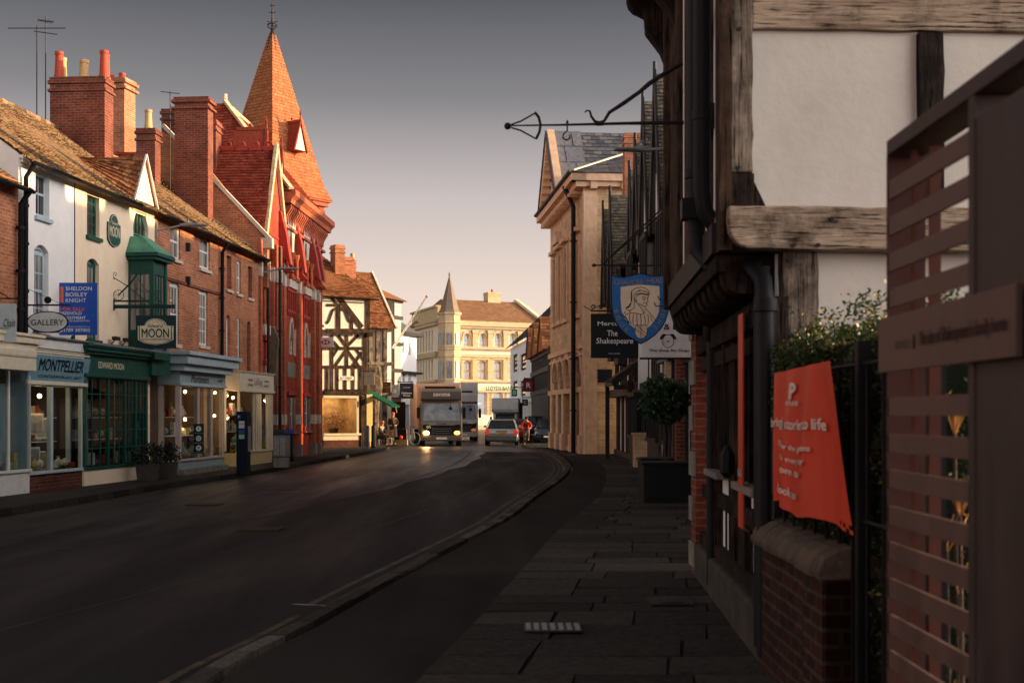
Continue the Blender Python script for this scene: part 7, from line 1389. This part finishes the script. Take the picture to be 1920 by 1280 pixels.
# white box van
t = thing('box_van', 'white box van facing the camera behind the silver hatchback', 'van', pos(946, 103), R(-3)); vw = M('van_white', (.55, .55, .57), .5); MB().prism([(0, .4), (0, 1.0), (.55, 1.15), (.95, 1.85), (2.2, 1.85), (2.2, .4)], 'x', -.95, .95).build('cab', vw, t, bevel=.04)
MB().prism([(.55, 1.95), (.35, 2.2), (.5, 3.1), (6, 3.1), (6, .6), (2.3, .6), (2.3, 1.9)], 'x', -1.08, 1.08).build('box', vw, t, bevel=.05); MB().add([(-.82, .52, 1.2), (.82, .52, 1.2), (.75, .86, 1.82), (-.75, .86, 1.82)], [(0, 1, 2, 3)]).build('windscreen', pane_d, t)
for s_ in (-1, 1):
    wheel(t, s_*.85, .9, .34); wheel(t, s_*.85, 4.6, .34); MB().box(s_*1.15-.08, s_*1.15+.08, .7, .8, 1.25, 1.6).build('mirror', black, t); MB().box(s_*.7-.16, s_*.7+.16, -.02, .05, .75, .95).build('headlight', chrome, t)
t = thing('trailer_box', 'plain white box body of a vehicle just right of the box van', 'van', pos(976, 112), 0); MB().box(-1.2, 1.2, 0, 4, .7, 2.9).build('body', vw, t, bevel=.04); MB().box(-1.1, 1.1, .1, 3.9, .45, .69).build('chassis', black, t); wheel(t, -1, 3, .35); wheel(t, 1, 3, .35)
# ------------------------------------------------------------------ people
def skinmesh(name, joints, bones, mat, par, sub=2):
    me = bpy.data.meshes.new(name); ks = list(joints); me.from_pydata([joints[k][0] for k in ks], [(ks.index(a), ks.index(b)) for a, b in bones], []); o = bpy.data.objects.new(name, me); COL.objects.link(o)
    sk = o.modifiers.new('skin', 'SKIN'); sk.use_smooth_shade = True; sk.branch_smoothing = .5
    if not me.skin_vertices: 
        bm = bmesh.new(); bm.from_mesh(me); bm.verts.layers.skin.verify(); bm.to_mesh(me); bm.free()
    for i, k in enumerate(ks): r_ = joints[k][1]; me.skin_vertices[0].data[i].radius = r_ if isinstance(r_, tuple) else (r_, r_)
    me.skin_vertices[0].data[0].use_root = True
    ss = o.modifiers.new('sub', 'SUBSURF'); ss.levels = sub; ss.render_levels = sub; me.materials.append(mat); o.parent = par; return o
def person(label, loc, rz, J, top, legs, hair, hold=None, scale=1.0, helmet=False):
    t = thing('person', label, 'person', loc, rz); t.scale = (scale,)*3
    B = [('pel', 'spi'), ('spi', 'che'), ('che', 'nec'), ('nec', 'hea'), ('hea', 'crn')]
    for s_ in 'lr': B += [('che', 'sh'+s_), ('sh'+s_, 'el'+s_), ('el'+s_, 'wr'+s_), ('wr'+s_, 'ha'+s_), ('pel', 'hi'+s_), ('hi'+s_, 'kn'+s_), ('kn'+s_, 'an'+s_), ('an'+s_, 'to'+s_)]
    rad = dict(pel=(.13, .10), spi=(.12, .09), che=(.15, .10), nec=.048, hea=(.075, .09), crn=(.06, .07), sh=.062, el=.042, wr=.028, ha=(.036, .018), hi=.09, kn=.058, an=.04, to=.035)
    jj = {k: (v, rad[k if k in rad else k[:-1]]) for k, v in J.items()}; skinmesh('body', jj, B, skin, t)
    g = lambda ks, k: {x: (J[x], tuple(q*k for q in (rad[x if x in rad else x[:-1]] if isinstance(rad[x if x in rad else x[:-1]], tuple) else (rad[x if x in rad else x[:-1]],)*2))) for x in ks}
    skinmesh('jacket', g(['pel', 'spi', 'che', 'shl', 'ell', 'wrl', 'shr', 'elr', 'wrr'], 1.22), [('pel', 'spi'), ('spi', 'che')]+[b for b in B if b[0][:2] in ('sh', 'el') or b in (('che', 'shl'), ('che', 'shr'))], top, t)
    skinmesh('trousers', g(['pel', 'hil', 'knl', 'anl', 'hir', 'knr', 'anr'], 1.18), [b for b in B if b[0] == 'pel' and b[1] != 'spi' or b[0][:2] in ('hi', 'kn')], legs, t)
    h = V(J['hea']); c = V(J['crn']); m = MB(); m.ball(h.lerp(c, .6)+V((0, .02, .02)), .105, 12, (.95, 1.05, 1.0)); 
    if not helmet: m.ball(h+V((0, .05, -.03)), .085, 10, (1, .8, 1.3))
    m.build('helmet' if helmet else 'hair', hair, t, True)
    m = MB(); f = h+V((0, -.085, .02)); m.ball(f+V((-.03, 0, .03)), .011, 6); m.ball(f+V((.03, 0, .03)), .011, 6); m.build('eyes', blackl, t); MB().ball(f+V((0, -.012, 0)), .016, 6, (.8, 1, 1.3)).build('nose', skin, t); MB().ball(f+V((0, .002, -.045)), .02, 6, (1.2, .4, .4)).build('mouth', M('lips', (.4, .12, .1), .5), t)
    for s_, k in ((1, 'l'), (-1, 'r')):
        a, w_ = V(J['ha'+k]), V(J['wr'+k]); d = (a-w_).normalized(); sd = d.cross(V((0, 1, .1))).normalized(); m = MB()
        for i in range(4): o = sd*(.012*(i-1.5)*1.3); l_ = (.06, .075, .07, .055)[i]; m.tube([a+o, a+o+d*l_*.6, a+o+d*l_+V((0, -.015, 0))], [.009, .008, .006], 6)
        m.tube([w_.lerp(a, .4)+sd*.02, a+sd*.045+d*.01], [.01, .008], 6); m.build('fingers', skin, t, True)
        MB().ball(V(J['to'+k])+V((0, -.02, -.01)), .06, 8, (.75, 1.7, .6)).build('shoe', black, t, True)
    return t
coat = M('coat_dark', (.022, .018, .022), .8); scarf = M('scarf', (.25, .14, .08), .8); redc = M('jacket_red', (.60, .012, .012), .5); jeans = M('trousers_dark', (.02, .02, .026), .8); hairr = M('hair_auburn', (.45, .14, .05), .6); hairg = M('hair_sunlit', (.62, .22, .07), .6)  # sunlight on the head put into the orange hair colour
st = dict(pel=(0, 0, .95), spi=(0, 0, 1.15), che=(0, 0, 1.36), nec=(0, -.01, 1.50), hea=(0, -.02, 1.60), crn=(0, -.02, 1.68), shl=(.18, 0, 1.42), ell=(.25, -.02, 1.17), wrl=(.16, -.2, 1.06), hal=(.10, -.26, 1.06), shr=(-.18, 0, 1.42), elr=(-.25, -.02, 1.17), wrr=(-.18, -.2, 1.05), har=(-.12, -.26, 1.05), hil=(.09, 0, .88), knl=(.10, -.02, .5), anl=(.10, .02, .09), tol=(.11, -.13, .04), hir=(-.09, 0, .88), knr=(-.11, .02, .5), anr=(-.12, .06, .09), tor=(-.13, -.09, .04))
D = 68; w_ = person('woman standing in a long dark coat and pale scarf, holding a bag strap', (X_(737, D), D, 0), R(10), st, coat, jeans, hairr)
MB().lathe([(.24, .45), (.2, .95), (.19, 1.15), (.21, 1.35), (.12, 1.47)], (0, .0, 0), 14).build('coat_skirt', coat, w_, True); m = MB(); m.tube([(-.09, -.16, 1.48), (0, -.2, 1.35), (.02, -.22, 1.15)], [.05, .05, .03], 8); m.tube([(.09, -.16, 1.48), (0, -.2, 1.35)], [.05, .04], 8); m.build('scarf', scarf, w_, True)
sit = dict(st); sit.update(pel=(0, .0, .5), spi=(0, -.03, .7), che=(0, -.06, .92), nec=(0, -.09, 1.06), hea=(0, -.12, 1.16), crn=(0, -.12, 1.24), shl=(.18, -.05, .98), ell=(.24, -.1, .74), wrl=(.14, -.32, .62), hal=(.1, -.38, .62), shr=(-.18, -.05, .98), elr=(-.24, -.1, .74), wrr=(-.14, -.32, .62), har=(-.1, -.38, .62), hil=(.09, -.04, .48), knl=(.12, -.45, .5), anl=(.12, -.45, .1), tol=(.12, -.58, .05), hir=(-.09, -.04, .48), knr=(-.12, -.45, .5), anr=(-.12, -.42, .1), tor=(-.12, -.55, .05))
def bench(x, y, rz, label):
    t = thing('bench', label, 'bench', (x, y, 0), rz); wd = M('bench_wood', (.30, .22, .15), .7)
    m = MB(); [m.box(-.7, .7, -.2+k*.1, -.12+k*.1, .40, .43) for k in range(5)]; m.build('seat', wd, t); m = MB(); [m.box(-.7, .7, .3, .33, .5+k*.12, .59+k*.12) for k in range(3)]; m.build('backrest', wd, t)
    for sx_ in (-.62, .62):
        for sy in (-.16, .28): MB().box(sx_-.035, sx_+.035, sy-.035, sy+.035, 0, .4).build('leg', wd, t)
bench(X_(709, 66.5), 66.5, R(-20), 'pale wooden street bench under the two seated people')
person('person sitting low at the left end of the bench with hair tinted orange as if sunlit', (X_(700, 66.4)-.28, 66.3, 0), R(-20), sit, M('jacket_brown', (.12, .07, .05), .8), jeans, hairg)
person('person sitting on the right of the bench in a dark brown jacket', (X_(714, 66.4), 66.3, 0), R(60), sit, coat, jeans, hairr)
def bicycle(loc, rz, label, lean=0, fc=(.55, .5, .42)):
    t = thing('bicycle', label, 'bicycle', loc, rz); t.rotation_euler = (0, lean, rz); fr = M('bike_frame', fc, .4)
    for y in (-.52, .52):
        o = MB().tube([(0, y+.33*cos(a), .34+.33*sin(a)) for a in [2*pi*k/28 for k in range(28)]], .018, 6, True).build('wheel', rubber if fc[0] < .3 else M('tyre_pale', (.4, .36, .3), .7), t); m = MB()
        for k in range(12): a = 2*pi*k/12; m.tube([(0, y, .34), (0, y+.32*cos(a), .34+.32*sin(a))], .003, 4)
        m.build('spokes', chrome, o)
    m = MB(); bb, se, hd, ra, fa = (0, .05, .30), (0, .2, .85), (0, -.38, .86), (0, .52, .34), (0, -.52, .34)
    for a, b in ((bb, se), (bb, (0, -.42, .72)), ((0, .17, .75), hd), (bb, ra), ((0, .17, .76), ra), (hd, fa)): m.tube([a, b], .016, 6)
    m.build('frame', fr, t); MB().tube([(-.22, -.3, .98), (-.2, -.44, .98), (0, -.38, .96), (.2, -.44, .98), (.22, -.3, .98)], .014, 6).build('handlebar', black, t); MB().ball((0, .22, .9), .1, 8, (.7, 1.4, .35)).build('saddle', black, t, True); MB().lathe([(.09, -.02), (.09, .02)], (0, .05, .3), 12, 'x').build('crank', black, t)
    return t
bicycle((X_(762, 69), 69, 0), R(62), 'pale bicycle leaning beside the standing woman', R(6))
t = thing('crate', 'black and yellow market crate with red fruit beside the bicycle', 'crate', (X_(752, 68.3), 68.3, 0)); MB().box(-.35, .35, -.2, .2, 0, .3).build('lower_box', M('crate_yellow', (.4, .32, .14), .7), t); MB().box(-.3, .3, -.15, .2, .31, .85).build('upper_box', black, t); MB().ball((.0, -.25, .42), .12, 8).build('fruit', M('fruit_red', (.6, .05, .02), .5), t, True)
cy = dict(st); cy.update(pel=(0, .22, 1.0), spi=(0, .08, 1.15), che=(0, -.10, 1.32), nec=(0, -.18, 1.42), hea=(0, -.25, 1.49), crn=(0, -.26, 1.57), shl=(.18, -.10, 1.34), ell=(.27, -.22, 1.12), wrl=(.22, -.42, 1.02), hal=(.2, -.48, 1.0), shr=(-.18, -.10, 1.34), elr=(-.27, -.22, 1.12), wrr=(-.22, -.42, 1.02), har=(-.2, -.48, 1.0), hil=(.09, .18, .95), knl=(.11, -.12, .72), anl=(.1, .08, .38), tol=(.1, -.04, .33), hir=(-.09, .18, .95), knr=(-.11, -.05, .55), anr=(-.1, .05, .16), tor=(-.1, -.08, .12))
D = 70.3; bicycle((X_(987, D), D, ZR), R(0), 'thin dark road bicycle ridden by the cyclist in red', 0, (.1, .09, .08)); person('cyclist in a bright red jacket and dark helmet riding towards the camera', (X_(987, D), D, ZR), 0, cy, redc, M('legwear', (.16, .11, .08), .7), black, helmet=True)
# ------------------------------------------------------------------ groups for repeats
for o in list(bpy.data.objects):
    if o.parent or 'label' not in o: continue
    b = o.name.split('.')[0]
    g = {'hanging_sign': 'hanging signs along the street', 'street_lamp': 'street lamps on wall arms', 'framed_print': 'prints in the gallery window', 'boxed_toy': 'toys in the cream shop window', 'pendant_lamp': 'lit bulbs in the shop windows', 'drain_cover': 'covers in road and pavement', 'bollard': 'bollards at the corner', 'plant_tub': 'shrub tubs by the doorway', 'tv_aerial': 'aerials on the roofs', 'brick_house': 'orange brick houses on the left', 'parked_car': 'cars parked along the right kerb', 'car': 'cars in traffic', 'bay_tree': 'bay trees in black planters', 'wheeled_bin': 'wheeled bins behind the litter bin', 'floodlight': 'floodlights above the green shop', 'lorry': 'lorries coming towards the camera', 'bicycle': 'bicycles at the corner', 'shrub_shoots': 'lit shoots behind the gate', 'terraced_house': 'houses behind the camera', 'wall_plaque': 'plaques on walls', 'person': 'people at the corner'}.get(b)
    if g and sum(1 for q in bpy.data.objects if q.name.split('.')[0] == b and not q.parent) > 1: o['group'] = g
